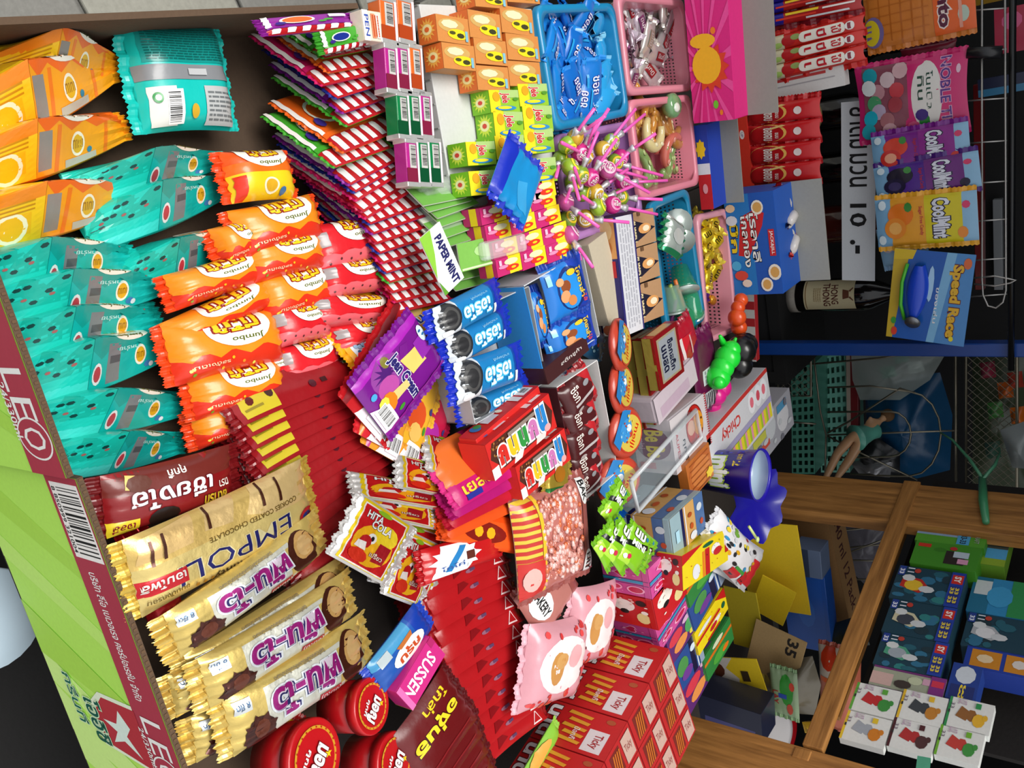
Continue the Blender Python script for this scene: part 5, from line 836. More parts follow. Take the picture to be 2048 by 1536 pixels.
# candy roll boxes
A_ck = [R(0, 0, 1, 1, '#c6c6ca'), R(0, .0, 1, .08, '#b8302a'), T('Chicky', .66, .3, .3, .26, '#c2302a', b=.02), E(.1, .3, .06, .2, '#dcdce0', 14), E(.2, .3, .06, .2, '#dcdce0', 14), E(.31, .3, .06, .2, '#dcdce0', 14), E(.1, .3, .03, .1, '#d86a7a', 10), E(.2, .3, .03, .1, '#c84a5a', 10), E(.31, .3, .03, .1, '#d86a7a', 10), R(0, .55, 1, .66, '#9a94b4')]
for k in range(10): A_ck += [G([(.02 + .1 * k, .66), (.06 + .1 * k, .66), (.06 + .1 * k, .94), (.02 + .1 * k, .94)], '#d8c82a'), R(.06 + .1 * k, .66, .09 + .1 * k, .94, '#d88aa0'), R(.09 + .1 * k, .66, .12 + .1 * k, .94, '#9ab82a'), R(.12 + .1 * k, .66, .128 + .1 * k, .94, '#7a2a2a')]
box('candy_box', 'white candy box with red script and striped candy roll', 'candy box', quad(.79, (1532, 735), (1412, 872), (1582, 790)), .05, '#c6c6ca', {'top': A_ck}, 'card', 'white candy boxes', key='ck')
box('candy_box', 'white candy box with gray pictures under the striped-roll box', 'candy box', quad(.765, (1578, 775), (1480, 890), (1602, 830)), .045, '#a8a8ae', {'top': [R(0, 0, 1, 1, '#9a9aa2'), E(.2, .5, .12, .35, '#c8c8cc', 14), E(.45, .4, .1, .3, '#b8bcc0', 12), R(.5, .6, .9, .75, '#b84a3a'), R(.55, .3, .8, .5, '#b8b84a'), R(.1, .1, .3, .3, '#4a8ab0')] + DOTS(10, .05, .05, .95, .95, .04, .08, ['#c8c8cc', '#6a6a74', '#b8bcc0'], 3)}, 'card', 'white candy boxes')
# blue bucket cup and its saucer, clear tub
ct = hit(.87, 1520, 950); hb = .125
A_mn = [T('mini', .5, .5, .62, .34, '#dfe6ea', o='#a8c83a', b=.05, ow=.06), T('2', .34, .80, .1, .14, '#e0cc3a', b=.03), T('บาท', .2, .82, .12, .08, '#e0cc3a', b=.02)] + DOTS(14, .0, .1, .12, .9, .02, .03, ['#3a4ad0'], 3) + [E(.78, .3, .03, .05, '#1a1f3a', 8)]
mb = MB().lathe([(.0, -hb), (.036, -hb), (.046, -.004), (.049, 0), (.048, .003), (.045, 0), (.035, -hb + .01), (0, -hb + .01)], mat('#2418a0', 'plastic'), 36)
a0 = math.atan2(-ct.y, -ct.x)
lay(mb, A_mn, .11, hb * .9, lambda x, y, l: ((.0368 + .0092 * y / hb + l) * math.cos(a0 + (x - .055) / .045), (.0368 + .0092 * y / hb + l) * math.sin(a0 + (x - .055) / .045), -hb + .006 + y), 'film', (24, 4))
cup = obj('bucket_cup', mb, Matrix.Translation(ct), None, 'blue bucket cup with white rounded lettering and pale inside', 'cup')
obj('inner_liner', MB().lathe([(.0445, -.002), (.0345, -hb + .012), (0, -hb + .0125)][::-1], mat('#9fb4c8', 'plastic'), 36), None, cup)['label'] = 'pale blue inside of the cup'
mb = MB(); vs = [(0, 0, 0)]; n = 48
for k in range(n): q = 2 * math.pi * k / n; r_ = .072 + .009 * math.cos(8 * q); vs += [(r_ * math.cos(q), r_ * math.sin(q), .012)]
for k in range(n): q = 2 * math.pi * k / n; vs += [(.05 * math.cos(q), .05 * math.sin(q), .0)]
mb.add(vs, [(0, 1 + n + k, 1 + n + (k + 1) % n) for k in range(n)] + [(1 + n + k, 1 + k, 1 + (k + 1) % n, 1 + n + (k + 1) % n) for k in range(n)], mat('#1c1690', 'plastic'), True)
sc = obj('scalloped_dish', mb, Matrix.Translation(hit(.82, 1508, 1010)) @ Matrix.Rotation(.35, 4, 'X'), None, 'dark blue scalloped dish beside the bucket cup', 'dish')
sp_ = MB().tube([(.02, -.06, .02), (.05, -.045, .024)], .0025, mat('#c8d88a', 'plastic')).ball((.055, -.042, .025), (.006, .005, .003), mat('#c8d88a', 'plastic'), 8, 5)
obj('plastic_spoon', sp_, Matrix.Translation(hit(.85, 1500, 1000)), None, 'pale green plastic spoon at the cup', 'spoon')
M, L, W = quad(.80, (1262, 962), (1276, 1022), (1412, 925)); 
o = obj('clear_tub', MB().box(0, 0, -.07, L, W, 0, clear('#b8c4cc', .22), .008), M, None, 'clear plastic tub holding waffle sweets beside the cookie pouch', 'tub')
obj('rim', MB().tube([(0, 0, 0), (L, 0, 0), (L, W, 0), (0, W, 0), (0, 0, 0)], .004, clear('#d4dade', .6), 8), None, o)
M, L, W = quad(.80, (1376, 985), (1385, 1010), (1424, 940))
wf = box('waffle_pack', 'orange waffle picture pack beside the bucket cup', 'candy pack', quad(.80, (1372, 932), (1384, 1000), (1424, 925)), .02, '#b8682a', {'top': [E(.5, .5, .48, .48, '#b8642a', 20), E(.5, .5, .4, .4, '#c8783a', 18)] + [R(.1 + .16 * k, .1, .13 + .16 * k, .9, '#9a4f1c') for k in range(6)] + [S(.75, .82, .16, .18, '#e0c02a', 6, .7)]}, 'film')
# green mini packs
A_mm = [R(0, 0, 1, 1, '#7cb81f'), G([(0, .4), (1, .62), (1, .76), (0, .54)], '#141a12'), G([(0, 0), (.5, 0), (.3, .3), (0, .3)], '#a8d83a'), T('MINI', .5, .58, .6, .15, '#f0f2ee', b=.04), T('นม', .4, .82, .5, .2, '#f0f2ee', o='#1a2212', b=.05), E(.75, .85, .07, .06, '#2a7a9a', 8), E(.3, .2, .08, .07, '#c8304a', 8), E(.15, .15, .08, .07, '#e8ece6', 8)]
for i, (A, B, D, z) in enumerate((((1206, 1030), (1222, 1052), (1288, 1020), .815), ((1192, 1098), (1216, 1142), (1240, 1058), .82), ((1212, 1108), (1246, 1150), (1272, 1064), .825), ((1240, 1118), (1276, 1150), (1308, 1076), .83), ((1262, 1122), (1290, 1146), (1326, 1090), .82))):
    bag('candy_pack', 'small bright green pack, ' + ('alone beyond the striped tin' if i == 0 else ORD[i - 1] + ' of the four on the heart tin'), 'candy pack', quad(z, A, B, D, -8), .012, '#7cb81f', A_mm, 'pillow', 'film', '#6aa81a', 'small bright green packs', seed=160 + i)
# ------------------------------------------------------------------ printed gift tins
def heart(cu, cv, s, c): return [E(cu - s * .45, cv + s * .3, s * .55, s * .6, c, 12), E(cu + s * .45, cv + s * .3, s * .55, s * .6, c, 12), G([(cu - s * .95, cv + s * .15), (cu, cv - s), (cu + s * .95, cv + s * .15)], c)]
A_ht = [R(0, 0, 1, 1, '#c0488c')] + heart(.25, .4, .16, '#e8a0c0') + heart(.25, .4, .13, '#b81f4a') + [R(.45, 0, .55, 1, '#2a8ab0'), R(.43, 0, .45, 1, '#1a2a5a'), R(.58, 0, .6, 1, '#4a2a6a')] + [E(.78, .7, .13, .2, '#e8a0c0', 14), E(.78, .7, .1, .16, '#b81f4a', 12), E(.75, .25, .11, .16, '#e8a0c0', 14), E(.75, .25, .08, .12, '#b81f4a', 12)] + DOTS(12, .05, .05, .95, .95, .02, .03, ['#d878ac', '#e09ac0'], 9)
A_rd = [R(0, 0, 1, 1, '#b8181e'), E(.35, .35, .2, .25, '#e6e0d8', 14), E(.55, .35, .08, .1, '#1a1414', 10), E(.7, .75, .18, .15, '#d8c88a', 12), E(.2, .75, .1, .12, '#1a1414', 10), E(.5, .8, .06, .08, '#e6e0d8', 10)] + DOTS(8, .1, .1, .9, .9, .03, .04, ['#e0b0a8', '#e8dcd4'], 4)
A_bo = [R(0, 0, 1, 1, '#c89a5a'), R(0, .72, 1, 1, '#4a6a9a'), R(0, .0, 1, .3, '#8fa8b0'), R(0, .3, 1, .38, '#1a1a4a'), R(0, .41, 1, .44, '#dcdce0'), E(.3, .85, .1, .08, '#c8d0d8', 12), E(.7, .88, .08, .05, '#b84a2a', 10), E(.3, .56, .06, .06, '#a84a1c', 10), E(.6, .58, .08, .05, '#b8501c', 10), E(.85, .6, .1, .1, '#d8dce4', 12), R(.4, .1, .7, .2, '#a8d0e0')]
A_yr = [R(0, 0, 1, 1, '#e0c81c'), G([(0, .7), (.45, 1), (0, 1)], '#b81c1c'), R(.42, 0, .47, .75, '#d87a1c'), R(.48, 0, .58, .78, '#b81c1c'), E(.72, .62, .1, .16, '#e6e2de', 12), E(.76, .52, .1, .12, '#b8242a', 10), E(.28, .3, .08, .22, '#d8d8dc', 12), R(.93, .3, 1, .7, '#b81c1c'), E(.55, .88, .12, .06, '#1f5a3a', 10)] + DOTS(14, .05, .05, .95, .9, .008, .014, ['#2a2a1a', '#b8301c'], 6)
A_gb = [R(0, 0, 1, 1, '#2f7a3a'), R(.3, 0, .42, 1, '#c86a1c'), E(.7, .5, .2, .25, '#4a9a3a', 12), E(.75, .7, .1, .12, '#d8701c', 10), E(.15, .5, .1, .2, '#c8d0b0', 10)]
A_bl2 = [R(0, 0, 1, 1, '#2a4a8a'), R(0, .6, 1, .75, '#1a1a3a'), R(0, .78, 1, .82, '#c8d0d8'), E(.4, .3, .25, .2, '#4a8a4a', 12), E(.7, .4, .15, .2, '#6a3a8a', 12), E(.25, .7, .1, .1, '#c8d8e8', 10), R(.0, .85, 1, 1, '#8a9ab0')]
A_mc = [R(0, 0, 1, 1, '#5a2a6a'), E(.3, .3, .2, .25, '#c83a4a', 12), E(.7, .4, .2, .25, '#d88a4a', 12), E(.5, .75, .25, .15, '#4a9a5a', 12), E(.8, .8, .1, .1, '#d8c84a', 10), E(.15, .7, .1, .15, '#c8a0c0', 10)]
tins = [('striped blue and orange', A_bo, (1336, 1040), (1346, 1116), (1402, 1000), .83, .11, '#8fa8b0', '#9ab0b8'), ('pink heart', A_ht, (1293, 1140), (1302, 1198), (1352, 1076), .81, .085, '#c0488c', None), ('red picture', A_rd, (1302, 1200), (1315, 1260), (1362, 1138), .81, .085, '#b8181e', None), ('pink heart', A_ht, (1308, 1258), (1320, 1300), (1372, 1200), .795, .08, '#c0488c', None),
        ('green and orange', A_gb, (1366, 1170), (1378, 1215), (1438, 1120), .80, .06, '#2f7a3a', None), ('blue picture', A_bl2, (1374, 1217), (1388, 1262), (1448, 1165), .795, .06, '#2a4a8a', None), ('plum fruit', A_mc, (1330, 1285), (1342, 1330), (1386, 1225), .79, .07, '#5a2a6a', None), ('yellow and red', A_yr, (1386, 1268), (1396, 1310), (1452, 1210), .79, .06, '#d8bc1c', None),
        ('green leaf', A_gb, (1404, 1318), (1414, 1362), (1462, 1262), .785, .06, '#2f7a3a', None), ('gray and blue', A_bl2, (1342, 1332), (1356, 1392), (1400, 1290), .785, .07, '#4a5a7a', None), ('plum and amber', A_mc, (1362, 1384), (1376, 1432), (1432, 1330), .78, .06, '#5a2a6a', None)]
fr = {'pink heart': A_ht, 'red picture': A_rd, 'striped blue and orange': A_bo}
for i, (nm, art, A, B, D, z, H_, base, _) in enumerate(tins):
    lab = nm + ' gift tin ' + ('behind the bright green packs', 'under the bright green packs', 'between two pink heart tins', 'above the stick boxes', 'under the yellow box lying across', 'below the green and orange tin', 'beside the stick boxes', 'below the blue picture tin', 'below the yellow and red tin', 'edging the red stick boxes', 'at the lowest corner beside the stick boxes')[i]
    Qt = quad(z, A, B, D); tn = box('gift_tin', lab, 'gift tin', Qt, H_, base, {'top': art, 'y0': fr.get(nm, art), 'x0': art}, 'film', 'printed gift tins', bev=.003)
    obj('lid', box_mesh(Qt[1] + .002, Qt[2] + .002, .014, base, {'top': art}, 'film', .002), Matrix.Translation((-.001, -.001, .0022)), tn)
    obj('hinge_strip', MB().box(.01, Qt[2] - .0005, -.02, Qt[1] - .01, Qt[2] + .0015, -.006, mat('#8a8a8c', 'metal')), None, tn)
box('gift_box', 'yellow and red gift box lying across the tins', 'gift box', quad(.85, (1366, 1182), (1456, 1120), (1354, 1118)), .045, '#e0c81c', {'top': A_yr, 'x0': A_rd, 'y0': A_yr}, 'film')
A_dg = [R(0, 0, 1, 1, '#d8d6d8')] + DOTS(46, .03, .03, .97, .97, .045, .05, ['#2a2a2e', '#d8a01c', '#3a8ab8', '#c83a2a', '#c8c8cc', '#6a9a3a', '#e0c83a', '#b8303a', '#1c1c20'], 5) + [R(.55, .0, .75, .2, '#b8242a'), R(.8, .05, .95, .3, '#b8242a'), R(.6, .2, .8, .28, '#3a8a3a')]
bag('gift_bag', 'white gift bag with colored blots leaning on the yellow carton', 'gift bag', quad(.84, (1410, 1105), (1490, 1182), (1470, 1040), -15), .03, '#d8d6d8', A_dg, 'pillow', 'film', '#c8c8cc', seed=170)
bag('gift_bag', 'white gift bag with green stripes under the blotted one', 'gift bag', quad(.825, (1440, 1150), (1500, 1190), (1520, 1090), -15), .03, '#c8c8cc', [R(0, 0, 1, 1, '#c8c8cc')] + [R(0, .1 + .1 * k, .6, .15 + .1 * k, '#3a9a3a') for k in range(4)] + [R(.6, .1, 1, .7, '#b8242a')], 'pillow', 'film', '#b8b8bc', seed=171)
# ------------------------------------------------------------------ red stick boxes standing four deep, three across
def tick_front(two): return [R(0, 0, 1, 1, '#c01a1c'), R(.40, .64, .92, .9, '#dcd8da'), T('Ticky', .66, .78, .34, .14, '#a01a20', b=.02), E(.14, .84, .06, .06, '#a8502a', 12)] + [G([(.1 + .16 * k, .30 + .05 * (k % 2)), (.18 + .16 * k, .28 + .05 * (k % 2)), (.22 + .16 * k, .6), (.15 + .16 * k, .62)], '#d89a2a') for k in range(5)] + [T('นาดี', .5, .14, .8, .2, '#e6e0e0', o='#5a1418', b=.04), T('ป๊อกกี้', .62, .5, .3, .08, '#e6e0e0')]
A_tf = tick_front(0)
A_tt = [R(0, 0, 1, 1, '#a8181c'), R(.12, .12, .5, .88, '#6a1a14')] + [G([(.14 + .07 * k, .15), (.18 + .07 * k, .15), (.28 + .07 * k, .8), (.24 + .07 * k, .8)], '#b8641c') for k in range(4)] + [R(.58, .1, .94, .9, '#b8988c'), T('Ticky', .76, .5, .26, .3, '#8a4a44')]
ZT = .83
a, b = hit(ZT, 1337, 1297), hit(ZT, 1254, 1444); e = hit(ZT, 1392, 1462)
dY = (b - a) / 2; Dl = dY.length; dv = dY.normalized(); dX = Vector((-dv.y, dv.x, 0)) * .066
if dX.x < 0: dX = -dX
for r in range(4):
    for c in range(3):
        p = a + dY * r + dX * c; Mx = frame(p - Vector((0, 0, .135)), dv, Vector((-1, 0, 0)))
        k = 'tick'
        if k not in MESHC: MESHC[k] = box_mesh(Dl * .97, .135, .0645, '#b0181c', {'top': A_tf, 'y1': A_tt}).mesh('stick_box')
        obj('stick_box', MESHC[k], Mx, None, f'red chocolate stick box, {ORD[r]} from the gift tins in the {("lettered outer row", "middle row", "row facing the post")[c]}', 'stick box', 'red chocolate stick boxes')
# ------------------------------------------------------------------ bottles on a black shelf unit, hanging packs on a wire rack
YS = 2.22; bz = hit(YP(YS), 1584, 592).z
su = obj('shelf_unit', None, Matrix.Translation((.15, YS, 0)), None, 'black shelf unit carrying the dark bottles', 'shelf unit')
obj('shelf', MB().box(-.75, -.10, bz - .03, .655, .22, bz, mat('#0b0b0c', 'matte')), None, su); obj('back_panel', MB().box(-.75, .22, .3, .655, .24, bz + .62, mat('#0c0c0d', 'matte')), None, su)
for x in (-.74, .62): obj('side_panel', MB().box(x, -.10, .0, x + .03, .22, bz - .03, mat('#0d0d0e', 'matte')), None, su)
obj('front_panel', MB().box(-.71, -.095, .1, .62, -.08, bz - .03, mat('#0d0d0f', 'matte')), None, su)
A_ht_lab = [R(0, 0, 1, 1, '#d8cba2'), R(.04, .03, .96, .05, '#8a6a3a'), T('HONG', .5, .62, .58, .14, '#5a2418', b=.02), T('THONG', .5, .46, .7, .14, '#5a2418', b=.02), G([(.36, .78), (.64, .78), (.6, .9), (.4, .9)], '#6a3a22'), G([(.4, .9), (.3, .98), (.34, .98), (.44, .92)], '#6a3a22'), G([(.6, .9), (.7, .98), (.66, .98), (.56, .92)], '#6a3a22')] + LINES(4, .3, .2, .7, .36, '#b09a70', 3)
def bottle(lab, x, y, glass, label_art=None, lcol='#d8cba2', s=1.0, yy=YS, round_label=False, lz=(.055, .15)):
    p = hit(YP(yy), x, y); p.z = bz; r = .042 * s
    o = obj('glass_bottle', MB().lathe([(.0, 0), (r * .95, .0), (r, .006), (r, .185), (r * .9, .205), (r * .42, .25), (r * .36, .27), (r * .36, .29), (0, .29)], mat(glass, 'glass'), 32), Matrix.Translation(p), None, lab, 'bottle', 'dark glass bottles on the shelf')
    obj('cap', MB().lathe([(0, .282), (r * .42, .282), (r * .42, .315), (0, .316)], mat('#2a2a2c', 'metal'), 20), None, o)
    if label_art:
        a0 = math.atan2(-p.y, -p.x); mb = MB(); hh = lz[1] - lz[0]
        lay(mb, label_art, .085, hh, lambda u, v, l: ((r + .0004 + l) * math.cos(a0 + (u - .0425) / r), (r + .0004 + l) * math.sin(a0 + (u - .0425) / r), lz[0] + v), 'paper', (16, 6)); obj('label', mb, None, o)
    return o
bb = bottle('dark bottle with cream deer label and two dark words', 1584, 592, '#0e0b0a', A_ht_lab, lz=(.045, .172))
obj('foot_band', MB().lathe([(.0425, .0), (.0432, .0), (.0432, .022), (.0425, .022)], mat('#a09a90', 'matte'), 32), None, bb)
bottle('red-brown bottle behind the handwritten paper', 1584, 455, '#4a1a12', [R(0, 0, 1, .1, '#3a120c')], s=1.1)
bottle('black bottle between the red-brown one and the biscuit packs', 1584, 345, '#0c0c0c', [R(0, 0, 1, .35, '#5a6058')], s=.9)
bottle('black bottle with round cream label beside the biscuit packs', 1584, 238, '#0d0c0b', [E(.5, .5, .46, .42, '#a8935e', 24), E(.5, .5, .4, .36, '#c0ad7a', 24), T('หงส์', .5, .5, .4, .2, '#4a3a20')], lz=(.06, .14))
bottle('black bottle hidden behind the jelly stick packs', 1584, 130, '#0c0b0b', None)
YR = 2.03
rk = obj('wire_rack', None, Matrix.Translation((0, YR, 0)), None, 'chromed wire hanging rack above the bottles', 'rack')
wm = mat('#b4b2ae', 'metal'); inv = rk.matrix_world.inverted()
def W(x, y, Y=YR + .015): v = hit(YP(Y), x, y); return v - Vector((0, YR, 0))
obj('wire_frame', MB().tube([W(1964, -60), W(1964, 560), W(1966, 590), W(1976, 612), W(1992, 616), W(2006, 604), W(2012, 580), W(2010, -60)], .0022, wm), None, rk)
for y in (20, 102, 200, 285, 366, 442, 520, 592): obj('rung', MB().tube([W(1934, y + 2), W(2014, y - 4)], .0016, wm), None, rk)
obj('pole', MB().tube([W(2026, -80, YR + .04), W(2022, 740, YR + .04)], .0065, mat('#111214', 'plastic')), None, rk)
obj('clamp', MB().tube([W(1935, 106), W(2004, 104)], .012, mat('#1c1d20', 'plastic'), 14), None, rk)
obj('hook', MB().tube([W(1948, 556), W(1990, 552), W(2020, 558), W(2032, 560), W(2020, 566), W(1990, 572), W(1948, 568)], .002, wm), None, rk)
obj('upright', MB().box(-.42, .05, 0, -.39, .08, 2.5, mat('#111113', 'metal')), None, rk)
def hang(lab, A, B, D, base, art, T_=.012, style='flat', grp='packs hanging on the wire rack', seal=None, name='candy_pack', seed=1, dy=0, cat='candy pack'):
    return bag(name, lab, cat, quad(YP(YR + dy), A, B, D), T_, base, art, style, 'film', seal or base, grp, seed=seed)
A_nb = [R(0, 0, 1, 1, '#d0256f'), R(.0, .06, 1, .48, '#8a4a5a'), E(.5, .65, .47, .14, '#e6e2dc', 24), T('โนเบิล', .42, .68, .5, .06, '#1c4a3a'), T('ทิน', .38, .60, .32, .06, '#1c4a3a'), T('NOBLE TIN', .5, .82, .96, .09, '#5a2a86', o='#e8b0cc', b=.02), E(.82, .62, .1, .05, '#2a8a3a', 10), E(.92, .52, .11, .07, '#e05a8a', 10), E(.74, .60, .08, .06, '#3a1f7a', 10), E(.2, .93, .06, .02, '#e8c0d4', 10)] + \
       [E(u, v, .11, .07, c, 12) for u, v, c in ((.12, .14, '#1fa0b0'), (.2, .3, '#d8c0c4'), (.35, .2, '#c08a94'), (.5, .16, '#4a9a6a'), (.36, .38, '#c8404a'), (.62, .2, '#b8a8c0'), (.7, .12, '#1fb0c8'), (.75, .28, '#a86a70'), (.88, .1, '#2aa8b8'), (.55, .36, '#a8404a'), (.1, .42, '#d8b0b4'), (.9, .3, '#c89aa0'), (.28, .12, '#e0e6e6'))]
hang('pink candy bag with a window of foil sweets', (1706, 142), (1716, 284), (1937, 142), '#d0256f', A_nb, .02, 'pillow', seed=180)
def cm(c1, c2, fr_): return [R(0, 0, 1, 1, c1), R(0, 0, 1, .16, '#7fb0d4'), R(0, .86, 1, 1, '#8ab8d8'), R(0, .5, 1, .86, c2), T('CoolMint', .48, .66, .82, .17, '#dfe2ee', o='#1c1a3a', b=.04, ow=.06), T('Sugar Free Candy', .5, .46, .6, .045, '#c0203a'), E(.25, .9, .08, .04, '#d83a6a', 8), E(.8, .86, .12, .05, fr_[1], 10), E(.35, .26, .24, .13, fr_[0], 18), E(.62, .2, .22, .11, fr_[1], 18), E(.62, .2, .13, .065, fr_[2], 14), E(.2, .34, .1, .04, '#3a8a3a', 8), E(.85, .06, .1, .04, '#d8e8f0', 10), E(.12, .08, .1, .04, '#d8e8f0', 10)]
hang('purple mint candy pack with strawberry picture', (1740, 276), (1748, 350), (1936, 252), '#7a1f8a', cm('#7a1f8a', '#8a1f8a', ('#d8402a', '#c8302a', '#e8a080')), seed=181, dy=-.015)
hang('violet mint candy pack with blackberry picture', (1745, 338), (1754, 404), (1958, 330), '#4a1f7a', cm('#4a1f8a', '#6a1f7a', ('#16122a', '#1c1638', '#3a3060')), seed=182, dy=-.022)
hang('yellow mint candy pack with orange picture', (1748, 402), (1756, 496), (1954, 402), '#e8a82a', cm('#e8a02a', '#d8c81c', ('#e8781c', '#e88a2a', '#f0b05a')), seed=183, dy=-.032)
hang('pale blue candy pack half hidden behind the yellow one', (1752, 470), (1766, 535), (1850, 470), '#8ab0d0', [R(0, 0, 1, 1, '#8ab4d4'), E(.6, .5, .2, .14, '#d8a8b8', 12), E(.4, .2, .2, .14, '#d0c8d8', 12), E(.6, .5, .1, .08, '#c84a6a', 10)], seed=184, dy=-.012)
A_sr = [R(0, 0, 1, 1, '#4a8ac8'), R(0, 0, 1, .2, '#c8a82a'), G([(0, .2), (1, .08), (1, .52), (0, .66)], '#1a5ab0'), G([(0, .66), (1, .52), (1, .62), (0, .78)], '#7ab4dc'), G([(0, .0), (.12, .0), (.1, .24), (0, .28)], '#d8b82a'), T('Speed Race', .52, .80, .8, .17, '#e0b02a', o='#6a1a1c', b=.05, ow=.05), T('ของเล่น', .58, .6, .4, .05, '#e8e8ea'), E(.1, .92, .06, .05, '#d86a3a', 10), E(.92, .1, .05, .04, '#d8402a', 8), E(.8, .08, .04, .035, '#3a9a3a', 8), E(.93, .83, .03, .03, '#e8d82a', 8), E(.35, .5, .2, .04, '#a8d0ec', 10)]
cd = box('toy_card', 'blue toy card with boat and bold red and yellow lettering', 'toy card', quad(YP(YR - .045), (1790, 496), (1772, 672), (1952, 512)), .002, '#4a8ac8', {'top': A_sr}, 'film')
L = .155
mb = MB(); vs = []; n = 12
for i in range(n + 1):
    t = i / n; wv = .022 * math.sin(math.pi * min(1, t * .9 + .1)) ** .7; vs += [(.03 + .125 * t, .055 - wv + .02 * t * 0, .002), (.03 + .125 * t, .055 - wv * .7, .018), (.03 + .125 * t, .055 + wv * .7, .018), (.03 + .125 * t, .055 + wv, .002)]
mb.add(vs, [(4 * i + k, 4 * i + 4 + k, 4 * i + 5 + k, 4 * i + 1 + k) for i in range(n) for k in range(3)], mat('#1c4ad0', 'plastic'), True); bt = obj('toy_boat', mb, None, cd); bt['label'] = 'blue toy boat hull'
obj('boat_stripe', MB().tube([(.03, .03, .006), (.07, .024, .012), (.12, .026, .012), (.155, .036, .006)], .004, mat('#4ab82a', 'plastic')), None, cd)
obj('coin', MB().lathe([(0, 0), (.016, 0), (.016, .004), (0, .004)], mat('#8a8d92', 'metal'), 24), Matrix.Translation((.155, .055, .014)) @ Matrix.Rotation(.5, 4, 'Y'), cd)
A_bn = [R(0, 0, 1, 1, '#cf7a30')] + [R(.0, .04 + .1 * k, 1, .055 + .1 * k, '#b8641f') for k in range(6)] + [R(.1 + .14 * k, 0, .11 + .14 * k, .6, '#c06c26') for k in range(6)] + [R(0, .64, 1, 1, '#e8621c'), T('Bento', .45, .74, .9, .12, '#5a1a3a', o='#f0e0d8', b=.04, ow=.06), G([(.02, .3), (.18, .26), (.2, .56), (.04, .6)], '#e8c81c'), E(.75, .08, .24, .1, '#7a6aa0', 18), E(.75, .06, .2, .08, '#e0c82a', 18), E(.75, .9, .12, .05, '#b8c8b8', 12), E(.2, .9, .1, .03, '#f0d0c0', 8), R(.5, .86, .95, .89, '#e8a08a')]
hang('orange squid snack bag with woven tan picture', (1722, -28), (1734, 102), (1948, -22), '#cf7a30', A_bn, .012, seed=186)
bag('candy_pack', 'plum red rolled pouch beside the clamp', 'candy pack', quad(YP(YR + .03), (1798, 100), (1800, 138), (1912, 98)), .02, '#8a2038', None, 'pillow', 'film', '#7a1a30', 'packs hanging on the wire rack', seed=187)
box('price_paper', 'white paper with handwritten price clipped under the rack', 'paper', quad(YP(YR + .06), (1682, 205), (1684, 560), (1752, 205)), .0008, '#eef3f8', {'top': [T('ยาดม', .14, .5, .22, .52, '#1a1a1c'), T('มวน', .37, .5, .18, .52, '#1a1a1c'), T('10', .62, .5, .13, .5, '#1a1a1c', b=.02), T('.-', .80, .4, .08, .3, '#1a1a1c', b=.03)]}, 'paper', bev=.0002)
# things beyond the rack
def slab(name, lab, Y, A, B, D, H, base, art=None, cat=None, kind='plastic', grp=None):
    return box(name, lab, cat or name.replace('_', ' '), quad(YP(Y), A, B, D), H, base, {'top': art} if art else {}, kind, grp)
slab('red_board', 'dark red board strip behind the wire rack', 2.3, (1946, 170), (1950, 580), (1966, 170), .02, '#6a1414', None, 'board')
slab('gray_board', 'pale gray panel edge beyond the black pole', 2.5, (2036, 290), (2034, 545), (2100, 290), .02, '#a8b0b2')
slab('gray_board', 'gray tube-like panel behind the rungs', 2.4, (1985, 400), (1988, 580), (2004, 400), .02, '#7a7d80')
slab('candy_pack', 'pink pack behind the top of the rack', 2.25, (1988, 20), (1990, 110), (2060, 20), .02, '#b0304a', [R(0, 0, 1, 1, '#b0304a'), E(.3, .5, .2, .3, '#d8608a', 10)])
slab('candy_pack', 'dark blue pack behind the rungs', 2.25, (1955, 160), (1957, 196), (2060, 160), .02, '#1c2a4a', [R(0, 0, 1, 1, '#232a44'), R(.6, 0, 1, 1, '#3a7aa0')])
slab('candy_pack', 'gold and red pack at the top of the rack', 2.25, (1950, -30), (1952, 12), (2050, -30), .02, '#9a7a1c', [R(0, 0, 1, 1, '#8a6a1c'), E(.6, .5, .2, .3, '#d8c02a', 10), R(.1, .2, .3, .8, '#a8301c')])
# ------------------------------------------------------------------ blue post, wire carts with plastic baskets behind
M, L, Wd = quad(YP(2.10), (1495, 708), (1497, 680), (2060, 712)); 
p0 = hit(YP(2.10), 1500, 695)
obj('blue_post', MB().box(-.016, -.015, 0, .016, .015, 2.28, mat('#15418e', 'plastic'), .003), Matrix.Translation((p0.x, 2.10, 0)), None, 'upright blue post between the bottles and the wire carts', 'post')
YC_ = 2.42; iron = mat('#8a8474', 'metal')
def ln(pts, Y=YC_): return [hit(YP(Y), *p) for p in pts]
wc = obj('wire_cart', None, Matrix.Identity(4), None, 'wire cart grid with looped iron rods behind the wooden post', 'cart')
def rod(pts, r=.0028, Y=YC_, nm='rod'): obj(nm, MB().tube(ln(pts, Y), r, iron), None, wc)
rod([(1625, 690), (1640, 820), (1652, 870), (1650, 960)]); rod([(1510, 712), (1625, 715)]); rod([(1625, 728), (1760, 716), (1930, 690)])
hp = [(1655, 824), (1770, 823)] + [(1782 + 40 * math.sin(t), 868 - 45 * math.cos(t)) for t in [k * math.pi / 8 for k in range(9)]] + [(1760, 914), (1658, 916)]
rod(hp, .003, nm='loop_rod')
rod([(1655, 866)] + [(1700 + 20 * k, 842 - 13 * k) for k in range(6)] + [(1820 + 62 * math.sin(t), 868 - 84 * math.cos(t)) for t in [k * math.pi / 8 for k in range(1, 9)]] + [(1780, 952), (1700, 948)], .003, nm='loop_rod')
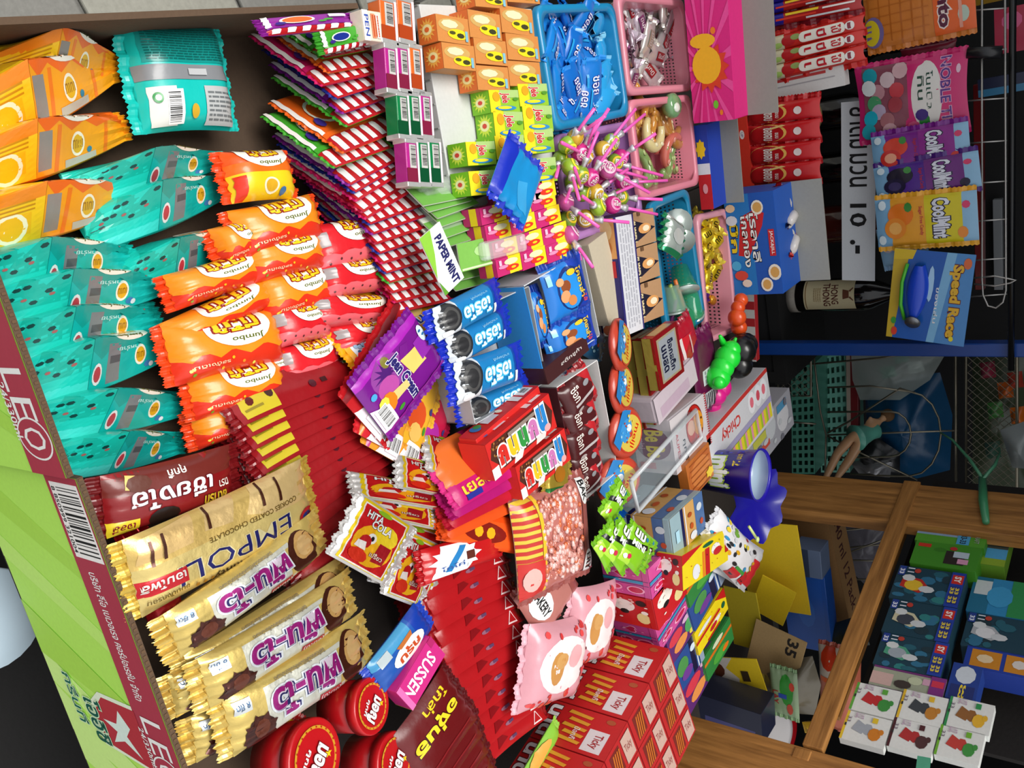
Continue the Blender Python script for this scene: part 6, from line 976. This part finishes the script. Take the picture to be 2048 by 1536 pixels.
rod([(1655, 870), (1915, 861)]); rod([(1911, 695), (1912, 970)], .004); rod([(1655, 775), (1740, 772), (1830, 785)]); rod([(1655, 872), (1720, 905), (1835, 960)]); rod([(1560, 842), (1632, 848)])
rod([(1680, 1085), (1690, 1060), (1800, 1050)]); rod([(1680, 1112), (1790, 1070)]); rod([(1690, 1096), (1790, 1086)]); rod([(1690, 1120), (1770, 1122)]); rod([(1700, 1158), (1760, 1160)])
def mesh_panel(lab, x0, y0, x1, y1, Y, n=9):
    o = obj('mesh_panel', MB().tube(ln([(x0, y0), (x1, y0 + 6), (x1, y1), (x0, y1), (x0, y0)], Y), .004, iron), None, None, lab, 'wire panel', 'diamond mesh panels')
    a, b, c = hit(YP(Y), x0, y0), hit(YP(Y), x0, y1), hit(YP(Y), x1, y0); wd, ht_ = (b - a).length, (c - a).length; ux, uy = (b - a), (c - a)
    mb = MB(); st = .021
    k = -ht_
    while k < wd:
        for sgn in (1, -1):
            pts = []
            for t in (0, 1):
                xx = k + ht_ * t if sgn > 0 else k + ht_ * (1 - t); pts.append((xx, ht_ * t))
            (xa, ya), (xb, yb) = pts
            for lim in (0, wd):
                pass
            def clip(xa, ya, xb, yb):
                if xa > xb: xa, ya, xb, yb = xb, yb, xa, ya
                if xb < 0 or xa > wd: return None
                if xa < 0: ya += (yb - ya) * (-xa) / (xb - xa); xa = 0
                if xb > wd: yb = ya + (yb - ya) * (wd - xa) / (xb - xa); xb = wd
                return xa, ya, xb, yb
            q = clip(xa, ya, xb, yb)
            if q: mb.tube([a + ux * (q[0] / wd) + uy * (q[1] / ht_), a + ux * (q[2] / wd) + uy * (q[3] / ht_)], .0009, iron, 4, False)
        k += st
    obj('wire_mesh', mb, None, o); return o
mesh_panel('diamond mesh panel beside the mint crate', 1556, 700, 1622, 792, 2.36)
mesh_panel('diamond mesh panel with rusty frame beside the far wooden post', 1932, 702, 2034, 985, 2.36)
# mint plastic crates
mint = mat('#6fae9c', 'plastic')
def crate(lab, pts, Y, col, nx, ny):
    P = [hit(YP(Y), *p) for p in pts]; mb = MB(); m = mat(col, 'plastic'); perf(mb, *P, nx, ny, m, .22)
    back = [p + Vector((0, .16, 0)) for p in P]
    for k in range(4): mb.add([P[k], P[(k + 1) % 4], back[(k + 1) % 4], back[k]], [(0, 1, 2, 3)], m)
    mb.add(back, [(0, 1, 2, 3)], m)
    return obj('plastic_crate', mb, None, None, lab, 'crate', 'mint plastic crates')
crate('mint green perforated crate seen below the diamond mesh', [(1582, 735), (1584, 948), (1630, 948), (1628, 728)], 2.44, '#4f9480', 14, 4)
crate('mint green solid-fronted crate above the perforated one', [(1640, 715), (1642, 945), (1700, 945), (1690, 705)], 2.56, '#7cc0ae', 12, 5)
slab('red_board', 'red and cream strip between mint crate and plastic bags', 2.54, (1692, 700), (1694, 880), (1716, 700), .02, '#7a2226', [R(0, 0, 1, .35, '#b8a89a')], 'board')
# stuffed plastic bags
def blob(name, lab, Y, pts, col, m=None, dep=.08, seed=0, cat=None, grp=None):
    P = [hit(YP(Y), *p) for p in pts]; c = sum(P, Vector()) / len(P); n = len(P); K = 5; vs = []; fs = []
    for side in (-1, 1):
        for i in range(K + 1):
            f = i / K; zz = math.sqrt(max(0, 1 - (1 - f) ** 2)) if 0 else math.cos(f * math.pi / 2)
            for k in range(n):
                p = c + (P[k] - c) * f; d = noise.noise(p * 22 + Vector((seed, 0, 0))) * .018 + noise.noise(p * 60) * .006
                vs.append(p + Vector((0, side * (dep * zz) + (d if f < 1 else 0), 0)))
    N = (K + 1) * n
    for s_ in (0, 1):
        for i in range(K):
            for k in range(n):
                a = s_ * N + i * n + k; b = s_ * N + i * n + (k + 1) % n; q = (a, b, b + n, a + n); fs.append(q if s_ else q[::-1])
    return obj(name, MB().add(vs, fs, m or mat(col, 'film'), True), None, None, lab, cat or 'bag', grp)
def dense(pts, k=4):
    o = []
    for i in range(len(pts)):
        for j in range(k): o.append(lerp(pts[i], pts[(i + 1) % len(pts)], j / k))
    return o
blob('plastic_bag', 'stuffed deep blue plastic bag inside the wire cart', 2.55, dense([(1730, 790), (1800, 755), (1880, 745), (1905, 830), (1900, 940), (1830, 958), (1770, 930), (1735, 860)]), '#154a72', seed=1)
blob('plastic_bag', 'crumpled clear gray plastic bag above the deep blue one', 2.49, dense([(1702, 705), (1760, 695), (1850, 690), (1890, 710), (1860, 760), (1800, 800), (1720, 800), (1705, 760)]), '', clear('#a8b2ae', .5, .3), .05, 2)
for i, (x, y) in enumerate(((1775, 745), (1830, 735), (1800, 715))):
    blob('plastic_bag', ORD[i] + ' small green-white pouch under the clear gray plastic', 2.50, dense([(x - 18, y - 10), (x + 12, y - 14), (x + 20, y + 6), (x - 10, y + 14)], 3), ('#3a9a78', '#c8d8d0', '#6aa894')[i], dep=.02, seed=3 + i, grp='pouches under gray plastic')
blob('plastic_bag', 'black pouch below the deep blue bag', 2.47, dense([(1712, 890), (1750, 872), (1800, 905), (1800, 950), (1750, 955), (1722, 930)]), '#16181c', dep=.04, seed=7)
blob('plastic_bag', 'silver and red foil pouch above the wooden post', 2.45, dense([(1700, 925), (1740, 915), (1785, 925), (1780, 955), (1720, 950)]), '#8a8a8e', mat('#8e8e92', 'foil'), .03, 8)
blob('plastic_bag', 'gray plastic bag hanging beyond the second mesh panel', 2.3, dense([(2000, 860), (2070, 835), (2075, 940), (2025, 935)]), '', clear('#9aa2a2', .7, .3), .04, 9)
blob('plastic_bag', 'dim green and brown goods behind the second mesh panel', 2.6, dense([(1945, 700), (2060, 700), (2060, 980), (1945, 975)]), '#3f4a34', dep=.05, seed=10)
for i, (x, y, c) in enumerate(((1975, 740, '#8a2a40'), (2010, 780, '#b8581c'), (1990, 820, '#3f7a3a'), (2030, 760, '#a83a2a'), (2035, 830, '#c8641c'), (1985, 900, '#3a5a4a'))):
    blob('candy_pack', ORD[i] + ' small dim packet behind the second mesh panel', 2.52, dense([(x - 16, y - 14), (x + 14, y - 18), (x + 18, y + 14), (x - 12, y + 18)], 3), c, dep=.02, seed=20 + i, cat='candy pack', grp='dim packets behind the mesh')
blob('plastic_bag', 'smoky gray plastic bag behind the wooden lip', 2.5, dense([(1670, 1010), (1740, 995), (1800, 1020), (1790, 1120), (1740, 1180), (1690, 1130)]), '', clear('#6a6670', .75, .35), .06, 11)
slab('red_board', 'dark red tin edge below the far wooden post', 2.56, (1655, 985), (1660, 1080), (1690, 985), .02, '#7a1c20', [R(.0, .3, 1, .7, '#a83a3a')], 'tin')
# doll hanging in the cart
dz = [hit(YP(2.36), *p) for p in ((1710, 868), (1676, 905), (1648, 962), (1722, 880), (1700, 918), (1672, 958))]
hipc = (dz[0] + dz[3]) / 2
def skin(name, verts, edges, radii, m, parent=None, root=0):
    me = bpy.data.meshes.new(name); me.from_pydata([tuple(v) for v in verts], edges, []); me.materials.append(m)
    o = bpy.data.objects.new(name, me); COL.objects.link(o); o.modifiers.new('skin', 'SKIN'); sv = me.skin_vertices[0].data
    for i, r in enumerate(radii): sv[i].radius = (r, r); sv[i].use_root = i == root
    s = o.modifiers.new('sub', 'SUBSURF'); s.levels = 2; s.render_levels = 2; o.modifiers['skin'].use_smooth_shade = True
    if parent: o.parent = parent
    return o
upv = (hit(YP(2.36), 1742, 862) - hipc) * .8 + Vector((0, .05, 0))
Vd = [hipc, hipc + upv * .7, hipc + upv * 1.1, dz[0], dz[1], lerp and (dz[1] + dz[2]) / 2, dz[2], dz[2] + Vector((0, -.012, -.003)), dz[3], dz[4], (dz[4] + dz[5]) / 2, dz[5], dz[5] + Vector((0, -.012, -.003)), hipc + upv * 1.5, hipc + upv * 1.8, hipc + upv * 1.05 + Vector((-.018, 0, -.01)), hipc + upv * .7 + Vector((-.03, .02, 0)), hipc + upv * 1.05 + Vector((.018, 0, -.01)), hipc + upv * .7 + Vector((.03, .02, 0))]
Ed = [(0, 1), (1, 2), (0, 3), (3, 4), (4, 5), (5, 6), (6, 7), (0, 8), (8, 9), (9, 10), (10, 11), (11, 12), (2, 13), (13, 14), (2, 15), (15, 16), (2, 17), (17, 18)]
Rd = [.020, .016, .015, .0175, .014, .0125, .0075, .006, .0175, .014, .0125, .0075, .006, .006, .016, .006, .004, .006, .004]
doll = skin('doll', Vd, Ed, Rd, mat('#c89a72', 'plastic')); doll['label'] = 'doll with bare legs and green dress hanging over the wooden post'; doll['category'] = 'doll'
dm = MB(); ax = upv.normalized(); rr_ = [(.012, 1.25), (.024, 1.05), (.022, .75), (.028, .3), (.036, -.05), (.038, -.12)]
qx = frame(hipc, Vector((1, 0, 0)) , ax)
dm.lathe([(r, t * upv.length) for r, t in rr_][::-1], mat('#5fae9a', 'film'), 20, qx); dd = obj('dress', dm, None, doll); dd['label'] = 'shiny green dress'
hm = MB().ball(hipc + upv * 1.85 + Vector((0, .004, .002)), .019, mat('#6a4a2a', 'matte')); obj('hair', hm, None, doll)
# ------------------------------------------------------------------ wooden toy stand along the right side
q0 = hit(.75, 1395, 1445); cd_ = Vector((-math.sin(math.radians(13.3)), math.cos(math.radians(13.3)), 0)); cn = Vector((-cd_.y, cd_.x, 0))
def PC(off=0): return Pl(q0 + cn * off, cn)
st = obj('wooden_stand', None, Matrix.Identity(4), None, 'wooden stand with posts and lip holding the block toy boxes', 'stand')
def squad(off, A, B, D):
    S_ = PC(off); a = hit(S_, *A); b = hit(S_, *B); d = hit(S_, *D); return frame(a, -cd_, cn), abs((b - a).dot(cd_)), (d - a).z
def beam(nm, off, A, B, D, H, ax):
    M, L, W_ = squad(off, A, B, D); m = wood('#b88040', '#7d5120', ax)
    obj(nm, MB().box(0, 0, -H, L, W_, 0, m, .002), M, st)
beam('post', 0, (1500, 938), (1493, 1008), (2120, 990), .035, 1)
beam('post', 0, (1360, 1424), (1330, 1560), (1800, 1550), .035, 1)
beam('lip_board', .004, (1808, 960), (1640, 1498), (1842, 962), .018, 0)
beam('shelf_board', -.10, (1818, 1000), (1700, 1440), (1836, 1000), .012, 0)
beam('slat', -.035, (1838, 1108), (1832, 1136), (1925, 1118), .01, 1)
beam('strut', .002, (1590, 1492), (1584, 1512), (1625, 1498), .03, 0)
bk = squad(-.16, (1868, 960), (1718, 1440), (2180, 960)); obj('back_panel', MB().box(0, 0, -.01, bk[1], bk[2], 0, mat('#1a1512', 'matte')), bk[0], st)
def toybox(lab, A, B, D, H, base, art, off=-.02, side=None, grp='block toy boxes on the wooden stand', name='toy_box'):
    a = {'top': art}
    if side: a['x1'] = side
    return box(name, lab, 'toy box', squad(off, A, B, D), H, base, a, 'card', grp)
A_g1 = [R(0, 0, 1, 1, '#4f9a2a'), R(0, 0, .75, .7, '#8aa8c8'), R(0, 0, .6, .25, '#1a1c14'), E(.35, .4, .22, .25, '#d0d4d6', 12), E(.4, .5, .1, .08, '#2a7ab0', 8), R(.62, .6, .98, .78, '#4aa0d0'), T('33-33', .8, .69, .3, .09, '#142a3a', b=.03), R(.04, .86, .3, .98, '#c8301c'), T('SO', .17, .92, .18, .07, '#f0f0f0', b=.03), R(.05, .55, .2, .66, '#d86aa0'), T('CRAFT', .75, .88, .3, .07, '#9aa09a')]
A_g1s = [R(0, 0, 1, 1, '#3f8a1f'), E(.3, .4, .1, .1, '#367a1a', 10), R(.1, .05, .25, .25, '#c8301c'), R(.3, .5, .85, .8, '#2a1f1c'), R(.3, .62, .55, .85, '#b8c8d4'), R(.6, .7, .8, .86, '#d89ab8'), E(.2, .6, .08, .06, '#b82a2a', 8)]
toybox('green block toy box with gray robots on the cabinet slat', (1848, 1026), (1836, 1080), (1984, 1040), .06, '#3f8a1f', A_g1, side=A_g1s)
toybox('green side-facing block toy box below the robots', (1834, 1080), (1826, 1126), (1964, 1096), .05, '#3f8a1f', A_g1s)
toybox('green and yellow block toy box behind the two green ones', (1966, 1062), (1958, 1128), (2024, 1070), .04, '#6a9a2a', [R(0, 0, 1, 1, '#6a9a2a'), R(0, 0, .5, 1, '#4a5048'), R(.5, .3, .8, 1, '#4aa0d0'), R(.8, 0, 1, 1, '#8aa82a')], off=-.04)
def dk(c, c2, seed, top=True):
    a = [R(0, 0, 1, 1, '#123a4a')] + DOTS(12, .1, .1, .95, .75, .1, .1, ['#1f5a6a', '#2a7a7a', '#16303a', '#2a6a8a'], seed) + [G([(.3, .12), (.62, .1), (.75, .4), (.6, .55), (.35, .4)], c), E(.55, .3, .16, .14, c2, 10), E(.62, .5, .1, .12, '#c8ccce', 8), E(.35, .2, .1, .1, '#d0d4d4', 8), R(.02, .02, .3, .12, '#1c3a8a'), T('33', .18, .07, .16, .07, '#dfe4ee', b=.03), T('11', .12, .2, .14, .1, '#dfe4ee', b=.02), E(.12, .3, .07, .05, '#b83a2a', 8)]
    if top: a += [R(0, .80, 1, 1, '#1a3a9a'), R(.08, .82, .34, .98, '#c8281c'), T('SY', .21, .9, .18, .1, '#f0e8e0', b=.04), R(.42, .83, .92, .97, '#1a2a7a'), T('33 33', .67, .93, .44, .055, '#e0c83a', b=.04), T('33 33', .67, .86, .44, .055, '#e0c83a', b=.04)]
    return a
for i, (A, B, D, c, c2, lab) in enumerate((((1800, 1130), (1786, 1196), (1934, 1150), '#b8281c', '#e0b82a', 'red and yellow figure'), ((1785, 1197), (1768, 1263), (1918, 1212), '#c8c2a0', '#3a3f4a', 'pale figure'), ((1767, 1264), (1750, 1328), (1902, 1280), '#4a9a7a', '#9aa4ac', 'gray-green figure'))):
    toybox('dark teal block toy box with ' + lab, A, B, D, .05, '#123a4a', dk(c, c2, i + 1))
toybox('pale pink and gray block toy box above the white ones', (1750, 1329), (1740, 1368), (1898, 1350), .05, '#8a7a8a', [R(0, 0, 1, 1, '#9aa08a'), R(0, 0, .1, 1, '#6a2a6a'), R(.3, .0, .9, .3, '#c8a8a0'), E(.4, .6, .2, .1, '#b8c0a0', 10), R(.2, .7, .5, .9, '#c89ab0'), R(.0, .8, 1, 1, '#7a2a7a'), R(.2, .82, .5, .98, '#c8304a'), E(.7, .45, .2, .12, '#3a2f2a', 10)])
toybox('blue and white block toy box with crown drawing', (1908, 1324), (1898, 1396), (1966, 1340), .04, '#1a3a8a', [R(0, 0, 1, 1, '#1a3a8a'), E(.3, .5, .25, .35, '#c8d0d8', 10), R(.6, .1, .95, .9, '#1a2a6a'), T('33', .78, .5, .2, .4, '#e0c83a', -90, b=.03)])
toybox('blue landscape block toy box beyond the dark teal ones', (1950, 1152), (1940, 1222), (2080, 1180), .05, '#2a78a8', [R(0, 0, 1, 1, '#2a86b8'), R(0, .0, 1, .3, '#1a6a8a'), R(.0, .6, 1, 1, '#2a8a4a'), R(.1, .05, .5, .3, '#c8d0d0'), E(.5, .45, .3, .2, '#3a98c8', 10)], off=-.05)
toybox('gray vehicle block toy box beyond the dark teal ones', (1938, 1224), (1926, 1290), (2080, 1250), .05, '#2a4a5a', dk('#a8acb0', '#d8d8da', 9, False), off=-.05)
toybox('orange framed block toy box beyond the crown box', (1936, 1290), (1926, 1332), (2080, 1318), .05, '#1a3a9a', [R(0, 0, 1, 1, '#1a3a9a'), R(.12, .08, .9, .5, '#c8821c'), R(.12, .56, .9, .97, '#c8821c'), E(.5, .28, .2, .12, '#e0c8a0', 8), E(.5, .75, .2, .1, '#d8d0c8', 8)], off=-.05)
def wb(c1, c2, c3, seed):
    return [R(0, 0, 1, 1, '#d8dad6'), R(0, 0, 1, .06, c3), E(.5, .55, .2, .12, c1, 7), G([(.25, .3), (.6, .2), (.7, .45), (.4, .52)], c1), E(.62, .72, .22, .14, c2, 9), E(.5, .85, .1, .06, c2, 8), T('LOZ', .12, .3, .18, .2, '#b8a0b4', b=.02), T('33', .3, .1, .2, .08, '#6a5a6a'), R(.08, .6, .26, .72, c3), R(.45, .03, .55, .07, '#2a2a2a')]
wc_ = [('#b82a2a', '#3a8a3a', '#5aa03a'), ('#3a3f44', '#b87a2a', '#d8b02a'), ('#8a5a2a', '#d8a82a', '#2a8a4a'), ('#9aa0a8', '#c8781c', '#d8b82a'), ('#a82a2a', '#4a2a2a', '#4a1c20'), ('#b83a30', '#3a8a3a', '#6aa82a')]
k = 0
for (A0, B0) in (((1716, 1364), (1699, 1418)), ((1697, 1420), (1682, 1476))):
    for j in range(3):
        A = (A0[0] + 93 * j, A0[1] + 14 * j); B = (B0[0] + 93 * j, B0[1] + 16 * j); D = (A0[0] + 93 * (j + 1) - 3, A0[1] + 14 * (j + 1))
        toybox('white block toy box, ' + ('lower', 'middle', 'upper')[j] + ' of the column nearer ' + ('the slat' if k < 3 else 'the broad wooden post') , A, B, D, .016, '#d8dad6', wb(*wc_[k], k), off=-.012, grp='white block toy boxes'); k += 1
blob('plush_toy', 'red cloth toy beside the green block toy boxes', 2.05, dense([(2018, 1120), (2070, 1095), (2075, 1180), (2020, 1175)]), '#8a1418', mat('#8e161a', 'matte'), .03, 31, 'toy')
blob('plastic_bag', 'white and red plastic bag behind the crown box', 1.75, dense([(1965, 1340), (2060, 1350), (2065, 1420), (1990, 1425), (1960, 1390)]), '#b8a8a8', None, .04, 32)
rb_ = MB(); Q = [hit(PC(.012), *p) for p in ((1965, 955), (1966, 1000), (1972, 1045))]
rb_.tube(Q, [.008, .010, .007], mat('#3f8a5f', 'film'), 8); Q2 = [hit(PC(.016), *p) for p in ((1966, 958), (1940, 920), (1905, 880), (1880, 865))]; rb_.tube(Q2, [.004, .004, .003, .002], mat('#4a8a68', 'film'), 6)
rb_.tube([hit(PC(.016), *p) for p in ((1966, 958), (1990, 930), (2000, 905))], [.004, .004, .002], mat('#4a8a68', 'film'), 6)
obj('ribbon', rb_, None, None, 'green plastic ribbon tied around the far wooden post', 'ribbon')
M_, L_, W__ = quad(PC(.012), (1835, 1512), (1832, 1536), (1862, 1516)); obj('tape_strip', MB().box(0, 0, -.001, .06, W__, .001, mat('#4a9a7a', 'film')), M_, None, 'green tape strip on the near wooden post', 'tape')
# ------------------------------------------------------------------ yellow carton, price card, bags and boxes between table and stand
YY = 1.62
yc = obj('yellow_carton', None, Matrix.Identity(4), None, 'opened yellow carton with fold-out flaps behind the gift tins', 'carton')
def flap(nm, Y, A, B, D, col, art=None, H=.003, th=0):
    M, L, W_ = quad(YP(Y), A, B, D, th); o = obj(nm, box_mesh(L, W_, H, col, {'top': art} if art else {}, 'card', .0005), M, yc); return o
flap('back_panel', 1.78, (1470, 1040), (1500, 1212), (1600, 1090), '#e6c21e')
flap('top_flap', 1.74, (1525, 1150), (1500, 1216), (1596, 1178), '#f0cc1e')
flap('side_flap', 1.66, (1446, 1172), (1468, 1288), (1512, 1190), '#b09c1a', th=-8)
flap('front_panel', 1.60, (1392, 1312), (1420, 1392), (1502, 1288), '#ecca20', [R(0, 0, 1, 1, '#ecca20'), G([(0, 0), (1, 0), (1, .5), (.5, .62), (.25, .45), (0, .6)], '#d8d0c8'), E(.3, .22, .22, .2, '#5a2a14', 12), E(.62, .2, .16, .2, '#9a1a44', 10), E(.82, .18, .14, .18, '#8a1a5a', 10), R(.3, .68, .55, .8, '#3a2a14')])
flap('bottom_flap', 1.68, (1500, 1325), (1492, 1366), (1545, 1320), '#d0b01c')
box('price_card', 'torn cardboard price card with handwritten number', 'price card', quad(YP(1.64), (1512, 1238), (1490, 1330), (1626, 1246)), .003, '#a88a5c', {'top': [T('35', .24, .76, .34, .22, '#201812', b=.03)]}, 'kraft')
blob('plastic_bag', 'gray plastic bag with green printed side under the price card', 1.66, dense([(1530, 1330), (1585, 1318), (1625, 1312), (1642, 1370), (1630, 1430), (1560, 1425), (1528, 1370)]), '#5a564a', mat('#78705f', 'film'), .05, 33)
bag('candy_pack', 'green and white printed pack inside the gray plastic bag', 'candy pack', quad(YP(1.60), (1538, 1335), (1544, 1425), (1592, 1340)), .01, '#8aa07a', [R(0, 0, 1, 1, '#8aa07a'), E(.4, .6, .35, .25, '#2f8a2a', 12), E(.3, .8, .1, .1, '#c83a1c', 8), R(.5, .3, .6, .6, '#2a4aa0'), E(.8, .7, .12, .12, '#b8402a', 8), T('LAY', .6, .2, .3, .2, '#a82a2a')], 'flat', 'film', '#7a9a6a', seed=200)
slab('plastic_bin', 'blue plastic bin behind the yellow carton', 1.86, (1560, 1140), (1580, 1290), (1648, 1150), .05, '#1f56b0', [R(0, 0, 1, .9, '#1f5ab8'), E(.5, .5, .2, .2, '#2a6ac8', 10)], 'bin')
slab('plastic_bin', 'gray-blue plastic bin rim above the blue bin', 1.84, (1585, 1095), (1590, 1150), (1640, 1100), .06, '#6a7a98', [R(0, .0, 1, .55, '#3a4660'), R(.1, .1, .9, .3, '#242c40')], 'bin')
slab('plastic_bin', 'dark slate bin between stick boxes and wooden post', 1.50, (1395, 1388), (1400, 1450), (1520, 1392), .08, '#262a40', [R(0, 0, 1, 1, '#262a40'), R(.6, .1, .8, .9, '#4a4a7a')], 'bin')
M, L, Wd = quad(YP(1.95), (1552, 1030), (1600, 1242), (1650, 1015))
box('cardboard_box', 'brown cardboard box printed with volume and pack count', 'cardboard box', (M, L, Wd), .10, '#966e42', {'top': [R(0, 0, 1, 1, '#966e42'), R(.0, 0, .5, .1, '#5a4024')], 'y1': [R(0, 0, 1, 1, '#aa8050'), T('240 ml 12 Pack', .5, .5, .84, .4, '#4a1c1c', 180)]}, 'kraft')
M, L, Wd = quad(YP(1.72), (1640, 1290), (1632, 1470), (1700, 1290))
bag('snack_bag', 'coral pink bag with orange print behind the gray plastic bag', 'snack bag', quad(YP(1.74), (1628, 1300), (1632, 1460), (1715, 1300)), .06, '#cc6e54', [R(0, 0, 1, 1, '#cc6e54'), R(0, .0, .35, .7, '#c8b8a8'), E(.1, .3, .12, .2, '#c83a1c', 10), E(.25, .6, .12, .12, '#d8682a', 10), R(.3, .1, .36, .6, '#d85a1c')], 'pillow', 'film', '#a8503c', seed=201)
blob('plastic_bag', 'dark crumpled bag under the cardboard box', 1.9, dense([(1640, 1255), (1720, 1230), (1740, 1290), (1660, 1310)]), '#2f3a34', mat('#2c342e', 'film'), .04, 34)
M = Matrix.Translation(hit(.62, 1545, 1475)) @ Matrix.Rotation(.25, 4, 'X')
pl = obj('plate', MB().lathe([(.0, 0), (.05, 0), (.09, .012), (.088, .015), (.05, .004), (0, .004)], mat('#a8141c', 'plastic'), 40), M, None, 'red plate with white inner ring below the wooden post', 'plate')
obj('inner_ring', MB().lathe([(.062, .009), (.072, .0125), (.072, .013), (.062, .0095)], mat('#d8d4d4', 'plastic'), 40), None, pl)
for i, (x, y, c) in enumerate(((1618, 1452, '#d8a82a'), (1640, 1462, '#3f8a7a'))):
    blob('candy_pack', ('small yellow packet beside the red plate', 'small teal packet beside the red plate')[i], 1.62, dense([(x - 14, y - 8), (x + 12, y - 8), (x + 20, y + 14), (x - 8, y + 14)], 3), c, dep=.015, seed=40 + i, cat='candy pack')
